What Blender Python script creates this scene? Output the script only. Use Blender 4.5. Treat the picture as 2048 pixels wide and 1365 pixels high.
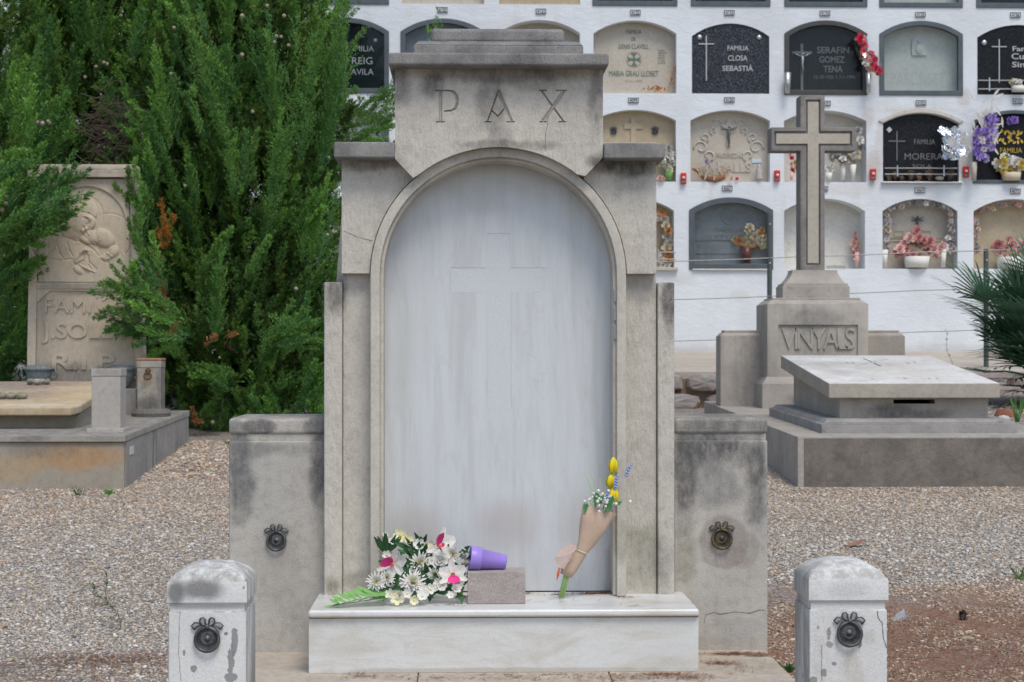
import bpy, bmesh, math, random
import numpy as np
from mathutils import Vector, Matrix, noise as mnoise
R = math.radians
for o in list(bpy.data.objects): bpy.data.objects.remove(o)
sc = bpy.context.scene; COL = sc.collection
# ------------------------------------------------------------------ camera
F_PX = 3500.0; CAM_H = 1.16; YAW = R(1.539); PIT = R(0.368)
cd = bpy.data.cameras.new('camera'); cam = bpy.data.objects.new('camera', cd); COL.objects.link(cam)
cd.sensor_width = 36; cd.lens = F_PX/2048*36; cd.clip_end = 400; cd.clip_start = .05
cam.location = (0, 0, CAM_H); cam.rotation_euler = (R(90)+PIT, 0, -YAW)
sc.camera = cam
cd.dof.use_dof = True; cd.dof.focus_distance = 6.7; cd.dof.aperture_fstop = 9.0
# ------------------------------------------------------------------ light
SUN_EL, SUN_AZ = 60, 160      # azimuth the light comes from, clockwise from +Y
w = bpy.data.worlds.new('World'); sc.world = w; w.use_nodes = True
nt = w.node_tree; sky = nt.nodes.new('ShaderNodeTexSky'); sky.sky_type = 'NISHITA'
sky.sun_disc = False; sky.sun_elevation = R(SUN_EL); sky.sun_rotation = R(SUN_AZ)
sky.air_density = 1.0; sky.dust_density = 1.5; sky.ozone_density = 0.25
bg = nt.nodes['Background']; nt.links.new(sky.outputs[0], bg.inputs[0]); bg.inputs[1].default_value = .14
sl = bpy.data.lights.new('sun', 'SUN'); so = bpy.data.objects.new('sun', sl); COL.objects.link(so)
sl.energy = 1.5; sl.angle = R(24); sl.color = (1, .955, .86)
az, el = R(SUN_AZ), R(SUN_EL)
sdir = Vector((math.sin(az)*math.cos(el), math.cos(az)*math.cos(el), math.sin(el)))
so.rotation_euler = sdir.to_track_quat('Z', 'Y').to_euler(); so.location = sdir*20
sc.view_settings.view_transform = 'Standard'; sc.view_settings.look = 'None'
sc.view_settings.gamma = 1; sc.view_settings.exposure = 0.46
# ------------------------------------------------------------------ pixel -> world helpers (photo pixels, 2048 x 1365)
_F = Vector((math.sin(YAW)*math.cos(PIT), math.cos(YAW)*math.cos(PIT), math.sin(PIT)))
_R = Vector((math.cos(YAW), -math.sin(YAW), 0)); _U = _R.cross(_F)
CL = Vector((0, 0, CAM_H))
def ray(px, py): return _F + _R*((px-1024)/F_PX) + _U*((682.5-py)/F_PX)
def P(px, py, Y):
    r = ray(px, py); return CL + r*(Y/r.y)
def G(px, py, z):
    r = ray(px, py); return CL + r*((z-CAM_H)/r.z)
def X(px, Y): return P(px, 705, Y).x
def Z(py, Y, px=1024): return P(px, py, Y).z
# ------------------------------------------------------------------ material helpers
class NB:
    def __init__(s, name, rough=.85, metal=0, spec=.3):
        s.m = bpy.data.materials.new(name); s.m.use_nodes = True; s.t = s.m.node_tree
        s.b = s.t.nodes['Principled BSDF']; s.b.inputs['Roughness'].default_value = rough
        s.b.inputs['Metallic'].default_value = metal; s.b.inputs['Specular IOR Level'].default_value = spec
        s._p = None
    def n(s, typ, **k):
        x = s.t.nodes.new('ShaderNode'+typ)
        for a, v in k.items(): setattr(x, a, v)
        return x
    def pos(s):
        if s._p is None: s._p = s.n('NewGeometry')
        return s._p.outputs['Position']
    def nz(s):
        s.pos(); return s.xyz(s._p.outputs['Normal'])[2]
    def L(s, a, b):
        if isinstance(a, bpy.types.NodeSocket): s.t.links.new(a, b)
        else:
            try: b.default_value = a
            except Exception: b.default_value = (*a, 1)
    def xyz(s, v):
        q = s.n('SeparateXYZ'); s.L(v, q.inputs[0]); return q.outputs
    def map(s, v, sc=(1, 1, 1), loc=(0, 0, 0), rot=(0, 0, 0)):
        q = s.n('Mapping'); s.L(v, q.inputs[0]); q.inputs['Scale'].default_value = sc
        q.inputs['Location'].default_value = loc; q.inputs['Rotation'].default_value = rot; return q.outputs[0]
    def noise(s, scale, v=None, detail=4, rough=.55, dist=0, col=False):
        q = s.n('TexNoise'); s.L(v if v is not None else s.pos(), q.inputs['Vector'])
        q.inputs['Scale'].default_value = scale; q.inputs['Detail'].default_value = detail
        q.inputs['Roughness'].default_value = rough; q.inputs['Distortion'].default_value = dist
        return q.outputs[1 if col else 0]
    def vor(s, scale, v=None, feat='F1'):
        q = s.n('TexVoronoi', feature=feat); s.L(v if v is not None else s.pos(), q.inputs['Vector'])
        q.inputs['Scale'].default_value = scale; return q.outputs
    def math(s, op, a, b=0, clamp=False):
        q = s.n('Math', operation=op, use_clamp=clamp); s.L(a, q.inputs[0]); s.L(b, q.inputs[1]); return q.outputs[0]
    def mr(s, x, a, b, c=0, d=1, smooth=True):
        q = s.n('MapRange'); q.interpolation_type = 'SMOOTHSTEP' if smooth else 'LINEAR'
        s.L(x, q.inputs[0])
        for i, v in enumerate((a, b, c, d)): s.L(v, q.inputs[i+1])
        return q.outputs[0]
    def mix(s, f, a, b, blend='MIX'):
        q = s.n('Mix', data_type='RGBA', blend_type=blend, clamp_factor=True)
        s.L(f, q.inputs['Factor']); s.L(a, q.inputs[6]); s.L(b, q.inputs[7]); return q.outputs[2]
    def ramp(s, x, stops, const=False):
        q = s.n('ValToRGB'); s.L(x, q.inputs[0]); e = q.color_ramp.elements
        if const: q.color_ramp.interpolation = 'CONSTANT'
        while len(e) < len(stops): e.new(.5)
        for i, (p, c) in enumerate(stops): e[i].position = p; e[i].color = (*c, 1)
        return q.outputs[0]
    def spot(s, cx, cz, rx, rz, soft=.6, wob=1.0, ns=6, axis='xz', seed=0):
        x, y, z = s.xyz(s.pos()); u = x if axis[0] == 'x' else y; v = z if axis[1] == 'z' else y
        a = s.math('DIVIDE', s.math('SUBTRACT', u, cx), rx); b = s.math('DIVIDE', s.math('SUBTRACT', v, cz), rz)
        d = s.math('SQRT', s.math('ADD', s.math('MULTIPLY', a, a), s.math('MULTIPLY', b, b)))
        nn = s.noise(ns, s.map(s.pos(), loc=(seed*3.7, seed*1.3, seed)), 5, .6)
        d = s.math('ADD', d, s.math('MULTIPLY', s.math('SUBTRACT', nn, .5), wob*2))
        return s.mr(d, 1+soft*.4, 1-soft, 0, 1)
    def col(s, c): s.L(c, s.b.inputs['Base Color'])
    def bump(s, h, dist=.002, strength=1):
        q = s.n('Bump'); s.L(h, q.inputs['Height']); q.inputs['Distance'].default_value = dist
        q.inputs['Strength'].default_value = strength; s.L(q.outputs[0], s.b.inputs['Normal'])
def plain(name, c, rough=.7, metal=0, var=.15, ns=20, spec=.3):
    b = NB(name, rough, metal, spec); c = tuple(c)
    d = tuple(v*(1-var) for v in c); e = tuple(min(1, v*(1+var)) for v in c)
    b.col(b.mix(b.noise(ns), d, e)); return b.m
def stone(name, c1, c2, spots=(), grime=.5, grimec=(.09, .088, .084), streaks=0, grain=1.0, bumpd=.0022, rough=.92, topdirt=.55, patch=1.6, tool=0):
    """weathered stone: two mottled tones, fine grain, placed stains, lichen on the tops"""
    b = NB(name, rough, 0, .2)
    c = b.mix(b.mr(b.noise(patch, None, 6, .6), .3, .7), c1, c2)
    if grime:
        g = b.mr(b.noise(patch*1.9, b.map(b.pos(), loc=(4, 2, 7)), 8, .68), .55, .8)
        c = b.mix(b.math('MULTIPLY', g, grime), c, grimec)
    if streaks:
        st = b.mr(b.noise(9, b.map(b.pos(), sc=(1, 1, .10)), 5, .6), .52, .75)
        c = b.mix(b.math('MULTIPLY', st, streaks), c, grimec)
    for i, sp in enumerate(spots):
        cx, cz, rx, rz, st, sc_ = sp[:6]; kw = sp[6] if len(sp) > 6 else {}
        k = b.spot(cx, cz, rx, rz, seed=i+1, **kw)
        if i == 0: mot = b.mr(b.noise(38, b.map(b.pos(), sc=(1, 1, .5)), 7, .72), .32, .66, .62, 1.08)
        c = b.mix(b.math('MULTIPLY', b.math('MULTIPLY', k, mot), st, True), c, sc_)
    if topdirt:
        t = b.math('MULTIPLY', b.mr(b.nz(), .35, .9), b.mr(b.noise(14, None, 6, .7), .3, .62))
        c = b.mix(b.math('MULTIPLY', t, topdirt), c, (.13, .125, .115))
    c = b.mix(.5, c, b.ramp(b.noise(24, None, 8, .74), [(.33, (.66, .65, .63)), (.5, (1, 1, 1)), (.7, (1.16, 1.16, 1.15))]), 'MULTIPLY')
    gr = b.noise(170, None, 5, .8); c = b.mix(.42*grain, c, b.ramp(gr, [(.28, (.35, .35, .35)), (.5, (.9, .9, .9)), (.75, (1.25, 1.25, 1.25))]), 'MULTIPLY')
    b.col(c)
    h = b.math('ADD', b.math('MULTIPLY', b.noise(120, None, 4, .7), .8), b.math('MULTIPLY', b.noise(18, None, 3), .8))
    if tool:
        wv = b.n('TexNoise'); b.L(b.map(b.pos(), sc=(90, 90, 22), rot=(0, R(40), 0)), wv.inputs[0]); wv.inputs['Scale'].default_value = 1
        h = b.math('ADD', h, b.math('MULTIPLY', wv.outputs[0], tool))
    b.bump(h, bumpd); return b.m
# ------------------------------------------------------------------ mesh helpers
class MB:
    def __init__(s): s.v = []; s.f = []
    def add(s, vs, fs):
        o = len(s.v); s.v += [tuple(v) for v in vs]; s.f += [tuple(i+o for i in f) for f in fs]; return s
    def box(s, x0, x1, y0, y1, z0, z1):
        return s.hexa([(x0, y0, z0), (x1, y0, z0), (x1, y1, z0), (x0, y1, z0)], [(x0, y0, z1), (x1, y0, z1), (x1, y1, z1), (x0, y1, z1)])
    def hexa(s, bot, top):
        n = len(bot); fs = [tuple(range(n))[::-1], tuple(range(n, 2*n))]
        fs += [(i, (i+1) % n, (i+1) % n+n, i+n) for i in range(n)]
        return s.add(list(bot)+list(top), fs)
    def prism(s, poly, y0, y1):          # poly of (x,z), counter-clockwise seen from -Y
        n = len(poly); vs = [(x, y0, z) for x, z in poly]+[(x, y1, z) for x, z in poly]
        fs = [tuple(range(n)), tuple(range(n, 2*n))[::-1]]+[((i+1) % n, i, i+n, (i+1) % n+n) for i in range(n)]
        return s.add(vs, fs)
    def ring(s, outer, inner, y0, y1, closed=True):   # band between two (x,z) outlines with the same count
        n = len(outer); vs = [(x, y0, z) for x, z in outer]+[(x, y0, z) for x, z in inner]+[(x, y1, z) for x, z in outer]+[(x, y1, z) for x, z in inner]
        fs = []
        for i in range(n if closed else n-1):
            j = (i+1) % n
            fs += [(i, j, n+j, n+i), (2*n+j, 2*n+i, 3*n+i, 3*n+j), (j, i, 2*n+i, 2*n+j), (n+i, n+j, 3*n+j, 3*n+i)]
        if not closed: fs += [(0, n, 3*n, 2*n), (2*n-1, n-1, 3*n-1, 4*n-1)]
        return s.add(vs, fs)
    def tube(s, pts, r, seg=8, closed=False, flat=None):
        pts = [Vector(p) for p in pts]; n = len(pts); rs = r if isinstance(r, (list, tuple)) else [r]*n
        vs = []; prev = None
        for i, p in enumerate(pts):
            a = pts[(i+1) % n] if (closed or i < n-1) else p; b_ = pts[i-1] if (closed or i > 0) else p
            t = (a-b_).normalized() if (a-b_).length > 1e-9 else Vector((0, 0, 1))
            if prev is None: u = t.orthogonal().normalized()
            else:
                u = prev-t*prev.dot(t); u = u.normalized() if u.length > 1e-6 else t.orthogonal().normalized()
            prev = u; q = t.cross(u)
            for k in range(seg):
                an = 2*math.pi*k/seg; vs.append(p+(u*math.cos(an)+q*math.sin(an))*rs[i])
        fs = []
        for i in range(n if closed else n-1):
            for k in range(seg):
                a, b_ = i*seg+k, i*seg+(k+1) % seg; c, d = ((i+1) % n)*seg+(k+1) % seg, ((i+1) % n)*seg+k
                fs.append((a, b_, c, d))
        if not closed: fs += [tuple(range(seg))[::-1], tuple(range((n-1)*seg, n*seg))]
        return s.add(vs, fs)
    def lathe(s, prof, c, axis='z', seg=24, sx=1, sy=1):      # prof (r, h)
        vs = []
        for r, h in prof:
            for k in range(seg):
                an = 2*math.pi*k/seg; a, b_ = r*math.cos(an)*sx, r*math.sin(an)*sy
                vs.append((c[0]+a, c[1]+b_, c[2]+h) if axis == 'z' else (c[0]+a, c[1]-h, c[2]+b_))
        n = len(prof); fs = []
        for i in range(n-1):
            for k in range(seg): fs.append((i*seg+k, i*seg+(k+1) % seg, (i+1)*seg+(k+1) % seg, (i+1)*seg+k))
        if prof[0][0] > 1e-6: fs.append(tuple(range(seg))[::-1])
        if prof[-1][0] > 1e-6: fs.append(tuple(range((n-1)*seg, n*seg)))
        return s.add(vs, fs)
    def ball(s, c, r, seg=10, sx=1, sy=1, sz=1):
        k = seg//2+1
        return s.lathe([(max(1e-5, r*math.sin(math.pi*i/k)), -r*sz*math.cos(math.pi*i/k)) for i in range(k+1)], c, 'z', seg, sx, sy)
    def quad(s, *p): return s.add(p, [tuple(range(len(p)))])
    def petal(s, c, d, nrm, L, W, curl=.2, tipw=.35):
        c, d, nrm = Vector(c), Vector(d).normalized(), Vector(nrm).normalized(); sd = d.cross(nrm).normalized()
        a = c; m = c+d*L*.55+nrm*L*curl*.5; t = c+d*L+nrm*L*curl
        vs = [a-sd*W*.15, a+sd*W*.15, m+sd*W*.5, t+sd*W*.5*tipw, t-sd*W*.5*tipw, m-sd*W*.5, m-nrm*W*.12]
        return s.add(vs, [(0, 1, 6), (1, 2, 6), (2, 3, 6), (3, 4, 6), (4, 5, 6), (5, 0, 6)])
    def build(s, name, mat, parent=None, bevel=0, seg=2, smooth=False):
        me = bpy.data.meshes.new(name); off = ORG.get(parent.name if parent else '', Vector((0, 0, 0)))
        me.from_pydata([(v[0]-off.x, v[1]-off.y, v[2]-off.z) for v in s.v], [], s.f); me.update()
        if mat: me.materials.append(mat)
        o = bpy.data.objects.new(name, me); COL.objects.link(o)
        if parent: o.parent = parent
        ORG[o.name] = off
        if smooth: me.shade_smooth()
        if bevel:
            md = o.modifiers.new('bevel', 'BEVEL'); md.width = bevel; md.segments = seg; md.limit_method = 'ANGLE'; md.angle_limit = R(35)
            me.shade_smooth(); me2 = o.modifiers.new('wn', 'WEIGHTED_NORMAL'); me2.keep_sharp = False
        return o
ORG = {}
def tag(o, label=None, cat=None, group=None, kind=None):
    if label: o['label'] = label
    if cat: o['category'] = cat
    if group: o['group'] = group
    if kind: o['kind'] = kind
    return o
def thing(name, label, cat, loc=(0, 0, 0), group=None):
    o = bpy.data.objects.new(name, None); COL.objects.link(o); o.location = loc; o.empty_display_size = .1
    ORG[o.name] = Vector(loc); return tag(o, label, cat, group)
def solo(o, label, cat, group=None, base=None):
    """a thing that is one mesh: move its origin to its base"""
    me = o.data; co = np.empty(len(me.vertices)*3, np.float32); me.vertices.foreach_get('co', co); co = co.reshape(-1, 3)
    mn, mx = co.min(0), co.max(0); b = Vector(((mn[0]+mx[0])/2, (mn[1]+mx[1])/2, mn[2]))
    me.transform(Matrix.Translation(-b)); o.location = o.location+b; ORG[o.name] = b.copy()
    return tag(o, label, cat, group)
def npmesh(name, V, F, mat, parent=None, colors=None, smooth=False):
    """V (n,3), F (m,k) arrays"""
    off = ORG.get(parent.name if parent else '', Vector((0, 0, 0)))
    me = bpy.data.meshes.new(name); V = np.asarray(V, np.float32)-np.array(off, np.float32)
    m, k = F.shape
    me.vertices.add(len(V)); me.vertices.foreach_set('co', V.ravel())
    me.loops.add(m*k); me.loops.foreach_set('vertex_index', F.astype(np.int32).ravel())
    me.polygons.add(m); me.polygons.foreach_set('loop_start', np.arange(0, m*k, k, dtype=np.int32))
    me.update(calc_edges=True)
    if colors is not None:
        at = me.color_attributes.new('tone', 'FLOAT_COLOR', 'POINT')
        at.data.foreach_set('color', np.concatenate([colors, np.ones((len(V), 1))], 1).astype(np.float32).ravel())
    me.materials.append(mat)
    if smooth: me.shade_smooth()
    o = bpy.data.objects.new(name, me); COL.objects.link(o)
    if parent: o.parent = parent
    ORG[o.name] = off
    return o
def cut(o, mb):
    """carve mb out of o, applied"""
    t = mb.build('cutter', None)
    md = o.modifiers.new('cut', 'BOOLEAN'); md.operation = 'DIFFERENCE'; md.solver = 'EXACT'; md.object = t; md.use_self = True
    dg = bpy.context.evaluated_depsgraph_get(); me = bpy.data.meshes.new_from_object(o.evaluated_get(dg))
    o.modifiers.remove(md); old = o.data; o.data = me; me.name = old.name
    for md in list(o.modifiers): o.modifiers.remove(md)
    bpy.data.objects.remove(t)
def text(s, x0, x1, z0, z1, y, mat, parent, name='lettering', ext=.004, bold=0, space=1.0, shear=0):
    """letters fitted into a box on a plane facing the camera side (-Y)"""
    cu = bpy.data.curves.new('txt', 'FONT'); cu.body = s; cu.extrude = .5; cu.offset = bold; cu.space_character = space; cu.shear = shear
    cu.resolution_u = 4
    o = bpy.data.objects.new('txt', cu); COL.objects.link(o)
    dg = bpy.context.evaluated_depsgraph_get(); me = bpy.data.meshes.new_from_object(o.evaluated_get(dg))
    bpy.data.objects.remove(o)
    n = len(me.vertices); co = np.empty(n*3, np.float32); me.vertices.foreach_get('co', co); co = co.reshape(-1, 3)
    mn, mx = co.min(0), co.max(0)
    q = np.empty_like(co); q[:, 0] = x0+(co[:, 0]-mn[0])/(mx[0]-mn[0])*(x1-x0); q[:, 2] = z0+(co[:, 1]-mn[1])/(mx[1]-mn[1])*(z1-z0)
    q[:, 1] = y-(co[:, 2]+.5)*ext
    off = ORG[parent.name]; q -= np.array(off, np.float32)
    me.vertices.foreach_set('co', q.ravel()); me.name = name; me.materials.clear(); me.materials.append(mat); me.update()
    t = bpy.data.objects.new(name, me); COL.objects.link(t); t.parent = parent; ORG[t.name] = off; return t
def tpx(s, px0, px1, py0, py1, Y, mat, parent, **k):
    return text(s, X(px0, Y), X(px1, Y), Z(py1, Y, px0), Z(py0, Y, px0), Y, mat, parent, **k)
random.seed(4); rng = np.random.default_rng(4)
# ================================================================== materials of the setting
SOOT = (.07, .068, .066)
def ground_z(y):
    pts = [(-40, -.06), (6, -.045), (7.2, -.015), (11.25, .29), (13.8, .46), (17, .62), (30, .62)]
    for (a, za), (b, zb) in zip(pts, pts[1:]):
        if y <= b: return za+(zb-za)*(max(y, a)-a)/(b-a)
    return .62
def gravel_mat():
    b = NB('gravel ground', .95, 0, .2)
    soil = b.mix(b.noise(5, None, 6, .65), (.20, .105, .065), (.31, .20, .135))
    def layer(scale):
        d, c, _ = b.vor(scale)[:3]
        h = b.xyz(c)[0]
        tone = b.ramp(h, [(0, (.26, .24, .22)), (.2, (.33, .31, .29)), (.42, (.22, .21, .205)), (.6, (.42, .39, .35)), (.75, (.36, .27, .20)), (.9, (.55, .53, .50))], True)
        return d, tone
    d, tone = layer(70)
    grey = b.mix(b.mr(d, .35, .75), tone, (.16, .135, .11))
    z = b.mr(b.noise(1.6, None, 5, .6), .40, .62, .78, 1.0)
    brn = b.spot(2.6, 6.4, 1.9, 2.0, .25, .45, 2.2, 'xy', 3)
    brn2 = b.spot(-1.9, 5.9, .8, .75, .5, 1.2, 2.2, 'xy', 5)
    hill = b.math('MULTIPLY', b.spot(-1.3, 12.6, .9, 1.3, .5, .8, 2, 'xy', 8), .75)
    k = b.math('SUBTRACT', z, b.math('MULTIPLY', b.math('MAXIMUM', b.math('MAXIMUM', brn, hill), b.math('MULTIPLY', brn2, .8)), .7), True)
    b.col(b.mix(k, soil, grey))
    hh = b.math('SUBTRACT', 1, d); b.bump(b.math('ADD', hh, b.noise(90, None, 3)), .006)
    return b.m
def snap(px, py):
    lo, hi = 4.0, 40.0
    for _ in range(40):
        m_ = (lo+hi)/2
        if P(px, py, m_).z > ground_z(m_): lo = m_
        else: hi = m_
    return P(px, py, lo)
def bedz(y): return .60+(y-11.6)*.045
M_GRAVEL = gravel_mat()
# ground sheet
ys = [-40, -5, 2, 4, 5, 6, 6.6, 7.2, 8, 9, 10, 11.25, 12.5, 13.8, 15, 17.05]
xs = [-40, -15, -8, -5, -3, -1, 1, 3, 5, 8, 15, 40]
V = [(x, y, ground_z(y)) for y in ys for x in xs]
nx = len(xs); Fc = [(j*nx+i, j*nx+i+1, (j+1)*nx+i+1, (j+1)*nx+i) for j in range(len(ys)-1) for i in range(nx-1)]
tag(MB().add(V, Fc).build('ground', M_GRAVEL), kind='structure')
# pebbles lying on it
def pebbles():
    zones = [(-2.6, -.85, 5.7, 8.2, 9500, .0055), (1.1, 3.1, 5.7, 8.2, 9500, .0055), (-3.5, -.85, 8.2, 11.6, 6600, .0062), (1.1, 4.0, 8.2, 11.6, 6600, .0062), (-2.15, -.8, 11.6, 13.8, 3000, .0095), (-.85, 1.1, 7.4, 11.6, 3000, .0085), (-.8, 2.05, 11.6, 14.5, 1500, .011)]
    P_, S_ = [], []
    for x0, x1, y0, y1, dn, s in zones:
        n = int((x1-x0)*(y1-y0)*dn); p = rng.uniform((x0, y0), (x1, y1), (n, 2)); P_.append(p); S_.append(np.full(n, s))
    p = np.concatenate(P_); s = np.concatenate(S_)
    def blob(cx, cy, rx, ry): return np.exp(-(((p[:, 0]-cx)/rx)**2+((p[:, 1]-cy)/ry)**2)**1.5)
    wob = np.sin(p[:, 0]*7+np.sin(p[:, 1]*5))*np.sin(p[:, 1]*6+1.3*np.sin(p[:, 0]*9))
    yy = p[:, 1]+.22*np.sin(p[:, 0]*3.1)+.12*np.sin(p[:, 0]*9+p[:, 1]*3); sgm = lambda v: 1/(1+np.exp(-v*9)); bare = .84*sgm(8.25-yy)*sgm(p[:, 0]-.9)*(.8+.2*wob)+.55*sgm(7.0-yy)*(p[:, 0] < 0)*(.55+.45*np.sin(p[:, 0]*4+yy*5))+.3*blob(-1.3, 12.6, .9, 1.2)+.24*(wob > .45)
    keep = rng.random(len(p)) > bare
    keep &= ~((p[:, 0] > -.94) & (p[:, 0] < 1.19) & (p[:, 1] > 5.3) & (p[:, 1] < 7.4))
    keep &= ~((p[:, 0] < -2.17) & (p[:, 1] > 11.2)) & ~((p[:, 0] > 2.1) & (p[:, 1] > 11.2)) & ~((abs(p[:, 0]-.13) < 1.04) & (p[:, 1] < 7.35))
    p, s = p[keep], s[keep]; n = len(p)
    t = (1+5**.5)/2
    ico = np.array([(-1, t, 0), (1, t, 0), (-1, -t, 0), (1, -t, 0), (0, -1, t), (0, 1, t), (0, -1, -t), (0, 1, -t), (t, 0, -1), (t, 0, 1), (-t, 0, -1), (-t, 0, 1)])/1.9
    f = np.array([(0, 11, 5), (0, 5, 1), (0, 1, 7), (0, 7, 10), (0, 10, 11), (1, 5, 9), (5, 11, 4), (11, 10, 2), (10, 7, 6), (7, 1, 8), (3, 9, 4), (3, 4, 2), (3, 2, 6), (3, 6, 8), (3, 8, 9), (4, 9, 5), (2, 4, 11), (6, 2, 10), (8, 6, 7), (9, 8, 1)])
    sz = s*np.clip(rng.lognormal(-.08, .38, n), .45, 2.3)
    ax = np.stack([sz*rng.uniform(.8, 1.5, n), sz*rng.uniform(.65, 1, n), sz*rng.uniform(.4, .75, n)], 1)
    v = ico[None]*(1+rng.uniform(-.16, .16, (n, 12, 1)))*ax[:, None]
    a = rng.uniform(0, 6.28, n); c, q = np.cos(a)[:, None], np.sin(a)[:, None]
    vx = v[..., 0]*c-v[..., 1]*q; vy = v[..., 0]*q+v[..., 1]*c; vz = v[..., 2]+vx*rng.uniform(-.3, .3, (n, 1))
    gz = np.interp(p[:, 1], [-40, 6, 7.2, 11.25, 13.8, 17], [-.06, -.045, -.015, .29, .46, .62])
    V = np.stack([vx+p[:, :1], vy+p[:, 1:], vz+(gz+ax[:, 2]*rng.uniform(.1, .7, n))[:, None]], -1).reshape(-1, 3)
    Fc = (f[None]+12*np.arange(n)[:, None, None]).reshape(-1, 3)
    pal = np.array([(.44, .41, .365), (.56, .525, .475), (.34, .32, .295), (.70, .68, .65), (.48, .39, .29), (.21, .205, .20), (.40, .28, .19), (.56, .48, .38), (.37, .37, .375)])
    ci = rng.choice(len(pal), n, p=[.18, .15, .15, .10, .12, .09, .07, .09, .05]); col = pal[ci]*rng.uniform(.82, 1.18, (n, 1))*np.array([1.03, 1.02, .99])
    warm = np.clip(.8*(p[:, 1] < 8.2)*(p[:, 0] > 1)+.5*np.clip((p[:, 1]-9.3), 0, 1), 0, 1)[:, None]
    col = col*(1-warm)+col*np.array([1.02, .86, .72])*warm
    b = NB('pebble stone', .8, 0, .35); at = b.n('VertexColor', layer_name='tone')
    b.col(b.mix(b.noise(160), at.outputs[0], b.mix(.5, at.outputs[0], (.2, .16, .12))))
    tag(npmesh('pebbles', V, Fc, b.m, None, np.repeat(col, 12, 0), True), kind='stuff')
pebbles()
# paved base under the monument
M_PAVE = stone('pale limestone paving', (.50, .44, .36), (.44, .375, .30), grime=.3, grimec=(.2, .17, .14), patch=3.5, topdirt=.12,
    spots=[(-.45, 6.45, .22, .12, .6, (.33, .29, .25), dict(axis='xy', wob=.6)), (.95, 6.5, .3, .2, .35, (.30, .28, .19), dict(axis='xy'))])
sl_ = MB()
for x0, x1, y0, y1 in [(-.92, -.17, 6.12, 7.3), (-.167, .52, 6.12, 7.3), (.523, 1.17, 6.12, 7.3), (-.92, .1, 5.2, 6.117), (.103, 1.17, 5.2, 6.117)]:
    sl_.box(x0, x1, y0, y1, -.12, 0)
tag(sl_.build('paving', M_PAVE, bevel=.004), kind='structure')
# upper terrace and its rubble retaining wall
M_TERR = stone('beige terrace paving', (.50, .45, .38), (.42, .37, .31), grime=.25, patch=2, topdirt=.1)
tz = lambda y: .966+(y-17)*.066
tag(MB().hexa([(-30, 17.05, .3), (30, 17.05, .3), (30, 21, .3), (-30, 21, .3)], [(-30, 17.05, tz(17)), (30, 17.05, tz(17)), (30, 21, 1.2), (-30, 21, 1.2)]).build('path', M_TERR), kind='structure')
rw = MB(); random.seed(9)
bk = MB().box(-2, 9, 16.98, 17.045, .3, .90)
for row, (z0, z1) in enumerate([(.40, .58), (.58, .77), (.77, .965)]):
    x = -2+row*.13
    while x < 9:
        wd = random.uniform(.25, .6); cx, cz = x+wd/2, (z0+z1)/2; hz = (z1-z0)/2
        n = 11; ol = []
        for k in range(n):
            a = 2*math.pi*k/n; e = .72+.0*k
            c_, s_ = math.cos(a), math.sin(a); rr = random.uniform(.88, 1.03)
            ol.append((cx+math.copysign(abs(c_)**e, c_)*wd*.48*rr, cz+math.copysign(abs(s_)**e, s_)*hz*.97*rr))
        yb = 16.99; yf = 16.9+random.uniform(-.03, .02)
        rings = [(1.0, yb), (1.0, yf+.05), (.86, yf+.012), (.5, yf), ]
        vs = []
        for sc_, yy in rings: vs += [(cx+(px-cx)*sc_, yy+random.uniform(-.008, .008), cz+(pz-cz)*sc_) for px, pz in ol]
        vs.append((cx, yf-.004, cz)); fs = []
        for r_ in range(3): fs += [(r_*n+(k+1) % n, r_*n+k, (r_+1)*n+k, (r_+1)*n+(k+1) % n)[::-1] for k in range(n)]
        fs += [(3*n+k, 3*n+(k+1) % n, 4*n) for k in range(n)]
        rw.add(vs, fs); x += wd
rt = thing('retaining_wall', 'low rubble stone retaining wall holding up the beige terrace behind the tombs', 'stone wall', (3, 17, .4))
rw.build('stones', stone('rubble stone', (.34, .325, .31), (.30, .22, .19), grime=.5, patch=5, topdirt=.3), rt, smooth=False)
bk.build('mortar', stone('earthy mortar', (.27, .19, .13), (.22, .16, .11), grime=.3), rt)
# ================================================================== main monument
YW = 6.80; mon = thing('family_monument', 'large grey stone monument with an arched marble door, PAX carved above it', 'tomb monument', (.129, 6.8, 0))
CX = 997
def arc(cx, cz, r, a0, a1, n, Y=None): return [(cx+r*math.cos(R(a0+(a1-a0)*i/n)), cz+r*math.sin(R(a0+(a1-a0)*i/n))) for i in range(n+1)]
YC = 6.62                                 # carved PAX block front
YF = 6.65                                 # arch moulding front
YS = 6.69                                 # spandrels front
YP = 6.735                                # inner pier front
YO = 6.715                                # outer strips front
YD = 6.80                                 # marble door
def px2(pts, Y): return [(P(a, b, Y).x, P(a, b, Y).z) for a, b in pts]
STN1, STN2 = (.585, .54, .465), (.495, .46, .405)
def SP(px, py, Y, rx, rz, st, c=SOOT, kw={}):
    p = P(px, py, Y); return (p.x, p.z, rx*Y/F_PX, rz*Y/F_PX, st, c, kw)
mz = Z(1189, YS)                          # top of the marble step
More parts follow.
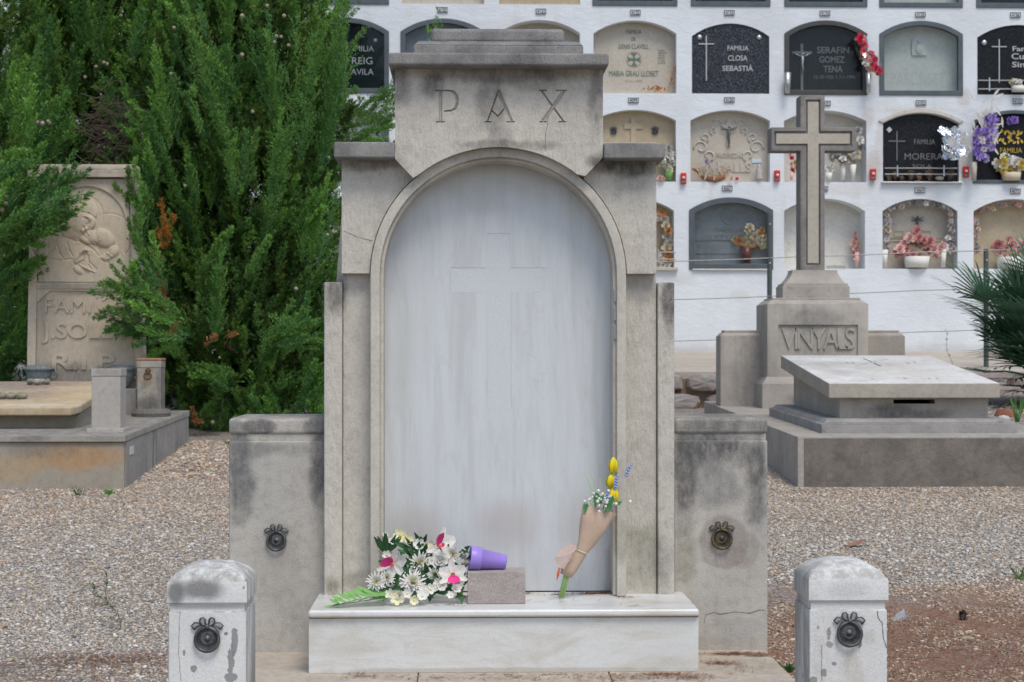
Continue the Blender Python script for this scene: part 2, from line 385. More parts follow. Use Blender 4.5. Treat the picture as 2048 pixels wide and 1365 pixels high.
M_BODY = stone('tooled monument stone', STN1, STN2, grime=.18, patch=2.2, tool=1.6, bumpd=.003, spots=[
    SP(1000, 148, YC, 240, 20, .6), SP(985, 190, YC, 34, 80, .55, (.10, .097, .095)), SP(1050, 160, YC, 60, 26, .4), SP(1195, 190, YC, 22, 80, .6), SP(800, 165, YC, 26, 45, .55), SP(1000, 280, YC, 26, 50, .5, (.16, .155, .15)), SP(868, 165, YC, 26, 36, .7),
    SP(1010, 290, YC, 120, 12, .5), SP(735, 330, YS, 70, 16, .7), SP(1265, 335, YS, 70, 20, .85), SP(670, 590, YO, 26, 45, .7), SP(1338, 610, YO, 20, 80, .8), SP(1200, 330, YS, 30, 20, .6), SP(1285, 580, YP, 30, 40, .4, (.2, .19, .18)),
    SP(1270, 350, YS, 45, 40, .25), SP(720, 1160, YP, 50, 22, .45, (.16, .15, .09)), SP(1290, 1110, YP, 40, 80, .5, (.17, .165, .10)), SP(665, 1175, YO, 20, 26, .6, (.16, .13, .07)), SP(1325, 1140, YO, 25, 70, .4, (.2, .19, .17)), SP(745, 1100, YF, 12, 60, .3, (.2, .19, .13)), SP(1243, 1090, YF, 14, 40, .4, (.2, .19, .13))])
M_CAP = stone('sooty weathered capstone', (.30, .29, .275), (.17, .165, .16), grime=.9, streaks=.5, patch=5, bumpd=.004, grain=1.2, tool=.8, topdirt=.3, spots=[
    SP(740, 300, 6.6, 40, 30, .5, (.36, .34, .31)), SP(1060, 70, 6.8, 14, 10, .7, (.4, .39, .37)), SP(900, 300, 6.6, 20, 12, .4, (.33, .31, .28))])
M_ARCH = stone('smooth arch moulding stone', (.55, .51, .44), (.48, .445, .385), grime=.25, patch=3, bumpd=.0015, spots=[
    SP(960, 305, YF, 190, 20, .35), SP(820, 370, YF, 60, 30, .35, (.2, .195, .185)), SP(1160, 360, YF, 60, 30, .35, (.2, .195, .185)), SP(750, 1130, YF, 20, 60, .3, (.2, .18, .12)), SP(1243, 1080, YF, 16, 50, .45, (.17, .165, .11))])
# --- back body that everything is set into
xL, xR = X(683, YS), X(1313, YS)
zT = Z(132, YC)
for a, b_ in ((X(686, YP), X(743, YP)+.02), (X(1256, YP)-.02, X(1314, YP)-.002)):
    MB().box(a, b_, YP, 7.28, mz-.02, Z(547.5, YP)).build('inner_pier', M_BODY, mon, bevel=.003)
for a, b_ in ((648, 684.5), (1315.5, 1349)):
    MB().box(X(a, YO), X(b_, YO), YO, 7.30, mz-.02, Z(565, YO)).build('outer_pier', M_BODY, mon, bevel=.006)
# back slab behind the door
MB().box(X(700, 7), X(1298, 7), 6.86, 7.27, mz-.02, Z(330, 6.9)).build('core', M_BODY, mon)
# buttress sliver on the left
MB().prism([(X(672, 6.93), Z(575, 6.93)), (X(690, 6.93), Z(575, 6.93)), (X(690, 6.93), Z(330, 6.93)), (X(684, 6.93), Z(330, 6.93)), (X(683, 6.93), Z(430, 6.93))], 6.93, 7.2).build('buttress', M_BODY, mon, bevel=.002)
# spandrels (left, right) cut by arch and by the keystone block
cxm, czs = P(CX, 551, YS).x, P(CX, 551, YS).z; rO = 256*YS/F_PX
def spandrel(sgn):
    k1 = px2([(790, 287), (790, 318), (826, 356)] if sgn < 0 else [(1206, 285), (1206, 315), (1171, 352)], YS)
    outerx = xL if sgn < 0 else xR
    a_hit = math.degrees(math.atan2(k1[2][1]-czs, (k1[2][0]-cxm)*sgn))
    pts = [(outerx, Z(548, YS)), (cxm+sgn*(rO+.002), Z(548, YS))]
    pts += [(cxm+sgn*(rO+.002)*math.cos(R(a)), czs+(rO+.002)*math.sin(R(a))) for a in np.linspace(1.5, a_hit, 16)]
    pts += [(p[0]-.0*sgn, p[1]) for p in k1[::-1][1:]]+[(outerx, k1[0][1])]
    if sgn > 0: pts = pts[::-1]
    return MB().prism(pts, YS, 7.26).build('spandrel', M_BODY, mon, bevel=.002)
spandrel(-1); spandrel(1)
# side caps
for a, b_, t, u in ((667, 789, 285, 317), (1208, 1331, 285, 317)):
    MB().box(X(a, 6.60), X(b_, 6.60), 6.60, 7.34, Z(u, 6.60), Z(t, 6.60)).build('side_cap', M_CAP, mon, bevel=.007)
# carved block
czc = P(CX, 551, YC).z; cxc = P(CX, 551, YC).x; rC = 256*YC/F_PX
kb = px2([(790, 128), (790, 318), (826, 356)], YC); kr = px2([(1171, 352), (1206, 315), (1206, 128)], YC)
a0 = math.degrees(math.atan2(kb[2][1]-czc, kb[2][0]-cxc)); a1 = math.degrees(math.atan2(kr[0][1]-czc, kr[0][0]-cxc))
pts = kb+[(cxc+(rC+.002)*math.cos(R(a)), czc+(rC+.002)*math.sin(R(a))) for a in np.linspace(a0, a1, 26)[1:-1]]+kr
blk = MB().prism(pts, YC, 7.24).build('inscription_block', M_BODY, mon)
def stroke(mb, p0, p1, w0, w1=None, Y=YC, dep=.011, ser=0):
    """V-ish carved stroke between two photo points"""
    w1 = w1 or w0; a, b_ = P(*p0, Y), P(*p1, Y); d = (b_-a).normalized(); n = Vector((-d.z, 0, d.x)); q = Y/F_PX
    c = [(a+n*w0*q/2), (a-n*w0*q/2), (b_-n*w1*q/2), (b_+n*w1*q/2)]
    i = [a+n*w0*q*.12, a-n*w0*q*.12, b_-n*w1*q*.12, b_+n*w1*q*.12]
    f = [Vector((p.x, Y-.003, p.z)) for p in c]; g = [Vector((p.x, Y+dep, p.z)) for p in i]
    mb.add(f+g, [(0, 1, 2, 3), (7, 6, 5, 4), (1, 0, 4, 5), (2, 1, 5, 6), (3, 2, 6, 7), (0, 3, 7, 4)])
cb = []
def st(*a, **k): m = MB(); stroke(m, *a, **k); cb.append(m)
# P
st((881, 183), (881, 243), 9); st((871, 181.5), (900, 181.5), 4.5); st((872, 244), (890, 244), 3)
Pb = [(898, 181.5), (908, 184), (914, 193), (915, 205), (911, 216), (903, 221.5), (888, 222.5)]
for i in range(len(Pb)-1): st(Pb[i], Pb[i+1], [4.5, 7, 9, 9, 7, 5][i], [7, 9, 9, 7, 5, 4][i])
# A
st((997, 181), (975, 243), 4); st((996, 181), (1023, 243), 9.5); st((969, 244), (983, 244), 3); st((1013, 244), (1030, 244), 3)
st((984, 222), (996, 233), 3.5); st((996, 233), (1009, 217), 3.5)
# X
st((1083, 182), (1127, 243), 5); st((1128, 182), (1086, 243), 10); st((1078, 181), (1094, 181), 3); st((1112, 181), (1134, 181), 3); st((1079, 244), (1093, 244), 3); st((1117, 244), (1132, 244), 3)
for m in cb: cut(blk, m)
# cornice and stepped top
MB().box(X(776, 6.53), X(1218, 6.53), 6.53, 7.33, Z(131, 6.53), Z(106, 6.53)).build('cornice', M_CAP, mon, bevel=.009, seg=3)
ztc = Z(106, 6.53); y1, y2 = 6.555, 7.28
zm = Z(91, y1); zu = Z(83, y1+.03); i_ = .032
bot = [(X(827, y1), y1, ztc-.003), (X(1167, y1), y1, ztc-.003), (X(1167, y1), y2, ztc-.003), (X(827, y1), y2, ztc-.003)]
mid = [(p[0], p[1], zm) for p in bot]; top = [(bot[0][0]+i_*.5, y1+i_, zu), (bot[1][0]-i_*.5, y1+i_, zu), (bot[2][0]-i_*.5, y2-i_, zu), (bot[3][0]+i_*.5, y2-i_, zu)]
m = MB().hexa(bot, mid); m.hexa([(p[0]+.0005, p[1], p[2]+.0003) for p in mid], top); m.build('lower_step', M_CAP, mon, bevel=.005)
MB().box(X(861, 6.61), X(1129, 6.61), 6.61, 7.22, zu-.002, Z(57, 6.61)).build('upper_step', M_CAP, mon, bevel=.016, seg=4)
# arch moulding: outer band and inner step
zb = mz-.004
def ushape(r, Y, n=40, cxp=CX, zlow=zb):
    c = P(cxp, 551, Y); q = Y/F_PX
    return [(c.x+r*q, zlow)]+arc(c.x, c.z, r*q, 0, 180, n)+[(c.x-r*q, zlow)]
def band(r0, r1, Y, Yb, name, mat, **k):
    MB().ring(ushape(r0, Y), ushape(r1, Y), Y, Yb, closed=False).build(name, mat, mon, **k)
band(256, 237, YF, 6.9, 'arch_moulding', M_ARCH, bevel=.004)
band(236.8, 229.5, YF+.022, 6.9, 'arch_rebate', M_ARCH, bevel=.003)
# joints of the arch stones
jm = plain('dark joint', (.09, .085, .08), .95)
# marble door
def marble(name, base, vein, vsc=(1, 1, .12), amt=.45, rough=.35, spots=(), spec=.5, v2=None):
    b = NB(name, rough, 0, spec)
    n1 = b.mr(b.noise(7, b.map(b.pos(), sc=vsc), 10, .7, .6), .42, .72)
    c = b.mix(b.math('MULTIPLY', n1, amt), base, vein)
    n2 = b.mr(b.noise(26, b.map(b.pos(), sc=vsc, loc=(3, 1, 2)), 4, .6), .5, .8); c = b.mix(b.math('MULTIPLY', n2, amt*.5), c, v2 or vein)
    wv = b.math('ABSOLUTE', b.math('SUBTRACT', b.noise(3.2, b.map(b.pos(), sc=(vsc[0]*1.2, 1, vsc[2]*2), rot=(0, R(12), 0)), 8, .62, 1.2), .5)); c = b.mix(b.math('MULTIPLY', b.mr(wv, .016, .0), amt*.38), c, v2 or vein)
    n3 = b.mr(b.noise(1.6, None, 3), .35, .7); c = b.mix(b.math('MULTIPLY', n3, .16), c, vein)
    for i, sp in enumerate(spots):
        c = b.mix(b.math('MULTIPLY', b.spot(*sp[:4], seed=i+1, **(sp[6] if len(sp) > 6 else {})), sp[4]), c, sp[5])
    c = b.mix(.22, c, b.ramp(b.noise(300, None, 2), [(.3, (.6, .6, .6)), (.7, (1.2, 1.2, 1.2))]), 'MULTIPLY')
    b.col(c); b.bump(b.noise(160, None, 3), .0004); return b.m
M_DOOR = marble('blue grey marble', (.57, .59, .605), (.42, .415, .40), vsc=(1.6, 1, .16), amt=.55, spots=[
    SP(1010, 1050, YD, 70, 60, .55, (.40, .34, .31), dict(wob=.25, soft=.9)), SP(830, 1060, YD, 65, 55, .55, (.42, .36, .31), dict(wob=.25, soft=.9)), SP(1150, 1050, YD, 45, 70, .28, (.38, .34, .32), dict(wob=.3, soft=.9)),
    SP(997, 340, YD, 240, 80, .4, (.33, .31, .29), dict(soft=.9)), SP(780, 1160, YD, 30, 20, .3, (.25, .22, .18)), SP(1220, 1150, YD, 12, 60, .4, (.25, .22, .18))])
door = MB().prism(ushape(229, YD, zlow=mz-.002), YD, YD+.05)
M_CROSS = NB('bush hammered marble', .85, 0, .3); M_CROSS.col(M_CROSS.mix(M_CROSS.noise(150, None, 3, .7), (.51, .53, .542), (.61, .627, .64))); M_CROSS.bump(M_CROSS.noise(260, None, 3, .7), .0018)
door = door.build('marble_door', M_DOOR, mon)
# flip prism winding issues away
bm = bmesh.new(); bm.from_mesh(door.data); bmesh.ops.recalc_face_normals(bm, faces=bm.faces); bm.to_mesh(door.data); bm.free()
cr = px2([(973, 467), (973, 536), (901, 536), (901, 585), (973, 585), (975, 819), (1023, 819), (1022, 585), (1090, 585), (1090, 536), (1021, 536), (1020, 467)], YD)
def grow(pts, d):
    cx = sum(p[0] for p in pts)/len(pts); return pts
cut(door, MB().prism(cr, YD-.01, YD+.0025))
def inset(poly, d):
    n = len(poly); out = []
    for i in range(n):
        a, b_, c = Vector(poly[i-1]), Vector(poly[i]), Vector(poly[(i+1) % n]); d1 = (b_-a).normalized(); d2 = (c-b_).normalized()
        n1 = Vector((-d1.y, d1.x)); n2 = Vector((-d2.y, d2.x)); m = (n1+n2); m = m/max(.3, m.dot(n1)); out.append(tuple(b_+m*d))
    return out
MB().prism(inset(cr, .0004), YD+.0010, YD+.0045).build('rough_cross', M_CROSS.m, door)
# slim metal retaining clips on the right jamb
M_CLIP = plain('dull grey clip metal', (.30, .31, .33), .5, .6)
for a, b_ in ((577, 605), (614, 642), (651, 679)):
    MB().box(X(1227.5, YF+.018), X(1234, YF+.018), YF+.012, YF+.05, Z(b_, YF+.018), Z(a, YF+.018)).build('clip', M_CLIP, mon, bevel=.0015)
# wings
M_WING = stone('wing stone', (.50, .465, .41), (.42, .395, .355), grime=.22, patch=2.4, bumpd=.0025, topdirt=.3, spots=[
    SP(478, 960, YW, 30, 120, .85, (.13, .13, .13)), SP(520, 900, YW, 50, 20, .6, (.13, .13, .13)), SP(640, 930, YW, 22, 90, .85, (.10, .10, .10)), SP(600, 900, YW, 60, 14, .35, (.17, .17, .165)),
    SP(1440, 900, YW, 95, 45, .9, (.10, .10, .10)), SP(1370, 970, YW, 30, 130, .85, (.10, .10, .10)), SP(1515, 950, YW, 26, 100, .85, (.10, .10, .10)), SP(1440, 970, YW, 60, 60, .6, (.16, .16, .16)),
    SP(1445, 1085, YW, 52, 58, .6, (.27, .225, .195), dict(wob=.28, soft=.12)), SP(1480, 1100, YW, 42, 40, .4, (.26, .215, .185), dict(wob=.35, soft=.15)), SP(1373, 1120, YW, 22, 55, .45, (.19, .185, .11)),
    SP(555, 1150, YW, 60, 110, .35, (.29, .25, .22), dict(wob=.6)), SP(1480, 1255, YW, 52, 24, .55, (.36, .36, .345), dict(wob=.7, soft=.12)), SP(1440, 1290, YW, 90, 20, .35, (.26, .235, .21)), SP(600, 1240, YW, 40, 60, .3, (.22, .21, .2))])
M_WCAP = stone('wing capstone', (.46, .425, .375), (.38, .355, .32), grime=.45, streaks=.3, patch=4, bumpd=.0035, topdirt=.5, spots=[
    SP(520, 853, YW, 38, 18, .75, (.1, .1, .1), dict(wob=.5, soft=.25)), SP(635, 853, YW, 26, 20, .75, (.1, .1, .1), dict(wob=.5, soft=.25)), SP(470, 853, YW, 18, 20, .5, (.13, .13, .13)), SP(1440, 853, YW, 110, 30, .72, (.11, .11, .11))])
for a, b_, sg in ((458, 652, -1), (1348, 1535, 1)):
    wg = MB().box(X(a, YW), X(b_, YW), YW, 7.24, -.02, Z(882, YW)).build('side_wing', M_WING, mon, bevel=.006)
    MB().box(X(a, YW)+(.006 if sg < 0 else 0), X(b_, YW)-(.006 if sg > 0 else 0), YW+.007, 7.23, Z(882, YW)-.002, Z(868, YW)).build('neck', M_WING, wg)
    MB().box(X(a, YW)-.001, X(b_, YW)+.001, YW-.002, 7.245, Z(869, YW), Z(836, YW)).build('cap', M_WCAP, wg, bevel=.015, seg=4)
# ring ornaments
def bronze(name, c1, c2):
    b = NB(name, .45, .55, .5); b.col(b.mix(b.mr(b.noise(40, None, 5), .35, .7), c1, c2)); b.bump(b.noise(140), .001); return b.m
M_BRZ = bronze('dark patinated bronze', (.06, .06, .063), (.14, .138, .14)); M_BRG = bronze('golden worn bronze', (.05, .045, .035), (.16, .125, .065))
def ring_ornament(parent, px, py, Y, rp, mat=M_BRZ, name='ring_handle'):
    """disc plate, hanging ring and a four-loop bow, centre (px,py), ring radius rp in photo px"""
    c = P(px, py, Y); r = rp*Y/F_PX; m = MB()
    m.lathe([(r*.98, -.001), (r*.98, .004), (r*.86, .006), (r*.80, .004), (r*.55, .005), (r*.46, .008), (r*.34, .006), (r*.24, .006), (r*.16, .011), (.0001, .013)], c, 'y', 28)
    o = m.build('backplate', mat, None, smooth=True); return o
def ornament(parent, px, py, Y, rp, mat=M_BRZ):
    c = P(px, py, Y); r = rp*Y/F_PX
    m = MB().lathe([(r*.97, -.001), (r*.97, .004), (r*.86, .006), (r*.78, .003), (r*.55, .004), (r*.47, .008), (r*.36, .005), (r*.22, .005), (r*.15, .011), (.0001, .013)], c, 'y', 28)
    for k in range(20):
        a = 2*math.pi*k/20; m.ball((c.x+r*.66*math.cos(a), c.y-.005, c.z+r*.66*math.sin(a)), r*.06, 6)
    root = m.build('ring_handle', mat, parent, smooth=True)
    t = MB(); pts = []
    for k in range(28):
        a = 2*math.pi*k/28; pts.append((c.x+r*.9*math.cos(a), c.y-.009-.006*(1-math.sin(a))/2, c.z+r*.9*math.sin(a)-r*.05))
    t.tube(pts, r*.135, 8, True).build('ring', mat, root, smooth=True)
    b = MB(); w = r*.075; zt = c.z+r*.95
    def L(pp, rr=w): b.tube([(c.x+x*r, c.y-.007, c.z+z*r) for x, z in pp], rr, 6, True)
    for s in (-1, 1):
        L([(s*.05, .95), (s*.14, 1.15), (s*.14, 1.42), (s*.30, 1.60), (s*.52, 1.52), (s*.58, 1.25), (s*.35, 1.0)])
        L([(s*.42, .98), (s*.62, 1.18), (s*.95, 1.22), (s*1.2, .98), (s*1.0, .72), (s*.98, .68), (s*.86, .86), (s*.66, .98)], w*.9)
    b.ball((c.x, c.y-.012, c.z+r*.93), r*.2, 8)
    b.build('bow', mat, root, smooth=True)
wings = [o for o in mon.children if o.name.startswith('side_wing')]
ornament(wings[0], 553, 1081, YW, 20); ornament(wings[1], 1443, 1077, YW, 21, M_BRG)
# marble step: riser block and top slab
M_STEP = marble('white veined marble', (.66, .67, .66), (.50, .46, .385), vsc=(.35, 1, 1.0), amt=.75, rough=.3, spots=[SP(1000, 1342, 6.34, 420, 7, .5, (.34, .27, .20), dict(wob=.8)), SP(700, 1290, 6.34, 60, 20, .3, (.46, .42, .33)), SP(720, 1195, 6.5, 90, 8, .3, (.4, .36, .28))])
zst = Z(1220, 6.325, 800); zund = Z(1236, 6.325, 800)
MB().box(X(617.5, 6.34), X(1397, 6.34), 6.345, YW-.002, 0, zund-.001).build('step_riser', M_STEP, mon, bevel=.002)
zst = Z(1221, 6.325, 800)
MB().box(X(616, 6.325), X(1398.5, 6.325), 6.325, YW-.001, zund, zst).build('marble_step', M_STEP, mon, bevel=.010, seg=4)
MB().box(X(617.5, 6.34)+.001, X(1397, 6.34)-.001, 6.3435, 6.3448, zund-.005, zund-.0012).build('grimy_shadow_joint', plain('earth grime and gap shade', (.24, .16, .10), .95, ns=60, var=.5), mon)  # brown dirt line that also paints a gap shadow under the lip
ZS = zst; print('step top', ZS, 'mz', mz)
# ================================================================== bollards
def dome_cap(m, x0, x1, y0, y1, z0, z1, z2, n=14, e=2.2, skew=0):
    """square block with a rounded cloister-vault top"""
    cx, cy, hx, hy = (x0+x1)/2, (y0+y1)/2, (x1-x0)/2, (y1-y0)/2
    vs = []; fs = []
    for j in range(n+1):
        for i in range(n+1):
            u, v = -1+2*i/n, -1+2*j/n; d = max(abs(u), abs(v)); dd = (abs(u)**4+abs(v)**4)**.25; q = .85*d+.15*min(1, dd)
            h = max(0, 1-q**e)**.72 if d < 1 else 0
            vs.append((cx+u*hx, cy+v*hy, z1+(z2-z1)*h+.002*mnoise.noise(Vector((u*3+skew, v*3, 0)))))
    g = lambda i, j: j*(n+1)+i
    for j in range(n):
        for i in range(n): fs.append((g(i, j), g(i+1, j), g(i+1, j+1), g(i, j+1)))
    per = [g(i, 0) for i in range(n)]+[g(n, j) for j in range(n)]+[g(n-i, n) for i in range(n)]+[g(0, n-j) for j in range(n)]
    K = len(per); prev = per
    for dz, ins_ in ((.006, -.0015), (.0, -.0015), (None, .006)):
        b0 = len(vs); zz = z1-.006 if dz == .006 else (z0+.007 if dz is not None else z0)
        vs += [(cx+(vs[k][0]-cx)*(1-ins_/hx), cy+(vs[k][1]-cy)*(1-ins_/hy), zz) for k in per]
        for k in range(K): fs.append((prev[(k+1) % K], prev[k], b0+k, b0+(k+1) % K))
        prev = [b0+k for k in range(K)]
    fs.append(tuple(prev)[::-1]); m.add(vs, fs)
YB = 5.55
def paint_mat(name, spots, capgrime):
    b = NB(name, .8, 0, .25)
    base = b.mix(b.noise(3, None, 6, .6), (.58, .575, .555), (.68, .675, .65))
    dirt = b.mr(b.noise(5, b.map(b.pos(), sc=(1, 1, .45)), 7, .65), .5, .78); base = b.mix(b.math('MULTIPLY', dirt, .7), base, (.26, .235, .20))
    chip = b.mr(b.noise(17, b.map(b.pos(), sc=(1, 1, .45)), 6, .68), .665, .675); base = b.mix(chip, base, (.24, .235, .225))
    for i, sp in enumerate(spots): base = b.mix(b.math('MULTIPLY', b.spot(*sp[:4], seed=i+2, **sp[6]), sp[4]), base, sp[5])
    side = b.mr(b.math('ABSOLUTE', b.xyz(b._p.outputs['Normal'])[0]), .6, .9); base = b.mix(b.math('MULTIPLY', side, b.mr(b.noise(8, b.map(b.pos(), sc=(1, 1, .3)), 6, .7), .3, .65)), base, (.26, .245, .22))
    t = b.math('MULTIPLY', b.mr(b.nz(), .12, .5), b.mr(b.noise(26, None, 9, .8), .36, .62)); base = b.mix(b.math('MULTIPLY', t, capgrime), base, b.mix(b.noise(9, None, 5), (.15, .145, .135), (.30, .275, .23)))
    base = b.mix(.3, base, b.ramp(b.noise(210, None, 3, .7), [(.3, (.55, .55, .55)), (.6, (1.1, 1.1, 1.1))]), 'MULTIPLY')
    b.col(base); b.bump(b.math('ADD', b.noise(90, None, 4, .7), b.math('MULTIPLY', chip, -1.5)), .002); return b.m
K7 = dict(soft=.06, wob=1.15, ns=34)
def bollard(x0, x1, label, spots, capg, ytop, ysh, ycb, ynb, dy=.247, cx_off=0, crack=()):
    a, c = X(x0, YB), X(x1, YB); cx = (a+c)/2
    t = thing('stone_bollard', label, 'bollard', (cx, YB+dy/2, 0), 'painted bollards at the corners of the plot')
    M = paint_mat('flaking white paint '+str(int(x0)), spots, capg)
    zb_, zn_ = Z(ycb, YB, x0), Z(ynb, YB, x0)
    MB().box(a, c, YB, YB+dy, -.08, zn_).build('shaft', M, t, bevel=.005, seg=2)
    MB().box(a+.006, c-.006, YB+.006, YB+dy-.006, zn_-.001, zb_+.001).build('neck', M, t)
    m = MB(); dome_cap(m, a-.001, c+.001, YB-.003, YB+dy+.003, zb_, Z(ysh, YB, x0), Z(ytop, YB+dy/2, x0)-.002, skew=x0); cp = m.build('cap', M, t); _b = bmesh.new(); _b.from_mesh(cp.data); bmesh.ops.recalc_face_normals(_b, faces=_b.faces); _b.to_mesh(cp.data); _b.free(); cp.data.shade_smooth(); cp.data.set_sharp_from_angle(angle=R(34))
    return t, M
t1, Mb1 = bollard(337, 493, 'white bollard with a rounded soot stained cap and a long grey paint chip', [
    SP(405, 1180, YB, 60, 26, .85, (.16, .155, .15), dict(wob=.8)), SP(352, 1185, YB, 18, 26, .85, (.14, .14, .135), dict(wob=.6)),
    SP(468, 1285, YB, 7, 24, 1, (.27, .27, .265), K7), SP(461, 1325, YB, 7, 26, 1, (.27, .27, .265), K7), SP(462, 1355, YB, 13, 10, 1, (.27, .27, .265), K7),
    SP(388, 1338, YB, 7, 6, 1, (.27, .27, .265), K7), SP(368, 1306, YB, 3, 7, 1, (.27, .27, .265), K7), SP(452, 1268, YB, 3, 3, 1, (.2, .2, .2), K7), SP(420, 1216, YB, 80, 5, .4, (.2, .19, .17), dict(wob=.7))], .8, 1120, 1164, 1210, 1224)
ornament(t1.children[0], 415, 1277, YB, 26)
t2, Mb2 = bollard(1618, 1774, 'white bollard with a hipped cap, hairline cracks and small paint chips', [
    SP(1657, 1268, YB, 5, 14, 1, (.33, .31, .29), K7), SP(1660, 1290, YB, 8, 7, 1, (.33, .31, .29), K7), SP(1648, 1345, YB, 6, 10, 1, (.28, .27, .25), K7), SP(1628, 1362, YB, 8, 9, 1, (.28, .27, .25), K7), SP(1669, 1328, YB, 5, 4, 1, (.28, .27, .25), K7), SP(1636, 1256, YB, 3, 4, 1, (.33, .31, .29), K7),
    SP(1705, 1330, YB, 22, 40, .3, (.45, .39, .28), dict(wob=.5)), SP(1740, 1275, YB, 14, 16, .3, (.35, .31, .27), dict(wob=.5)), SP(1690, 1180, YB, 45, 18, .25, (.25, .25, .24), dict(wob=.8))], .62, 1113, 1158, 1205, 1220)
ornament(t2.children[0], 1698, 1266, YB, 26)
M_CRK = plain('hairline crack', (.13, .12, .10), .95)
def crack(parent, pts, Y, w=.9, name='crack'):
    m = MB(); q = Y/F_PX; full = []
    for a, b_ in zip(pts, pts[1:]):
        k = max(2, int(math.hypot(b_[0]-a[0], b_[1]-a[1])/7))
        for i in range(k): full.append((a[0]+(b_[0]-a[0])*i/k+random.uniform(-1.2, 1.2), a[1]+(b_[1]-a[1])*i/k))
    full.append(pts[-1])
    for a, b_ in zip(full, full[1:]):
        p, r = P(*a, Y), P(*b_, Y); d = (r-p).normalized(); n = Vector((-d.z, 0, d.x))*w*q*random.uniform(.3, .6)
        y = Y-.0012
        m.quad((p.x-n.x, y, p.z-n.z), (p.x+n.x, y, p.z+n.z), (r.x+n.x, y, r.z+n.z), (r.x-n.x, y, r.z-n.z))
    return m.build(name, M_CRK, parent)
crack(t2, [(1755, 1222), (1757, 1236), (1764, 1245), (1766, 1270), (1773, 1296)], YB, 1.6)
crack(t2, [(1643, 1290), (1643, 1362)], YB, 1.0); crack(t1, [(360, 1224), (357, 1300), (362, 1362)], YB, .8)
crack(mon, [(688, 462), (712, 474), (745, 482)], YS, .8); crack(mon, [(1098, 228), (1092, 260), (1091, 300)], YC, .7)
crack(wings[1], [(1408, 1246), (1412, 1230), (1428, 1225), (1440, 1229), (1470, 1224), (1500, 1227), (1518, 1220), (1530, 1221)], YW, 1.3); crack(mon, [(1038, 106), (1040, 118), (1043, 131)], 6.53, 1.2)

# ================================================================== left tomb
YL = 11.25
M_LT = stone('ochre rendered tomb stone', (.38, .33, .26), (.33, .295, .24), grime=.3, patch=2.5, bumpd=.002, topdirt=.3, spots=[
    SP(150, 915, YL, 110, 30, .85, (.42, .25, .12), dict(wob=.5)), SP(60, 905, YL, 90, 14, .5, (.20, .185, .165)), SP(20, 940, YL, 60, 30, .6, (.42, .30, .16)), SP(110, 890, YL, 120, 8, .3, (.15, .14, .13))])
M_LS = stone('grey streaked render', (.40, .375, .335), (.31, .29, .265), grime=.6, streaks=.8, patch=4, bumpd=.006, topdirt=.5)
M_LSLAB = stone('ochre stained marble slab', (.52, .42, .27), (.42, .32, .21), grime=.35, patch=5, bumpd=.0015, topdirt=0, spots=[
    (-3.05, 12.35, .34, .25, .7, (.26, .20, .165), dict(axis='xy', wob=.8)), (-3.5, 12.9, .8, .35, .85, (.235, .2, .18), dict(axis='xy', wob=.7)), (-2.75, 12.25, .2, .2, .5, (.52, .36, .2), dict(axis='xy')), (-2.8, 11.85, .5, .08, .6, (.56, .54, .44), dict(axis='xy'))])
lt = thing('platform_tomb', 'ochre platform tomb with a stained tilted slab, below the sandstone headstone', 'tomb', (-3.2, 12.4, .3))
xr = X(251, YL); zl0 = .30; zc = Z(870, YL, 200); zc2 = Z(885, YL, 200)
def slope(z, y): return z+(y-YL)*.0265
lb = MB(); yb = 13.85
lb.hexa([(-6.2, YL+.02, .1), (xr-.012, YL+.02, .1), (xr-.012, yb, .1), (-6.2, yb, .1)], [(-6.2, YL+.02, zc2), (xr-.012, YL+.02, zc2), (xr-.012, yb, slope(zc2, yb)), (-6.2, yb, slope(zc2, yb))])
pf = lb.build('platform', M_LT, lt, bevel=.006)
MB().hexa([(xr-.0115, YL+.045, .12), (xr-.006, YL+.045, .12), (xr-.006, yb-.002, .12), (xr-.0115, yb-.002, .12)], [(xr-.0115, YL+.045, zc2), (xr-.006, YL+.045, zc2), (xr-.006, yb-.002, slope(zc2, yb)), (xr-.0115, yb-.002, slope(zc2, yb))]).build('side_render', M_LS, lt)
MB().hexa([(-6.22, YL, zc2+.001), (xr, YL, zc2+.001), (xr, yb+.01, slope(zc2, yb)+.001), (-6.22, yb+.01, slope(zc2, yb)+.001)], [(-6.22, YL, zc), (xr, YL, zc), (xr, yb+.01, slope(zc, yb)), (-6.22, yb+.01, slope(zc, yb))]).build('coping', stone('lichened coping stone', (.40, .365, .31), (.32, .30, .265), grime=.6, patch=6, topdirt=.6, bumpd=.005, spots=[SP(60, 877, YL, 40, 7, .7, (.17, .165, .15)), SP(210, 877, YL, 40, 7, .5, (.18, .175, .16))]), lt, bevel=.006)
# chest and tilted slab
xs_ = X(155, 11.75); MB().hexa([(-5.5, 11.9, .62), (xs_-.03, 11.9, .62), (xs_-.03, 13.0, .65), (-5.5, 13.0, .65)], [(-5.5, 11.9, .735), (xs_-.03, 11.9, .735), (xs_-.03, 13.0, .86), (-5.5, 13.0, .86)]).build('chest', M_LT, lt, bevel=.004)
z1 = Z(832, 11.75, 100); z2 = Z(815, 11.75, 100); z3 = Z(763, 13.1, 100)
ins = [(-5.6, 11.75), (xs_-.045, 11.75), (xs_-.02, 11.79), (xs_, 11.86), (xs_, 13.1), (-5.6, 13.1)]
tl = lambda y, z: z+(z3-z2)*(y-11.75)/(13.1-11.75)
MB().hexa([(a, b_, tl(b_, z1)) for a, b_ in ins], [(a, b_, tl(b_, z2)) for a, b_ in ins]).build('slab', M_LSLAB, lt, bevel=.010, seg=2)
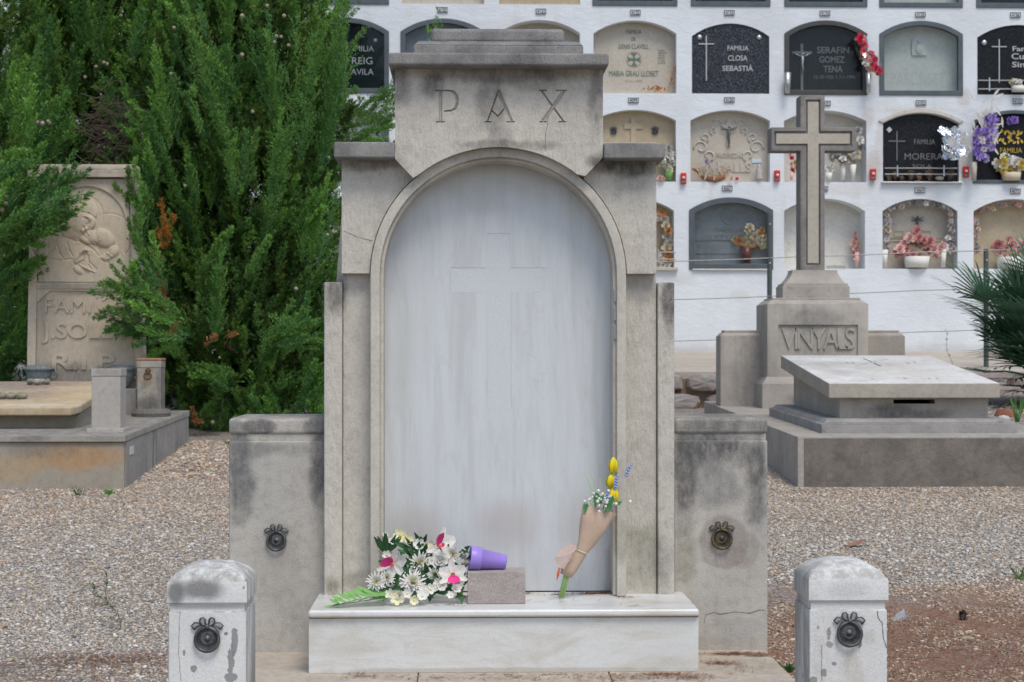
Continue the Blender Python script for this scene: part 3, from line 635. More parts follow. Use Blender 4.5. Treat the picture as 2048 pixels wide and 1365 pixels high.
# number tag on the side of the platform
M_WP = plain('white enamel', (.55, .55, .55), .4)
MB().box(xr-.006, xr-.0015, 11.42, 11.55, Z(909, 11.5, 250), Z(893, 11.5, 250)).build('number_tag', M_WP, lt, bevel=.001)
# posts
def post(px0, px1, pyt, pyb, Y, name, label, capc, mat, plinth=True, capk=(15,)):
    a, c = X(px0, Y), X(px1, Y); w_ = c-a; zt = Z(pyt, Y, px0); z0 = Z(pyb, Y, px0)
    t = thing('stone_post', label, 'stone post', ((a+c)/2, Y+w_/2, z0-.02))
    zc_ = Z(pyt+capk[0], Y, px0)
    MB().box(a, c, Y, Y+w_, z0-.02, zc_).build('shaft', mat, t, bevel=.004)
    MB().box(a-.003, c+.003, Y-.003, Y+w_+.003, zc_+.0006, zt).build('cap', mat, t, bevel=.003)
    return t, a, c, w_, zt, z0
M_PST = stone('smooth grey post stone', (.45, .415, .365), (.40, .37, .33), grime=.25, patch=4, topdirt=.4, spots=[SP(213, 744, 11.5, 30, 7, .5, (.2, .19, .18))])
t, a, c, w_, zt, z0 = post(183, 241, 738, 858, 11.5, 'p', 'smooth grey square stone post at the front corner of the platform tomb', None, M_PST)
MB().box(a-.028, c+.028, 11.472, 11.5+w_+.028, z0-.045, z0+.004).build('plinth', M_PST, t, bevel=.005)
M_PS2 = stone('crumbling blackened post', (.40, .36, .30), (.30, .27, .23), grime=.7, patch=7, topdirt=.4, bumpd=.007, spots=[
    SP(298, 810, 13.05, 30, 22, .85, (.12, .115, .105), dict(wob=.5)), SP(320, 770, 13.05, 8, 40, .6, (.15, .14, .13)), SP(296, 755, 13.05, 16, 16, .6, (.45, .34, .22), dict(soft=.2)), SP(297, 775, 13.05, 5, 20, .6, (.5, .38, .24))])
t, a, c, w_, zt, z0 = post(274.5, 322, 722, 824, 13.05, 'p', 'crumbling blackened stone post with a terracotta tile on top, behind the smooth post', None, M_PS2, capk=(14,))
MB().box(a-.006, c+.006, 13.044, 13.05+w_+.006, zt+.001, zt+.019).build('terracotta_tile', stone('terracotta tile', (.42, .20, .12), (.36, .17, .11), grime=.3, topdirt=.2), t, bevel=.006)
m = MB().lathe([(w_*.8, -.03), (w_*.85, .0), (w_*.78, .028), (w_*.6, .035)], ((a+c)/2, 13.05+w_/2, z0-.012), 'z', 14)
m.build('mortar_foot', stone('rough mortar', (.25, .23, .2), (.16, .15, .14), grime=.7, bumpd=.015), t)
hd = P(296, 748, 13.04); m = MB().ball((hd.x, 13.04, hd.z+.022), .022, 8)
m.tube([(hd.x+.026*math.sin(2*math.pi*k/16), 13.02, hd.z-.016+.026*math.cos(2*math.pi*k/16)) for k in range(16)], .006, 6, True)
m.build('ring_handle', plain('rusty iron', (.13, .07, .045), .8, .3, .3), t, smooth=True)
# ledge and headstone
YH = 13.42
MB().hexa([(-4.4, 13.3, .66), (X(272, 13.3), 13.3, .66), (X(272, 13.3), 13.84, .67), (-4.4, 13.84, .67)], [(-4.4, 13.3, Z(778, 13.3, 250)), (X(272, 13.3), 13.3, Z(778, 13.3, 250)), (X(272, 13.3), 13.84, Z(778, 13.3, 250)), (-4.4, 13.84, Z(778, 13.3, 250))]).build('ledge', M_LS, lt, bevel=.008)
M_HS = stone('warm sandstone', (.55, .465, .355), (.49, .415, .325), grime=.14, patch=3, bumpd=.002, topdirt=.3, spots=[
    SP(165, 345, YH, 110, 14, .55, (.2, .19, .18)), SP(160, 572, YH, 100, 7, .6, (.17, .16, .15)), SP(160, 755, YH, 95, 30, .7, (.15, .14, .13)), SP(85, 640, YH, 8, 90, .3, (.2, .18, .15)), SP(150, 500, YH, 90, 60, .3, (.40, .31, .22))])
hs = thing('carved_headstone', 'tall sandstone headstone with a relief of a veiled mother, above the planters', 'headstone', (X(165, YH), YH, .85))
zbase = Z(778, YH, 200)-.0
def hx(px): return X(px, YH)
zc_ = Z(355, YH, 100)
m = MB().prism([(hx(53), zbase), (hx(286), zbase), (hx(270), zc_), (hx(60), zc_)], YH+.03, YH+.20); m.build('tablet', M_HS, hs, bevel=.004)
MB().box(hx(55), hx(270), YH-.02, YH+.215, zc_+.001, Z(340, YH, 100)).build('lower_cap', M_HS, hs, bevel=.004)
MB().box(hx(68), hx(270), YH-.005, YH+.2, Z(340, YH, 100)+.001, Z(329, YH, 100)).build('upper_cap', M_HS, hs, bevel=.005)
for a, b_, c, d in ((53, 70, 60, 76), (272, 286, 258, 269)):
    MB().prism([(hx(a), zbase), (hx(b_), zbase), (hx(d), zc_-.001), (hx(c), zc_-.001)], YH, YH+.0295).build('pilaster', M_HS, hs, bevel=.003)
MB().box(hx(72), hx(272), YH+.004, YH+.0295, Z(578, YH, 100), Z(566, YH, 100)).build('string_course', M_HS, hs, bevel=.003)
MB().prism([(hx(70.5), Z(606, YH)), (hx(74), Z(606, YH)), (hx(98), Z(583, YH)), (hx(245), Z(583, YH)), (hx(245), Z(578.5, YH)), (hx(70.5), Z(578.5, YH))], YH+.012, YH+.0295).build('panel_corner', M_HS, hs, bevel=.002)
for s_, a, b_, c, d, bo in (('FAMILIA', 90, 250, 597, 626, 0), ('J.SOLER', 84, 258, 645, 687, .014), ('R.I.P.', 104, 243, 708, 740, .018)):
    tpx(s_, a, b_, c, d, YH+.0297, M_HS, hs, ext=.012, bold=bo)
# relief as a height field
def relief():
    nx_, nz_ = 190, 190; x0, x1, y0_, y1_ = 76, 258, 358, 564
    gx, gy = np.meshgrid(np.linspace(x0, x1, nx_), np.linspace(y0_, y1_, nz_))
    H = np.zeros_like(gx)
    circ = (np.hypot(gx-172, gy-452) < 79); recess = circ | ((gy > 452) & (abs(gx-172) < 79)); H[recess] = -7
    def ell(cx, cy, rx, ry, ang, h, base=0, p=.5, soft=1):
        c, s = math.cos(R(ang)), math.sin(R(ang)); u = ((gx-cx)*c+(gy-cy)*s)/rx; v = (-(gx-cx)*s+(gy-cy)*c)/ry
        d = u*u+v*v; e = np.where(d < 1, base+h*np.clip(1-d, 0, 1)**p, -99); np.maximum(H, np.where(e > -50, e-7, -99), out=H)
    def line(pts, w, h, groove=False):
        for (ax, ay), (bx, by) in zip(pts, pts[1:]):
            dx, dy = bx-ax, by-ay; t = np.clip(((gx-ax)*dx+(gy-ay)*dy)/(dx*dx+dy*dy), 0, 1); d = np.hypot(gx-ax-t*dx, gy-ay-t*dy)
            k = np.exp(-(d/w)**2)*h
            if groove: H[:] = H-k*(d < 3*w)
            else: H[:] = H+k*(d < 3*w)
    def arcl(cx, cy, r, a0_, a1_, w, h, groove=True): line([(cx+r*math.cos(R(a)), cy-r*math.sin(R(a))) for a in np.linspace(a0_, a1_, 24)], w, h, groove)
    arcl(165, 430, 39, -40, 190, 1.3, 2.5); arcl(218, 474, 47, -62, 110, 1.2, 2.5)
    # bodies
    ell(120, 560, 52, 62, 8, 5, 1, .4); ell(225, 556, 42, 66, -10, 5, 1, .4); ell(165, 545, 55, 50, 0, 5, 2, .4)
    ell(152, 500, 44, 26, 10, 5, 1)
    # veil, head, face
    ell(150, 438, 34, 44, 12, 7, 1, .5); ell(160, 424, 33, 33, 20, 8, 2, .5); ell(158, 446, 26, 34, 30, 10, 2, .5)
    ell(165, 440, 21, 26, -62, 9, 5, .5); ell(160, 448, 15, 22, 32, 12, 4, .5)
    ell(179, 438, 6, 5, 60, 9, 8, .5); ell(172, 458, 4, 5, 20, 9, 8, .5); ell(165, 461, 6, 5, 20, 8, 8, .5)
    line([(152, 430), (163, 424), (176, 427), (189, 436)], 1.4, 3.5, True); line([(148, 446), (152, 430)], 1.4, 3, True)
    line([(168, 436), (172, 438), (176, 438)], 1.3, 3.5, True); line([(167, 433), (173, 433), (178, 436)], 1, 2)
    line([(181, 438), (177, 447), (173, 450)], 1.2, 3, True); line([(164, 453), (169, 456)], 1, 3.2, True)
    # the man's head laid back, beard
    ell(206, 476, 24, 17, 35, 12, 3, .5); ell(184, 474, 21, 13, 28, 11, 3, .5); ell(170, 480, 14, 8, 30, 9, 3, .5)
    line([(172, 466), (176, 472), (173, 476)], 1.3, 3, True); line([(177, 462), (180, 467)], 1.2, 3, True); line([(190, 455), (192, 462)], 1.6, 3.5, True); line([(160, 483), (172, 489), (183, 498)], 1.6, 4, True)
    line([(188, 484), (194, 489), (200, 484)], 1.4, 3, True)
    # hands
    for k in range(4):
        line([(150+k*3.5, 522-k*3), (160+k*3, 506-k*2.5), (170+k*1.5, 500+k*.5)], 1.9, 4.5); line([(203+k*3, 516+k*1.6), (214+k*3.2, 506+k*2.5), (224+k*2.5, 496+k*3)], 2, 4.5)
    ell(157, 518, 12, 15, 20, 11, 2, .5); ell(226, 503, 12, 13, 40, 11, 2, .5); line([(145, 533), (166, 522)], 1.5, 3.5, True)
    ell(156, 540, 14, 8, 40, 10, 3, .5)
    for k in range(4): line([(158+k*5, 530+k*2), (174+k*5, 540+k*1.5)], 1.6, 3)
    # folds
    for p_ in ([(112, 490), (118, 508), (126, 518)], [(134, 488), (138, 502), (144, 512)], [(100, 518), (120, 521), (142, 518)], [(172, 505), (178, 525), (192, 538)], [(186, 500), (196, 512)], [(238, 498), (244, 516)], [(134, 476), (148, 482), (160, 482)], [(176, 512), (176, 530), (184, 545)], [(212, 520), (222, 534)]):
        line(p_, 1.5, 3, True)
    edge = np.minimum(np.minimum(gx-x0, x1-gx), np.minimum(gy-y0_, y1_-gy)); H = np.where(edge < 1.5, np.minimum(H, 0), H)
    H = np.clip(H, -9, 12)
    q = YH/F_PX; Vx = np.array([P(a, 600, YH+.012).x for a in np.linspace(x0, x1, nx_)]); Vz = np.array([P(170, b_, YH+.012).z for b_ in np.linspace(y0_, y1_, nz_)])
    XX, ZZ = np.meshgrid(Vx, Vz); V = np.stack([XX, YH+.022-H*.0021, ZZ], -1).reshape(-1, 3)
    # sink below the tablet face only inside a hollow box: tablet front sits behind the field
    V[:, 1] = np.minimum(V[:, 1], YH+.0395)
    i = np.arange(nx_-1); j = np.arange(nz_-1)[:, None]*nx_; a = (i+j).ravel(); Fq = np.stack([a, a+nx_, a+nx_+1, a+1], 1)
    return npmesh('relief', V, Fq, M_HS, hs, None, True)
relief()
# recess for the relief: push the tablet front back there
tab = [o for o in hs.children if o.name.startswith('tablet')][0]
cut(tab, MB().box(hx(76.5), hx(257.5), YH-.1, YH+.06, Z(563.5, YH), Z(358.5, YH)))
# bronze planters on the ledge
M_URN = bronze('verdigris bronze', (.13, .155, .155), (.20, .225, .22)); M_URN.node_tree.nodes['Principled BSDF'].inputs['Metallic'].default_value = .2; M_URN.node_tree.nodes['Principled BSDF'].inputs['Roughness'].default_value = .7
for px, lab in ((75, 'verdigris bronze oval planter with loop handles, left of the two at the headstone foot'), (240, 'verdigris bronze oval planter partly hidden behind the smooth post')):
    Yu = 13.335; c = P(px, 765, Yu); zl = Z(778, 13.3, px)
    t = thing('bronze_planter', lab, 'planter', (c.x, Yu+.03, zl), 'bronze planters at the headstone')
    hgt = Z(731, Yu, px)-zl; w_ = 28*Yu/F_PX
    MB().lathe([(w_*.45, 0), (w_*.5, hgt*.1), (w_*.72, hgt*.3), (w_*.9, hgt*.62), (w_*.93, hgt*.78), (w_*1.0, hgt*.80), (w_*.98, hgt*.86), (w_*.78, hgt*1.0), (w_*.7, hgt*.98), (w_*.6, hgt*.9)], (c.x, Yu+.04, zl), 'z', 20, 1, .62).build('bowl', M_URN, t, smooth=True)
    for s_ in (-1, 1):
        m = MB().tube([(c.x+s_*w_*.9, Yu+.04, zl+hgt*.82), (c.x+s_*w_*1.15, Yu+.04, zl+hgt*.86), (c.x+s_*w_*1.24, Yu+.04, zl+hgt*.6), (c.x+s_*w_*1.14, Yu+.04, zl+hgt*.42), (c.x+s_*w_*.9, Yu+.04, zl+hgt*.5)], .009, 6)
        m.build('handle', M_URN, t, smooth=True)
# wreath dish and stone bolster on the slab
tz_ = lambda y: tl(y, z2)
c = P(77, 768, 12.92); M_DSH = stone('olive glazed stoneware', (.22, .21, .15), (.32, .30, .24), grime=.5, patch=12)
t = thing('wreath_dish', 'round olive stone wreath with a pale lilac flower, lying on the stained slab', 'wreath', (c.x, 12.92, tz_(12.92)))
m = MB(); m.tube([(c.x+.07*math.cos(a), 12.92+.05*math.sin(a), tz_(12.92)+.022+.006*math.sin(a*5)) for a in np.linspace(0, 6.28, 22)[:-1]], .017, 8, True).build('wreath_ring', M_DSH, t, smooth=True)
m = MB()
for k in range(5): m.ball((c.x-.02+.014*k-.01, 12.90+random.uniform(-.02, .02), tz_(12.92)+.028), .013, 6)
m.build('flower', plain('pale lilac', (.62, .5, .66), .7), t, smooth=True)
m = MB(); c = P(8, 800, 12.15)
for k in range(5): m.ball((c.x-.16+.07*k, 12.15, tz_(12.15)+.022), .036-.003*(k % 2), 8, 1.2, 1, .75)
solo(m.build('stone_garland', M_DSH, None, smooth=True), 'knotted olive stone garland lying on the stained slab at the left edge', 'garland')
# ================================================================== right tomb
Y0 = 11.25
M_RT = stone('grey brown tomb stone', (.45, .41, .355), (.355, .32, .28), grime=.45, streaks=.25, patch=3, bumpd=.0025, topdirt=.25, grain=1.2, spots=[
    SP(1622, 640, 14.6, 60, 26, .5, (.16, .155, .145)), SP(1640, 785, 14.6, 60, 30, .2, (.4, .38, .35)), SP(1780, 824, 11.75, 60, 20, .75, (.10, .095, .09), dict(wob=.6)), SP(1860, 830, 11.75, 50, 12, .6, (.12, .115, .105))])
M_RF = stone('dark rustic front stone', (.24, .21, .18), (.16, .14, .12), grime=.6, grimec=(.34, .31, .27), patch=7, bumpd=.007, topdirt=0, grain=1.3)
M_RS = stone('sky-lit pale slab', (.64, .63, .60), (.54, .51, .46), grime=.18, patch=4, bumpd=.0015, topdirt=0, spots=[
    (3.05, 12.2, .3, .14, .5, (.58, .54, .42), dict(axis='xy')), (2.9, 12.75, .45, .3, .35, (.3, .27, .23), dict(axis='xy', wob=.8)), (2.65, 12.3, .12, .2, .35, (.36, .3, .24), dict(axis='xy', wob=.8))])
M_RSE = stone('slab edge stone', (.42, .38, .31), (.37, .33, .28), grime=.3, patch=4)
rt_ = thing('cross_tomb', 'grey tomb with a tall outlined cross on a stepped pedestal and a tilted slab', 'tomb', (2.97, 13, .3))
zp = Z(873.8, Y0, 1594); xl = X(1593.5, Y0)
def spz(z, y): return z+(y-Y0)*.0225
MB().hexa([(xl+.006, Y0+.006, .1), (3.84, Y0+.006, .1), (3.84, 15.8, .1), (2.165, 15.8, .1)], [(xl+.006, Y0+.006, zp), (3.84, Y0+.006, zp), (3.84, 15.8, spz(zp, 15.8)), (2.165, 15.8, spz(zp, 15.8))]).build('platform', M_RT, rt_, bevel=.006)
MB().box(xl+.05, 3.835, Y0, Y0+.0055, .12, zp-.012).build('rustic_front', M_RF, rt_)
# step with cove
a, b_ = X(1643, 11.55), X(2036.6, 11.55); zs0, zs1, zs2 = Z(870, 11.55, 1643)-.01, Z(850.3, 11.55, 1643), Z(838.6, 11.62, 1649)
yb_ = 13.55
bo = [(a, 11.55, zs0), (b_, 11.55, zs0), (b_, yb_, spz(zs0, yb_)-.006), (a, yb_, spz(zs0, yb_)-.006)]
mi = [(a, 11.55, zs1), (b_, 11.55, zs1), (b_, yb_, zs1+.046), (a, yb_, zs1+.046)]
to = [(a+.045, 11.61, zs2), (b_-.045, 11.61, zs2), (b_-.045, yb_-.06, zs2+.042), (a+.045, yb_-.06, zs2+.042)]
me_ = [tuple((np.array(p)*.5+np.array(q)*.5)-np.array((0, 0, .006))) for p, q in zip(mi, to)]
m = MB().hexa(bo, mi); m.hexa([(p[0], p[1], p[2]+.0004) for p in mi], me_); m.hexa([(p[0], p[1], p[2]+.0004) for p in me_], to); m.build('moulded_step', stone('sooty step stone', (.36, .34, .315), (.28, .265, .25), grime=.7, patch=6, topdirt=.35), rt_, bevel=.0035)
ca, cb_ = X(1679, 11.75), X(1976.5, 11.75); zt0, zt1 = Z(797, 11.65, 1700), Z(767, 11.65, 1700); zt3 = Z(711, 13.43, 1700)
tt = (zt3-zt1)/(13.43-11.65)
chest = MB().hexa([(ca, 11.75, .70), (cb_, 11.75, .70), (cb_, 13.4, .74), (ca, 13.4, .74)], [(ca, 11.75, zt0+.01), (cb_, 11.75, zt0+.01), (cb_, 13.4, zt0+tt*1.7), (ca, 13.4, zt0+tt*1.7)]).build('chest', M_RT, rt_, bevel=.004)
cut(chest, MB().box(X(1787, 11.75), X(1870, 11.75), 11.7, 11.95, Z(808, 11.75, 1800), Z(799.5, 11.75, 1800)))
MB().box(X(1785, 11.9), X(1872, 11.9), 11.90, 11.91, Z(812, 11.75, 1800), Z(796, 11.75, 1800)).build('vent_dark_plate', plain('black slot shade', (.004, .004, .004), 1), rt_)  # black plate paints the darkness inside the vent slot
sa, sb_ = X(1657.5, 11.65), X(2000, 11.65)
slab = MB().hexa([(sa, 11.65, zt0), (sb_, 11.65, zt0), (sb_, 13.43, zt0+tt*1.78), (sa, 13.43, zt0+tt*1.78)], [(sa, 11.65, zt1), (sb_, 11.65, zt1), (sb_, 13.43, zt3), (sa, 13.43, zt3)]).build('slab', M_RS, rt_, bevel=.007)
slab.data.materials.append(M_RSE)
for p in slab.data.polygons:
    if abs(p.normal.z) < .5: p.material_index = 1  # edges stay darker; the top's paler tone paints in sky light
def onslab(px, py):
    r = ray(px, py); # plane z = zt1 + tt*(y-11.65)
    t = (zt1-tt*11.65-CAM_H)/(r.z-tt*r.y); return CL+r*t
def slabcut(p0, p1, w_):
    a_, b2 = onslab(*p0), onslab(*p1); d = (b2-a_).normalized(); n = Vector((d.y, -d.x, 0)).normalized()*w_/2; up = Vector((0, 0, .02)); dn = Vector((0, 0, -.008))
    m = MB().hexa([a_-n+dn, a_+n+dn, b2+n+dn, b2-n+dn], [a_-n+up, a_+n+up, b2+n+up, b2-n+up])
    return m
M_DK = plain('carved shadowed groove', (.16, .145, .12), .95)
for p0, p1, w_ in (((1722, 716), (1760, 733), .035), ((1712, 732), (1774, 718), .03)):
    cut(slab, slabcut(p0, p1, w_))
for k, (px, py) in enumerate([(1690, 724), (1703, 726), (1812, 726), (1826, 724), (1741, 757), (1806, 756), (1855, 756), (1870, 756)]):
    cut(slab, slabcut((px, py), (px+7, py+2.5), .012))
# side blocks of the headstone
def blockx(px0, px1, Y, dep, pyt, pyb, name, steps=((0, 0),)):
    z0_, z1_ = Z(pyb, Y, px0), Z(pyt, Y, px0); MB().box(X(px0, Y), X(px1, Y), Y, Y+dep, z0_, z1_).build(name, M_RT, rt_, bevel=.004); return z1_
zb0 = spz(zp, 14.95)-.01
for p0, p1 in ((1441, 1560), (1700, 1810)):
    a, b_ = X(p0, 14.95), X(p1, 14.95); z1_ = Z(672, 14.95, 1450); m = MB().box(a, b_, 14.95, 15.22, zb0, z1_)
    m.hexa([(a+.004, 14.954, z1_), (b_-.004, 14.954, z1_), (b_-.004, 15.216, z1_), (a+.004, 15.216, z1_)], [(a+.03, 14.98, z1_+.028), (b_-.03, 14.98, z1_+.028), (b_-.03, 15.19, z1_+.028), (a+.03, 15.19, z1_+.028)])
    m.box(a+.04, b_-.04, 14.99, 15.18, z1_+.028, z1_+.048); m.build('side_block', M_RT, rt_, bevel=.004)
YPd = 14.6; a, b_ = X(1534.5, YPd), X(1736.8, YPd); pw = b_-a; zb1 = spz(zp, YPd)-.01; zt_ = Z(608, YPd, 1600)
pd = MB().box(a, b_, YPd, YPd+.55, zb1, zt_).build('pedestal', M_RT, rt_, bevel=.004)
zf = Z(769, YPd, 1540); zf2 = Z(754, YPd, 1540)
m = MB().box(a-.05, b_+.05, YPd-.045, YPd+.58, zb1, zf); m.hexa([(a-.05, YPd-.045, zf), (b_+.05, YPd-.045, zf), (b_+.05, YPd+.58, zf), (a-.05, YPd+.58, zf)], [(a-.005, YPd-.005, zf2), (b_+.005, YPd-.005, zf2), (b_+.005, YPd+.555, zf2), (a-.005, YPd+.555, zf2)]); m.build('pedestal_foot', M_RT, rt_, bevel=.004)
m = MB(); m.hexa([(a+.006, YPd+.006, zt_), (b_-.006, YPd+.006, zt_), (b_-.006, YPd+.54, zt_), (a+.006, YPd+.54, zt_)], [(a+.045, YPd+.05, zt_+.035), (b_-.045, YPd+.05, zt_+.035), (b_-.045, YPd+.5, zt_+.035), (a+.045, YPd+.5, zt_+.035)]); m.box(a+.055, b_-.055, YPd+.06, YPd+.49, zt_+.035, zt_+.052); m.build('pedestal_moulding', M_RT, rt_, bevel=.003)
# name panel, sunk, letters raised inside it
cut(pd, MB().box(X(1557, YPd), X(1716, YPd), YPd-.05, YPd+.018, Z(722, YPd, 1600), Z(650, YPd, 1600)))
tpx('VINYALS', 1563, 1709, 656, 699, YPd+.018, M_RT, rt_, ext=.014, bold=.0, space=.72)
YQ = 14.72; cx_ = (a+b_)/2; zq = zt_+.052; hw = (X(1700, YQ)-X(1565.6, YQ))/2; cq = X(1632.5, YQ)
zq1 = Z(572, YQ, 1600); MB().box(cq-hw, cq+hw, YQ, YQ+.32, zq-.002, zq1).build('plinth_block', M_RT, rt_, bevel=.004)
m = MB().box(cq-hw+.014, cq+hw-.014, YQ+.012, YQ+.308, zq1, zq1+.02)
yh0, zh0, zh1 = YQ+.02, zq1+.02, Z(541, YQ+.1, 1600); hb, ht = hw-.03, (X(1669, YQ+.1)-X(1580, YQ+.1))/2
pr = []
for i in range(9):
    t_ = i/8; k = (1-math.sin(t_*math.pi/2)); pr.append((hb*k+ht*(1-k), .138*k+.105*(1-k), zh0+(zh1-zh0)*t_))
cyy = YQ+.16
for (w0, d0, za), (w1, d1, zb_) in zip(pr, pr[1:]):
    m.hexa([(cq-w0, cyy-d0, za), (cq+w0, cyy-d0, za), (cq+w0, cyy+d0, za), (cq-w0, cyy+d0, za)], [(cq-w1, cyy-d1, zb_), (cq+w1, cyy-d1, zb_), (cq+w1, cyy+d1, zb_), (cq-w1, cyy+d1, zb_)])
m.build('flared_base', M_RT, rt_)
# the cross: rough stone outline, sunk groove, smooth raised bars
M_CR1 = stone('rough cross stone', (.29, .27, .245), (.22, .205, .19), grime=.5, patch=5, bumpd=.006, grain=1.3, topdirt=.5)
M_CR2 = stone('smooth cross inlay', (.46, .41, .34), (.42, .375, .315), grime=.15, patch=3, bumpd=.001, grain=.7)
YX = 14.78
def cpoly(l, r, t_, b2, al, ar, at, ab): return px2([(l, b2), (r, b2), (r, ab), (ar, ab), (ar, at), (r, at), (r, t_), (l, t_), (l, at), (al, at), (al, ab), (l, ab)], YX)
oc = cpoly(1601, 1649.5, 191, 543, 1543, 1713, 255, 302)
cross = MB().prism(oc, YX, YX+.2).build('cross', M_CR1, rt_, bevel=.003)
ic = cpoly(1611.5, 1641, 199.5, 530, 1548.5, 1704, 262.5, 292); cut(cross, MB().prism(ic, YX-.02, YX+.022))
i2 = cpoly(1615.5, 1637.5, 204, 527, 1552.5, 1700, 267.5, 288); MB().prism(i2, YX+.004, YX+.03).build('cross_inlay', M_CR2, cross, bevel=.003)
# ================================================================== niche wall
YN = 20.5; QN = YN/F_PX
def plaster():
    b = NB('white limewash', .9, 0, .2)
    c = b.mix(b.mr(b.noise(1.2, None, 6, .62), .35, .7), (.68, .705, .73), (.60, .62, .64))
    drip = b.math('MULTIPLY', b.mr(b.noise(4, b.map(b.pos(), sc=(1, 1, .14)), 6, .6), .54, .78), .4); c = b.mix(drip, c, (.50, .44, .38))
    for i, (px, py, rx, ry, st_) in enumerate([(1745, 330, 14, 40, .5), (1927, 330, 14, 30, .35), (1735, 240, 14, 30, .4), (1840, 222, 90, 9, .4), (1350, 560, 40, 14, .2), (1000, 60, 60, 30, .15), (1925, 195, 14, 20, .4), (1480, 590, 20, 10, .25), (1700, 380, 80, 14, .2), (1760, 300, 10, 60, .3)]):
        p = P(px, py, YN); c = b.mix(b.math('MULTIPLY', b.spot(p.x, p.z, rx*QN, ry*QN, ns=3, seed=i), st_), c, (.45, .38, .31))
    base = b.mr(b.math('ADD', b.xyz(b.pos())[2], b.math('MULTIPLY', b.noise(5, None, 5), .12)), 1.36, 1.24); c = b.mix(b.math('MULTIPLY', base, .4), c, (.42, .37, .31))
    b.col(c); b.bump(b.math('ADD', b.noise(9, b.map(b.pos(), sc=(1, 1, 2)), 5, .65), b.math('MULTIPLY', b.noise(60), .25)), .009, .8); return b.m
M_PLA = plaster()
def cols(row):
    A = {-1: (422, 585), 0: (612, 776), 1: (803, 968), 2: (998, 1160), 3: (1187, 1353), 4: (1384, 1539), 5: (1571, 1733), 6: (1761, 1924), 7: (1955, 2120), 8: (2145, 2308)}
    if row == 'B': A.update({3: (1187, 1352), 4: (1381, 1540), 5: (1568, 1733), 6: (1766, 1918), 7: (1948, 2112)})
    if row == 'C': A.update({3: (1187, 1348), 4: (1380, 1544), 5: (1568, 1730), 6: (1765, 1915), 7: (1947, 2108)})
    return A
RB = {'C': (537, 421, 396), 'B': (363, 240, 219), 'A': (186, 66, 40), 'T': (9, -112, -137), 'U': (-168, -289, -314)}
CELL = {'C': (562, 382), 'B': (382, 206), 'A': (206, 30), 'T': (30, -147), 'U': (-147, -324)}
DY = lambda px: -2.2*(px-1000)/1000          # the rows drop slightly across the wall
def wz(py, px=1024): return P(px, py, YN).z
def wx(px): return P(px, 400, YN).x
def opening(c, row, inset=0, n=12):
    x0, x1 = cols(row)[c]; b_, s_, t_ = RB[row]; a, d = wx(x0)+inset, wx(x1)-inset
    if (row, c) in (('A', 4), ('B', 6), ('A', 7)): t_ += 5; s_ += 5
    zb_, zs_, zt_ = wz(b_)+inset, wz(s_)-inset*.6, wz(t_)-inset
    h = zt_-zs_; hw = (d-a)/2; r = (hw*hw+h*h)/(2*h); cx, cz = (a+d)/2, zt_-r; an = math.degrees(math.asin(hw/r))
    return a, d, zb_, zs_, [(cx+r*math.sin(R(t)), cz+r*math.cos(R(t))) for t in np.linspace(-an, an, n+1)]     # left -> right
def opoly(c, row, inset=0):
    a, d, zb_, zs_, ar = opening(c, row, inset); return [(a, zb_), (d, zb_)]+ar[::-1]
nw = thing('niche_wall', 'long white limewashed cemetery wall of arched burial niches in rows', 'niche wall', (2, YN, 1.1))
wall = MB(); CC = list(range(-1, 9))
def f4(*p): wall.quad(*[(x, YN, z) for x, z in p])
for row in 'CBATU':
    zb_, zt_ = wz(CELL[row][0]), wz(CELL[row][1])
    for c in CC:
        A = cols(row); l = wx((A[c-1][1]+A[c][0])/2) if c > -1 else wx(400); r = wx((A[c+1][0]+A[c][1])/2) if c < 8 else wx(2330)
        A0 = cols('A'); l = wx((A0[c-1][1]+A0[c][0])/2) if c > -1 else wx(400); r = wx((A0[c+1][0]+A0[c][1])/2) if c < 8 else wx(2330)
        a, d, ob, os_, ar = opening(c, row)
        f4((l, zb_), (r, zb_), (d, ob), (a, ob)); f4((l, zb_), (a, ob), ar[0], (l, zt_)); f4((d, ob), (r, zb_), (r, zt_), ar[-1])
        n = len(ar)-1
        for k in range(n):
            u0, u1 = l+(r-l)*k/n, l+(r-l)*(k+1)/n; f4(ar[k], ar[k+1], (u1, zt_), (u0, zt_))
        op = [(a, ob), (d, ob)]+ar[::-1]; m_ = len(op)
        for k in range(m_):
            p, q = op[k], op[(k+1) % m_]; wall.quad((q[0], YN, q[1]), (p[0], YN, p[1]), (p[0], YN+.34, p[1]), (q[0], YN+.34, q[1]))
zc0 = wz(562); zt_ = wz(-324); xl_, xr_ = wx(400), wx(2330)
f4((xl_, 1.0), (xr_, 1.0), (xr_, zc0), (xl_, zc0))
wall.box(xl_-3.4, xl_, YN, YN+1.2, 1.0, zt_+.2); wall.box(xr_, xr_+1.5, YN, YN+1.2, 1.0, zt_+.2); wall.box(xl_, xr_, YN-.02, YN+1.2, zt_, zt_+.22); wall.box(xl_, xr_, YN+.345, YN+1.2, 1.0, zt_)
wo = wall.build('wall_face', M_PLA, nw)
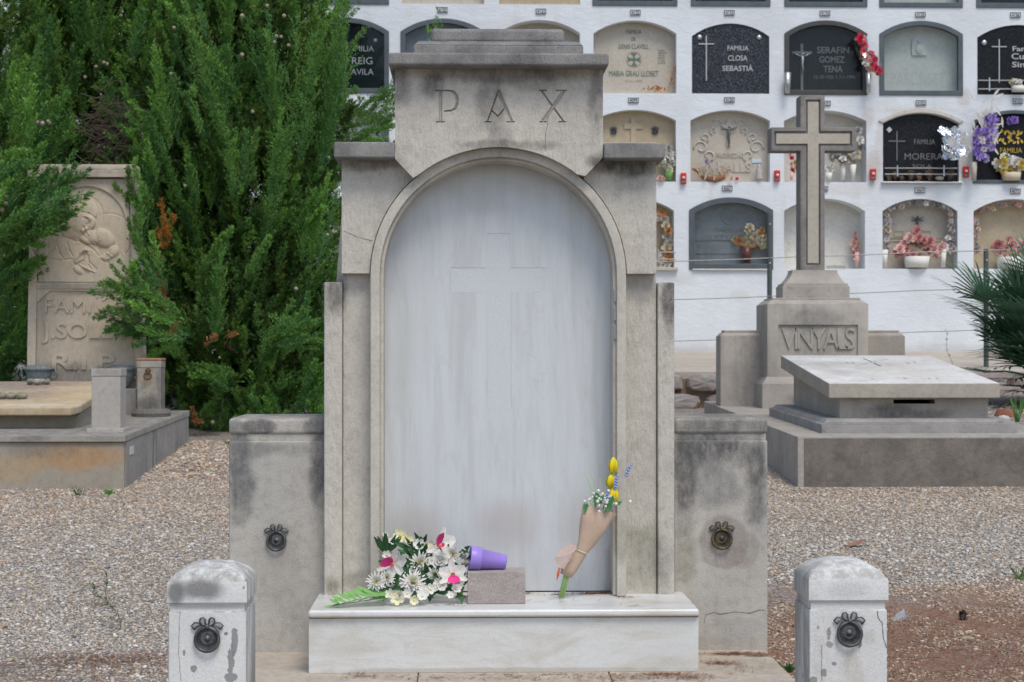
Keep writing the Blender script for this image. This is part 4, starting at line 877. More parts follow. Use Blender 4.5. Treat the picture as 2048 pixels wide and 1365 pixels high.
# plaques -------------------------------------------------
def plaque_stone(name, a, b_, **k): return stone(name, a, b_, topdirt=0, bumpd=.002, **{'grime': .15, 'patch': 3, **k})
M_PB = plaque_stone('beige plaque stone', (.52, .47, .40), (.46, .41, .34), grime=.2)
M_PO = plaque_stone('ochre plaque stone', (.52, .43, .30), (.44, .36, .25), grime=.35)
M_PW = plaque_stone('whitewashed back', (.68, .655, .60), (.60, .575, .52), grime=.1)
M_PG = plaque_stone('grey green plaque', (.58, .60, .56), (.52, .54, .50), grime=.05)
M_PBL = plaque_stone('blue grey marble plaque', (.24, .26, .29), (.16, .18, .205), grime=0, streaks=.3)
def granite(name, a, b_, sc_=90, th=(.5, .62)):
    m = NB(name, .3, 0, .12); m.col(m.mix(m.mr(m.noise(sc_, None, 3, .7), *th), a, b_)); return m.m
M_GR = granite('speckled black granite', (.018, .02, .026), (.11, .12, .14), 70, (.45, .7)); M_GK = granite('polished black granite', (.008, .009, .012), (.03, .032, .036))
M_GN = granite('dark green granite', (.006, .013, .014), (.02, .03, .03))
M_FR = plain('weathered aluminium frame', (.10, .115, .125), .5, .5, .35, 8); M_FRL = plain('bronze anodised frame', (.075, .075, .07), .45, .6, .3, 8); M_SIL = plain('brushed steel', (.5, .5, .5), .35, .8, .2)
M_WLT = plain('pale letter metal', (.42, .42, .42), .6); M_GLT = plain('dull grey lettering', (.16, .165, .17), .7); M_DLT = plain('dark engraved letter', (.13, .15, .14), .8); M_GRN = plain('green engraved paint', (.10, .17, .14), .7)
M_GOLD = plain('gilt lettering', (.50, .34, .06), .5, .3)
gl = NB('window glass', .02); g1, g2, g3 = gl.n('BsdfTransparent'), gl.n('BsdfGlossy'), gl.n('MixShader'); g2.inputs['Roughness'].default_value = .03
fr = gl.n('Fresnel'); fr.inputs[0].default_value = 1.45; gl.L(gl.math('MULTIPLY', fr.outputs[0], .3), g3.inputs[0]); gl.L(g1.outputs[0], g3.inputs[1]); gl.L(g2.outputs[0], g3.inputs[2])
g1.inputs[0].default_value = (.97, .98, .98, 1); gl.L(g3.outputs[0], gl.t.nodes['Material Output'].inputs[0]); M_GLASS = gl.m
def plaque(c, row, mat, depth, name='plaque', inset=.0):
    return MB().prism(opoly(c, row, inset-.006 if inset == 0 else inset), YN+depth, YN+depth+.04).build(name, mat, nw)
def frame(c, row, mat=M_FR, w_=.045, y=-.015, glass=True, dp=.07):
    o = MB().ring(opoly(c, row, -.012), opoly(c, row, w_), YN+y, YN+y+dp).build('frame', mat, nw, bevel=.004)
    if glass: MB().prism(opoly(c, row, w_-.004), YN+y+.03, YN+y+.035).build('glass', M_GLASS, nw)
def wtext(s_, px0, px1, py0, py1, dep, mat, par, bold=0, ext=.004, **k):
    Y = YN+dep; return text(s_, P(px0, py1, Y).x, P(px1, py1, Y).x, P(px0, py1, Y).z, P(px0, py0, Y).z, Y-.0005, mat, par, ext=ext, bold=bold, **k)
def wcross(px, py0, py1, pyb, hw, t_, dep, mat, par, name='cross'):
    Y = YN+dep; q = Y/F_PX; c = P(px, pyb, Y); m = MB(); z0, z1 = P(px, py1, Y).z, P(px, py0, Y).z
    m.prism([(c.x-t_*q/2, z0), (c.x+t_*q/2, z0), (c.x+t_*q/2, c.z-t_*q/2), (c.x+hw*q, c.z-t_*q/2), (c.x+hw*q, c.z+t_*q/2), (c.x+t_*q/2, c.z+t_*q/2), (c.x+t_*q/2, z1), (c.x-t_*q/2, z1), (c.x-t_*q/2, c.z+t_*q/2), (c.x-hw*q, c.z+t_*q/2), (c.x-hw*q, c.z-t_*q/2), (c.x-t_*q/2, c.z-t_*q/2)], Y-.012, Y-.001)
    return m.build(name, mat, par)
def studs(c, pts, dep, par, r=4.5, mat=M_SIL):
    for px, py in pts:
        p = P(px, py, YN+dep); MB().lathe([(r*QN, 0), (r*QN, .012), (r*.7*QN, .02), (.0001, .022)], p, 'y', 10).build('stud', mat, par, smooth=True)
def crucifix(px, py, h, dep, par, mat=M_SIL, dark=None):
    Y = YN+dep-.02; q = Y/F_PX; c = P(px, py, Y); m = MB(); k = h*q
    m.tube([(c.x, Y, c.z+.30*k), (c.x+.01*k, Y, c.z+.12*k), (c.x-.015*k, Y, c.z-.08*k), (c.x+.02*k, Y, c.z-.25*k), (c.x, Y, c.z-.5*k)], [.05*k, .075*k, .06*k, .045*k, .02*k], 7)
    for s_ in (-1, 1): m.tube([(c.x+s_*.05*k, Y, c.z+.27*k), (c.x+s_*.2*k, Y, c.z+.33*k), (c.x+s_*.36*k, Y, c.z+.42*k)], [.035*k, .028*k, .02*k], 6)
    m.ball((c.x+.02*k, Y-.01, c.z+.38*k), .055*k, 8); m.build('crucifix_figure', mat, par, smooth=True)
pl = {}
for row in 'CBATU':
    for c in CC: pl[(row, c)] = None
# row U/T upper stories
def setp(row, c, mat, dep, fr_=None, **k):
    pl[(row, c)] = plaque(c, row, mat, dep)
    if fr_: frame(c, row, fr_, **k)
    return pl[(row, c)]
for c, (m_, d_, f_) in {-1: (M_PB, .16, None), 0: (M_GK, .12, M_FR), 1: (M_PB, .1, None), 2: (M_PO, .02, None), 3: (M_GK, .1, M_FR), 4: (M_GN, .1, M_FR), 5: (M_GK, .05, M_FR), 6: (M_PG, .12, M_FR), 7: (M_GK, .1, M_FR), 8: (M_PB, .15, None)}.items():
    setp('T', c, m_, d_, f_); setp('U', c, [M_PB, M_GR, M_PW][(c*2) % 3], .14, M_FR if c % 2 else None)
# row A
p = setp('A', -1, M_PB, .15); setp('A', 8, M_GK, .1)
p = setp('A', 0, M_GN, .10, M_FR); wtext('FAMILIA', 692, 748, 92, 103, .1, M_WLT, p); wtext('REIG', 704, 745, 115, 129, .1, M_WLT, p); wtext('AVILA', 702, 747, 138, 150, .1, M_WLT, p); studs(0, [(751, 81), (640, 81)], .1, p)
p = setp('A', 1, M_PBL, .11, M_FR)
p = setp('A', 2, M_PB, .20)
p = setp('A', 3, M_PB, .13); wtext('FAMILIA', 1252, 1283, 60, 68, .13, M_DLT, p); wtext('DE', 1263, 1271, 75, 82, .13, M_GRN, p); wtext('GENIS CLAVELL', 1237, 1297, 89, 98, .13, M_GRN, p); wtext('MARIA GRAU LLOBET', 1218, 1317, 142, 153, .13, M_GRN, p)
wtext('17-4-1975', 1250, 1285, 160, 165, .13, M_PO, p)
for k, s_ in enumerate(['MARIA', 'ASSUMPCIO', 'CLAVELL', 'GRAU', '11-2-1994', '84 ANYS']): wtext(s_, 1316, 1330+4*(k == 1), 100+k*5, 103.4+k*5, .13, M_DLT, p, ext=.002)
m = MB(); cc = P(1268, 119, YN+.13)
for k in range(4):
    a = R(90*k); d = Vector((math.cos(a), 0, math.sin(a))); n = Vector((-d.z, 0, d.x)); q = QN
    m.prism([(cc.x+(d*u+n*v).x*q, cc.z+(d*u+n*v).z*q) for u, v in ((1, -1.2), (8, -2), (13.5, -6), (11.5, 0), (13.5, 6), (8, 2), (1, 1.2))], YN+.122, YN+.129)
m.build('emblem', M_GRN, p)
MB().ring([(cc.x+15.5*QN*math.cos(a), cc.z+15.5*QN*math.sin(a)) for a in np.linspace(0, 6.28, 28)[:-1]], [(cc.x+14.7*QN*math.cos(a), cc.z+14.7*QN*math.sin(a)) for a in np.linspace(0, 6.28, 28)[:-1]], YN+.124, YN+.129).build('emblem_ring', M_PO, p)
p = setp('A', 4, M_GR, .018); wtext('FAMILIA', 1455, 1497, 92, 101, .018, M_WLT, p, .01); wtext('CLOSA', 1456, 1495, 111, 122, .018, M_WLT, p, .01); wtext('SEBASTIÀ', 1445, 1506, 129, 142.5, .018, M_WLT, p, .01)
wcross(1412.5, 72, 162, 88.5, 15.5, 2.2, .018, M_WLT, p); studs(4, [(1399, 75), (1518, 75.5)], .018, p, 5)
p = setp('A', 5, M_GK, .12, M_FRL, dp=.1); wtext('SERAFIN', 1634, 1698, 94, 107, .12, M_GLT, p, .01); wtext('GOMEZ', 1639, 1689, 113, 126, .12, M_GLT, p, .01); wtext('TENA', 1647, 1685, 132, 145, .12, M_GLT, p, .01); wtext('12-10-1925 + 7-1-1994', 1628, 1710, 151, 158, .12, M_GLT, p)
wcross(1603.5, 88, 185, 106, 20, 5, .12, M_GLT, p); crucifix(1605, 125, 44, .10, p)
p = setp('A', 6, M_PG, .16, M_FR); wtext('PARCS-SET', 1782, 1890, 146, 170, .16, plain('faint engraved', (.47, .485, .45), .9), p, ext=.002)
c0, c1 = P(1824, 111, YN+.14), P(1852, 71, YN+.14); hw_ = (c1.x-c0.x)/2; m = MB().prism([(c0.x, c0.z), (c1.x, c0.z), (c1.x, c1.z-hw_)]+arc((c0.x+c1.x)/2, c1.z-hw_, hw_, 10, 170, 8)+[(c0.x, c1.z-hw_)], YN+.135, YN+.158); m.ball(((c0.x+c1.x)/2, YN+.135, c1.z-.07), .026, 8).ball(((c0.x+c1.x)/2, YN+.13, c0.z+.07), .05, 8, 1, .4, 1.2); m.build('relief_tablet', M_PG, p, bevel=.004)
p = setp('A', 7, M_GK, .018); wtext('Família', 2025, 2078, 93, 103, .018, M_WLT, p, .012); wtext('Cusidó', 2023, 2085, 107, 119, .018, M_WLT, p, .012); wtext('Simon', 2024, 2080, 124, 135, .018, M_WLT, p, .012); wcross(1998, 79, 166, 94, 15, 2, .018, M_WLT, p); studs(7, [(1968, 86)], .018, p, 5.5)
# row B
p = setp('B', -1, M_PB, .15); setp('B', 0, M_PG, .1, M_FR); setp('B', 1, M_PB, .14); setp('B', 2, M_PB, .14); setp('B', 8, M_PB, .15)
p = setp('B', 3, M_PO, .13); wcross(1267, 235, 300, 253, 19, 11, .126, M_PO, p)
for px in (1227, 1310): ornament(p, px, 264, YN+.128, 6.5)
p = setp('B', 4, M_PB, .13); m = MB(); Yp = YN+.125
def curl(cx_, cy_, r_, a0_, a1_, w_=1.8):
    m.tube([(P(cx_+(r_*(.35+.65*t))*math.cos(R(a0_+(a1_-a0_)*t)), cy_-(r_*(.35+.65*t))*math.sin(R(a0_+(a1_-a0_)*t)), Yp).x, Yp, P(cx_, cy_-(r_*(.35+.65*t))*math.sin(R(a0_+(a1_-a0_)*t)), Yp).z) for t in np.linspace(0, 1, 14)], w_*QN, 6)
for s_ in (-1, 1):
    X0 = 1457
    curl(X0+s_*48, 276, 10, 90-s_*200, 90+s_*150); curl(X0+s_*55, 296, 15, 90+s_*240, 90-s_*100); curl(X0+s_*30, 262, 8, 90+s_*160, 90-s_*160); curl(X0+s_*40, 312, 12, 90-s_*160, 90+s_*150); curl(X0+s_*18, 250, 14, 90+s_*40, 90-s_*60)
m.build('scrollwork', plaque_stone('pale scroll stone', (.56, .53, .48), (.50, .47, .42)), p, smooth=True)
wcross(1457, 240, 294, 254, 15, 8, .125, M_PB, p); crucifix(1458, 272, 44, .11, p, plain('dark pewter', (.12, .13, .15), .5, .5)); wtext('PROPIEDAD', 1432, 1489, 306, 316, .13, M_PB, p, .02, ext=.008); wtext('VALLS', 1434, 1502, 325, 345, .13, M_PB, p, .02, ext=.01)
Yc = YN+.12; MB().box(P(1504, 320, Yc).x, P(1523, 320, Yc).x, Yc, YN+.129, P(1504, 326, Yc).z, P(1504, 318, Yc).z).build('paper_notice', plain('pale blue paper', (.5, .6, .66), .6), p)
p = setp('B', 5, M_PW, .24); p = setp('B', 6, M_GK, .06); wtext('FAMILIA', 1828, 1870, 279, 289, .06, M_GLT, p, .0); wtext('MORERA', 1809, 1886, 307, 320, .06, M_GLT, p, .0); wtext('SOLA', 1825, 1864, 329, 336, .06, M_GLT, p); wcross(1793.5, 263, 322, 283, 17, 2, .06, M_GLT, p)
for px in (1778.5, 1893):
    cc = P(px, 260, YN+.05); r_ = 6*QN; MB().prism([(cc.x-r_, cc.z), (cc.x, cc.z-r_), (cc.x+r_, cc.z), (cc.x, cc.z+r_)], YN+.045, YN+.059).build('diamond_stud', M_SIL, p)
p = setp('B', 7, M_GK, .08, M_FR, w_=.03, glass=False); cc = P(2020, 274, YN+.07); m = MB()
for k in range(26):
    a = random.uniform(0, 6.28); rr = random.uniform(3, 24)*QN; m.petal((cc.x+rr*math.cos(a), YN+.07, cc.z+rr*.6*math.sin(a)), (math.cos(a*3), 0, math.sin(a*3)), (0, -1, 0), .05, .03, .1)
m.build('gilt_ornament', M_GOLD, p); wtext('FAMILIA', 2000, 2044, 296, 306, .08, M_GOLD, p)
# row C
p = setp('C', -1, M_PB, .15); setp('C', 0, M_PB, .1); setp('C', 1, M_PB, .14); setp('C', 2, M_PB, .14); setp('C', 8, M_PB, .15)
p = setp('C', 3, M_PO, .2); MB().box(wx(1190), wx(1355), YN-.05, YN+.1, wz(541), wz(535)).build('sill', M_PB, nw, bevel=.003)
MB().ring([(wx(a), wz(b_)) for a, b_ in ((1240, 490), (1325, 490), (1325, 440), (1240, 440))], [(wx(a), wz(b_)) for a, b_ in ((1243, 487), (1322, 487), (1322, 443), (1243, 443))], YN+.19, YN+.199).build('engraved_border', M_PO, p)
p = setp('C', 4, M_PBL, .14, M_FR, w_=.055); Yp = YN+.135; m = MB()
m.tube([(P(a, b_, Yp).x, Yp, P(a, b_, Yp).z) for a, b_ in ((1392, 438), (1405, 442), (1418, 440), (1426, 425), (1440, 414), (1457, 412), (1474, 416), (1486, 428), (1492, 440), (1506, 442), (1520, 438))], 1.2*QN, 5)
m.tube([(P(1458+14*math.cos(a), 434-14*math.sin(a), Yp).x, Yp, P(1458+14*math.cos(a), 434-14*math.sin(a), Yp).z) for a in np.linspace(0, 6.28, 20)[:-1]], 1.2*QN, 5, True)
m.build('relief_line', plain('worn blue marble edge', (.24, .25, .27), .7), p, smooth=True); wtext('FAMILIA', 1430, 1487, 456, 464, .14, M_DLT, p); wtext('JUST LOPEZ', 1415, 1500, 470, 484, .14, M_DLT, p)
for k in (0, 1, 2): MB().box(wx(1393), wx(1515), YN+.134, YN+.139, wz(480+k*26.5), wz(479+k*26.5)).build('joint_line', M_DLT, p)
p = setp('C', 5, M_PW, .26); MB().ring([(wx(a), wz(b_)) for a, b_ in ((1662, 533), (1700, 533), (1700, 529), (1662, 529))], [(wx(a), wz(b_)) for a, b_ in ((1663, 532.5), (1699, 532.5), (1699, 529.5), (1663, 529.5))], YN+.25, YN+.259).build('engraved_border', M_PB, p)
p = setp('C', 6, M_PB, .2); crucifix(1835, 448, 34, .19, p, plain('dark pewter cross', (.10, .12, .13), .5, .5)); wcross(1835, 432, 462, 441, 12, 2, .19, M_DLT, p)
for a, b_, c, d in ((1796, 458, 1815, 470), (1851, 458, 1870, 470), (1787, 472, 1893, 480)): MB().ring([(wx(a), wz(d)), (wx(c), wz(d)), (wx(c), wz(b_)), (wx(a), wz(b_))], [(wx(a+1.5), wz(d-1.5)), (wx(c-1.5), wz(d-1.5)), (wx(c-1.5), wz(b_+1.5)), (wx(a+1.5), wz(b_+1.5))], YN+.19, YN+.199).build('engraved_border', M_PO, p)
p = setp('C', 7, M_PO, .2)
# raised arch rim and sill of niche 4102
MB().ring(opoly(6, 'B', -.055)[2:], opoly(6, 'B', -.004)[2:], YN-.02, YN+.05, closed=False).build('arch_rim', stone('stained render rim', (.62, .58, .53), (.5, .46, .41), grime=.4, topdirt=.3), nw, bevel=.006)
MB().box(wx(1762), wx(1924), YN-.05, YN+.06, wz(365.5), wz(362.3)).build('sill', M_SIL, nw, bevel=.003)
MB().box(wx(1384), wx(1540), YN-.03, YN+.06, wz(541), wz(538)).build('sill', M_SIL, nw, bevel=.003)
# number plates
M_NP = plain('enamel plate', (.62, .62, .60), .4, 0, .05); M_NK = plain('blue black enamel', (.03, .035, .06), .4)
for s_, px, py in (('4130', 885, 20), ('4131', 1082, 23), ('4132', 1271, 25.5), ('4133', 1459, 26), ('4134', 1650, 27), ('4135', 1841, 29.5), ('4136', 2031, 30.5), ('4099', 1267, 201), ('4100', 1459, 200), ('4101', 1651, 207), ('4102', 1842, 206), ('4103', 2036, 203), ('4067', 1454.5, 377), ('4068', 1646, 378), ('4069', 1840, 381), ('4070', 2031, 383)):
    Y = YN-.012; a, b_ = P(px-10.3, py+5.2, Y), P(px+10.3, py-5.2, Y)
    q = MB().box(a.x, b_.x, Y, YN-.001, a.z, b_.z).build('number_plate', M_NP, nw)
    MB().ring([(a.x, a.z), (b_.x, a.z), (b_.x, b_.z), (a.x, b_.z)], [(a.x+.007, a.z+.008), (b_.x-.007, a.z+.008), (b_.x-.007, b_.z-.006), (a.x+.007, b_.z-.006)], Y-.004, Y-.0003).build('plate_border', M_NK, q)
    text(s_, P(px-7.5, py, Y).x, P(px+7.5, py, Y).x, P(px, py+3.4, Y).z, P(px, py-3.2, Y).z, Y-.0005, M_NK, q, ext=.002, bold=.012)
# ================================================================== cable fence
ft = thing('cable_fence', 'thin grey steel cable fence with slim posts along the terrace edge', 'fence', (4.5, 17.6, 1))
YFn = 17.8; M_STL = plain('grey green steel post', (.10, .115, .11), .5, .5)
for px, pt in ((1106, 509), (1539, 427), (1972, 499)):
    p = P(px, pt, YFn); m = MB().lathe([(.026, 0), (.026, p.z-1.0), (.022, p.z-.995)], (p.x, YFn, 1.0), 'z', 12); m.build('post', M_STL, ft, smooth=False)
    for py in (pt+22, pt+100, pt+178): MB().ball((p.x, YFn-.026, P(px, py, YFn).z), .011, 8).build('cable_clamp', M_SIL, ft)
M_CBL = plain('galvanised cable', (.20, .20, .20), .5, .5)
for (xa, ya), (xb, yb2) in (((1106, 531.5), (2080, 496.5)), ((1106, 608.6), (2080, 572)), ((1106, 691.6), (2080, 655))):
    a, b_ = P(xa, ya, YFn-.02), P(xb, yb2, YFn-.02); pts = [a.lerp(b_, t)+Vector((0, 0, -.005*math.sin(math.pi*((t*4) % 1)))) for t in np.linspace(0, 1, 25)]
    MB().tube(pts, .0052, 5).build('cable', M_CBL, ft)
# ================================================================== conifers
def leaf_material(name, rough=.65):
    b = NB(name, rough, 0, .25); at = b.n('VertexColor', layer_name='tone'); b.col(at.outputs[0])
    tr = b.n('BsdfTranslucent'); b.L(at.outputs[0], tr.inputs[0]); mx = b.n('MixShader'); mx.inputs[0].default_value = .22
    b.L(b.b.outputs[0], mx.inputs[1]); b.L(tr.outputs[0], mx.inputs[2]); b.L(mx.outputs[0], b.t.nodes['Material Output'].inputs[0]); return b.m
M_LEAF = leaf_material('scale leaf foliage'); M_BARK = stone('cypress bark', (.12, .085, .065), (.08, .06, .045), grime=.2, topdirt=0, bumpd=.01)
def nrm(a): return a/np.maximum(np.linalg.norm(a, axis=-1, keepdims=True), 1e-9)
def spray(base, axis, L, W, tone, nb=32, nl=18, ll=.027, lw=.0065, r=rng):
    """feathery plumes: axis -> branchlets -> thin scale-leaf shoots. Returns quads and per-vertex colours"""
    n = len(base); axis = nrm(axis)
    t = r.uniform(.02, 1, (n, nb)); az_ = r.uniform(0, 2*np.pi, (n, nb))
    ref = np.where(np.abs(axis[:, 2:3]) < .9, np.array([[0, 0, 1.]]), np.array([[1., 0, 0]])); u = nrm(np.cross(axis, ref)); v = np.cross(axis, u)
    rad = u[:, None]*np.cos(az_)[..., None]+v[:, None]*np.sin(az_)[..., None]
    bl = (W[:, None]*(1.08-t)**.6*r.uniform(.55, 1.25, (n, nb)))                       # branchlet length
    bd = nrm(axis[:, None]*r.uniform(.9, 1.5, (n, nb, 1))+rad*r.uniform(.35, .8, (n, nb, 1))+np.array([0, 0, .2]))
    bp = base[:, None]+axis[:, None]*(t*L[:, None])[..., None]+np.array([0, 0, .06])*(t**2*L[:, None])[..., None]
    k = r.uniform(.05, 1, (n, nb, nl)); p = bp[:, :, None]+bd[:, :, None]*(k*bl[..., None])[..., None]
    side = nrm(np.cross(bd, rad+.01)); sg = np.where(np.arange(nl) % 2, 1, -1)[None, None, :, None]
    ld = nrm(bd[:, :, None]*1.0+side[:, :, None]*sg*.75+r.normal(0, .28, (n, nb, nl, 3)))
    l = ll*r.uniform(.6, 1.3, (n, nb, nl, 1)); s = nrm(np.cross(ld, r.normal(0, 1, (n, nb, nl, 3))))*lw*r.uniform(.7, 1.2, (n, nb, nl, 1))/2
    q = np.stack([p-s*.4, p+ld*l*.5+s, p+ld*l, p+ld*l*.5-s], 3).reshape(-1, 3)
    tip = np.clip(k*.45+t[..., None]*.35, 0, 1)[..., None]
    c0 = tone[:, None, None]*np.ones((n, nb, nl, 3)); new = c0*np.array([2.0, 1.75, 1.1])  # young tips are yellower, and brightened further to look lit
    c = (c0*(1-tip*.55)+new*tip*.55)*r.uniform(.75, 1.25, (n, nb, nl, 1)); c = np.repeat(c.reshape(-1, 3), 4, 0)
    return q, c
GREENS = np.array([(.110, .235, .055), (.072, .175, .046), (.145, .300, .068), (.082, .195, .066), (.115, .235, .066)])
def crown_plumes(cx, cy, z0, z1, rfun, n, r, front=.72, depth=(.72, 1.0), up=.9, Lr=(.38, .75)):
    h = r.uniform(0, 1, n)**.95; z = z0+(z1-z0)*h
    a = np.where(r.random(n) < front, r.uniform(-np.pi*.62, np.pi*.62, n), r.uniform(-np.pi, np.pi, n))-np.pi/2
    R_ = np.interp(h, *rfun)*(1+.13*np.sin(a*5+z*3.1)+.08*np.sin(a*9-z*5)); d = r.uniform(*depth, n)
    out = np.stack([np.cos(a), np.sin(a), np.zeros(n)], 1)
    L = r.uniform(*Lr, n); ax = nrm(out*r.uniform(.45, .95, (n, 1))+np.array([0, 0, 1])*(up*(.55+.75*h))[:, None]+r.normal(0, .2, (n, 3)))
    base = np.stack([cx, cy, 0]*np.ones((n, 3)), 0)+out*(R_*d)[:, None]; base[:, 2] = z; base -= ax*(L*.6)[:, None]
    g = GREENS[r.integers(0, len(GREENS), n)]*r.uniform(.75, 1.2, (n, 1))
    return base, ax, L, L*r.uniform(.20, .30, n), g
def quads(n): return np.arange(n).reshape(-1, 4)
def lit_sprays(lst, Y, seed, tone=1.0):
    """long upright sprays given by photo points (foot, tip), greens brightened to look lit"""
    r = np.random.default_rng(seed); B = []; A_ = []; L_ = []
    for (xa, ya), (xb, yb_), dy in lst:
        a, b_ = P(xa, ya, Y+dy), P(xb, yb_, Y+dy-.12)
        for k in range(4):
            j = Vector(r.normal(0, .035, 3)); B.append(tuple(a+j)); d = b_-a+Vector(r.normal(0, .05, 3)); A_.append(tuple(d)); L_.append(d.length*r.uniform(.8, 1.02))
    B, A_, L_ = np.array(B), np.array(A_), np.array(L_); g = GREENS[r.integers(0, 5, len(B))]*r.uniform(.95, 1.25, (len(B), 1))*tone  # brighter greens than the crown paint these sprays as lit
    return spray(B, A_, L_, L_*.29, g, nb=64, nl=24, ll=.022, lw=.0055, r=r)
def conifer(name, label, cx, cy, zg, z0, z1, rfun, n, seed, extra=(), trunk=.07, core=.7, front=.72, cores=True, lead=None, **kw):
    r = np.random.default_rng(seed); t = thing(name, label, 'conifer', (cx, cy, zg))
    b_, a, L, W, g = crown_plumes(cx, cy, z0, z1, rfun, n, r, front, **kw)
    if len(extra):
        eb = np.array([e[0] for e in extra]); ea = np.array([e[1] for e in extra]); eL = np.array([e[2] for e in extra]); eW = np.array([e[3] for e in extra])
        b_ = np.concatenate([b_, eb]); a = np.concatenate([a, ea]); L = np.concatenate([L, eL]); W = np.concatenate([W, eW]); g = np.concatenate([g, GREENS[r.integers(0, 5, len(eb))]*r.uniform(.85, 1.15, (len(eb), 1))])
    q, c = spray(b_, a, L, W, g, r=r)
    npmesh('crown', q, quads(len(q)), M_LEAF, t, c)
    if lead: q, c = lit_sprays(*lead); npmesh('lit_shoots', q, quads(len(q)), M_LEAF, t, c)
    # trunk and limbs
    m = MB(); m.tube([(cx+.03*math.sin(k), cy, zg-.05+(z1-zg)*k/6) for k in range(7)], [trunk*(1-.13*k) for k in range(7)], 10)
    for k in range(26):
        z = z0+(z1-z0)*.85*k/26; an = k*2.4; rr = float(np.interp((z-z0)/(z1-z0), *rfun))*.8
        m.tube([(cx, cy, z), (cx+.5*rr*math.cos(an), cy+.5*rr*math.sin(an), z+.18), (cx+rr*math.cos(an), cy+rr*math.sin(an), z+.5)], [.024, .016, .006], 6)
    m.build('trunk', M_BARK, t, smooth=True)
    if cores:       # dense inner foliage, browner and darkened to paint shade inside the crown
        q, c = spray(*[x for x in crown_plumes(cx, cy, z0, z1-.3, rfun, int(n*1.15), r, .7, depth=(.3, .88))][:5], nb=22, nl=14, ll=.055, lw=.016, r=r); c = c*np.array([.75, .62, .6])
        npmesh('shaded_inner_foliage', q, quads(len(q)), M_LEAF, t, c)
    return t
def plumes_between(pts, Y, n, L, W, dirx, jit=.05, seed=0):
    """plumes along a limb given by photo points; dirx = lean (dx, dy, dz)"""
    r = np.random.default_rng(seed); out = []
    for i in range(n):
        t = (i+r.random())/n*(len(pts)-1); k = min(int(t), len(pts)-2); f = t-k
        px = pts[k][0]*(1-f)+pts[k+1][0]*f; py = pts[k][1]*(1-f)+pts[k+1][1]*f
        p = np.array(P(px, py, Y+r.normal(0, jit)))+r.normal(0, jit, 3)
        d = np.array(dirx)+r.normal(0, .22, 3); l = L*r.uniform(.8, 1.2); out.append((p-d/np.linalg.norm(d)*l*.4, d, l, W*r.uniform(.8, 1.2)))
    return out
# big cypress between headstone and monument
ex = plumes_between([(350, 640), (255, 585)], 13.22, 16, .42, .12, (-.9, -.2, .35), .05, 1)
ex += plumes_between([(330, 570), (262, 560)], 13.25, 9, .3, .09, (-.5, -.2, .8), .04, 9)
ex += plumes_between([(345, 700), (280, 660), (250, 640)], 13.3, 14, .36, .11, (-.9, -.2, -.05), .05, 2)
ex += plumes_between([(292, 540), (278, 450), (280, 370)], 13.4, 14, .34, .11, (-.25, -.1, 1), .04, 77)
ex += plumes_between([(560, 640), (600, 700)], 13.9, 12, .42, .13, (.8, -.3, .15), .06, 3)
ex += plumes_between([(440, 150), (420, 260)], 14.25, 12, .5, .16, (-.15, -.25, 1), .07, 4)
ex += plumes_between([(330, 250), (300, 330)], 14.3, 10, .45, .14, (-.35, -.2, 1), .07, 5)
ex += plumes_between([(690, 240), (745, 210), (770, 190)], 15.6, 16, .42, .12, (.9, 0, .45), .07, 6)
ex += plumes_between([(690, 290), (745, 275), (775, 262)], 15.4, 12, .34, .10, (.9, 0, .2), .05, 16)
ex += plumes_between([(370, 850), (500, 865), (650, 845)], 14.7, 46, .42, .15, (.1, -.4, .45), .09, 78)
ex += plumes_between([(380, 800), (500, 810), (650, 800)], 15.0, 40, .5, .17, (.1, -.4, .6), .1, 79)
ex += plumes_between([(470, 600), (520, 640), (560, 620)], 15.0, 26, .45, .16, (.05, -.4, .7), .1, 80)+plumes_between([(380, 470), (420, 500), (640, 480)], 14.9, 22, .45, .16, (.05, -.4, .8), .1, 81)
ex += plumes_between([(450, 740), (420, 760)], 14.2, 9, .34, .11, (-.7, -.4, -.15), .04, 7)
conifer('cypress_tree', 'large feathery green cypress between the sandstone headstone and the monument', -2.0, 15.35, .5, .75, 6.0,
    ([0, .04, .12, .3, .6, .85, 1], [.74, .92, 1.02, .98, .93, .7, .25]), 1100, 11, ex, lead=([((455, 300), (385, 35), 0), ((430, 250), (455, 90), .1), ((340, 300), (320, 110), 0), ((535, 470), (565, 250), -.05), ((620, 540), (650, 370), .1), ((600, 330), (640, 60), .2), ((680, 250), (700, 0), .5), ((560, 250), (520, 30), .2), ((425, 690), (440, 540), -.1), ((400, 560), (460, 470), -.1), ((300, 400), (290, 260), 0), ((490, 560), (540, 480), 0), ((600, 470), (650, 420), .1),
     ((640, 350), (690, 150), .5), ((380, 420), (370, 300), 0), ((470, 400), (480, 250), 0), ((580, 700), (620, 590), 0), ((520, 730), (580, 640), -.1), ((360, 700), (300, 590), -.1), ((460, 780), (400, 740), -.1), ((270, 130), (280, 10), .3), ((350, 120), (360, -20), .3), ((450, 110), (470, -40), .4), ((330, 780), (300, 700), .1), ((600, 820), (650, 740), .3), ((560, 860), (530, 780), .2), ((640, 640), (670, 540), .4)], 14.25, 61))
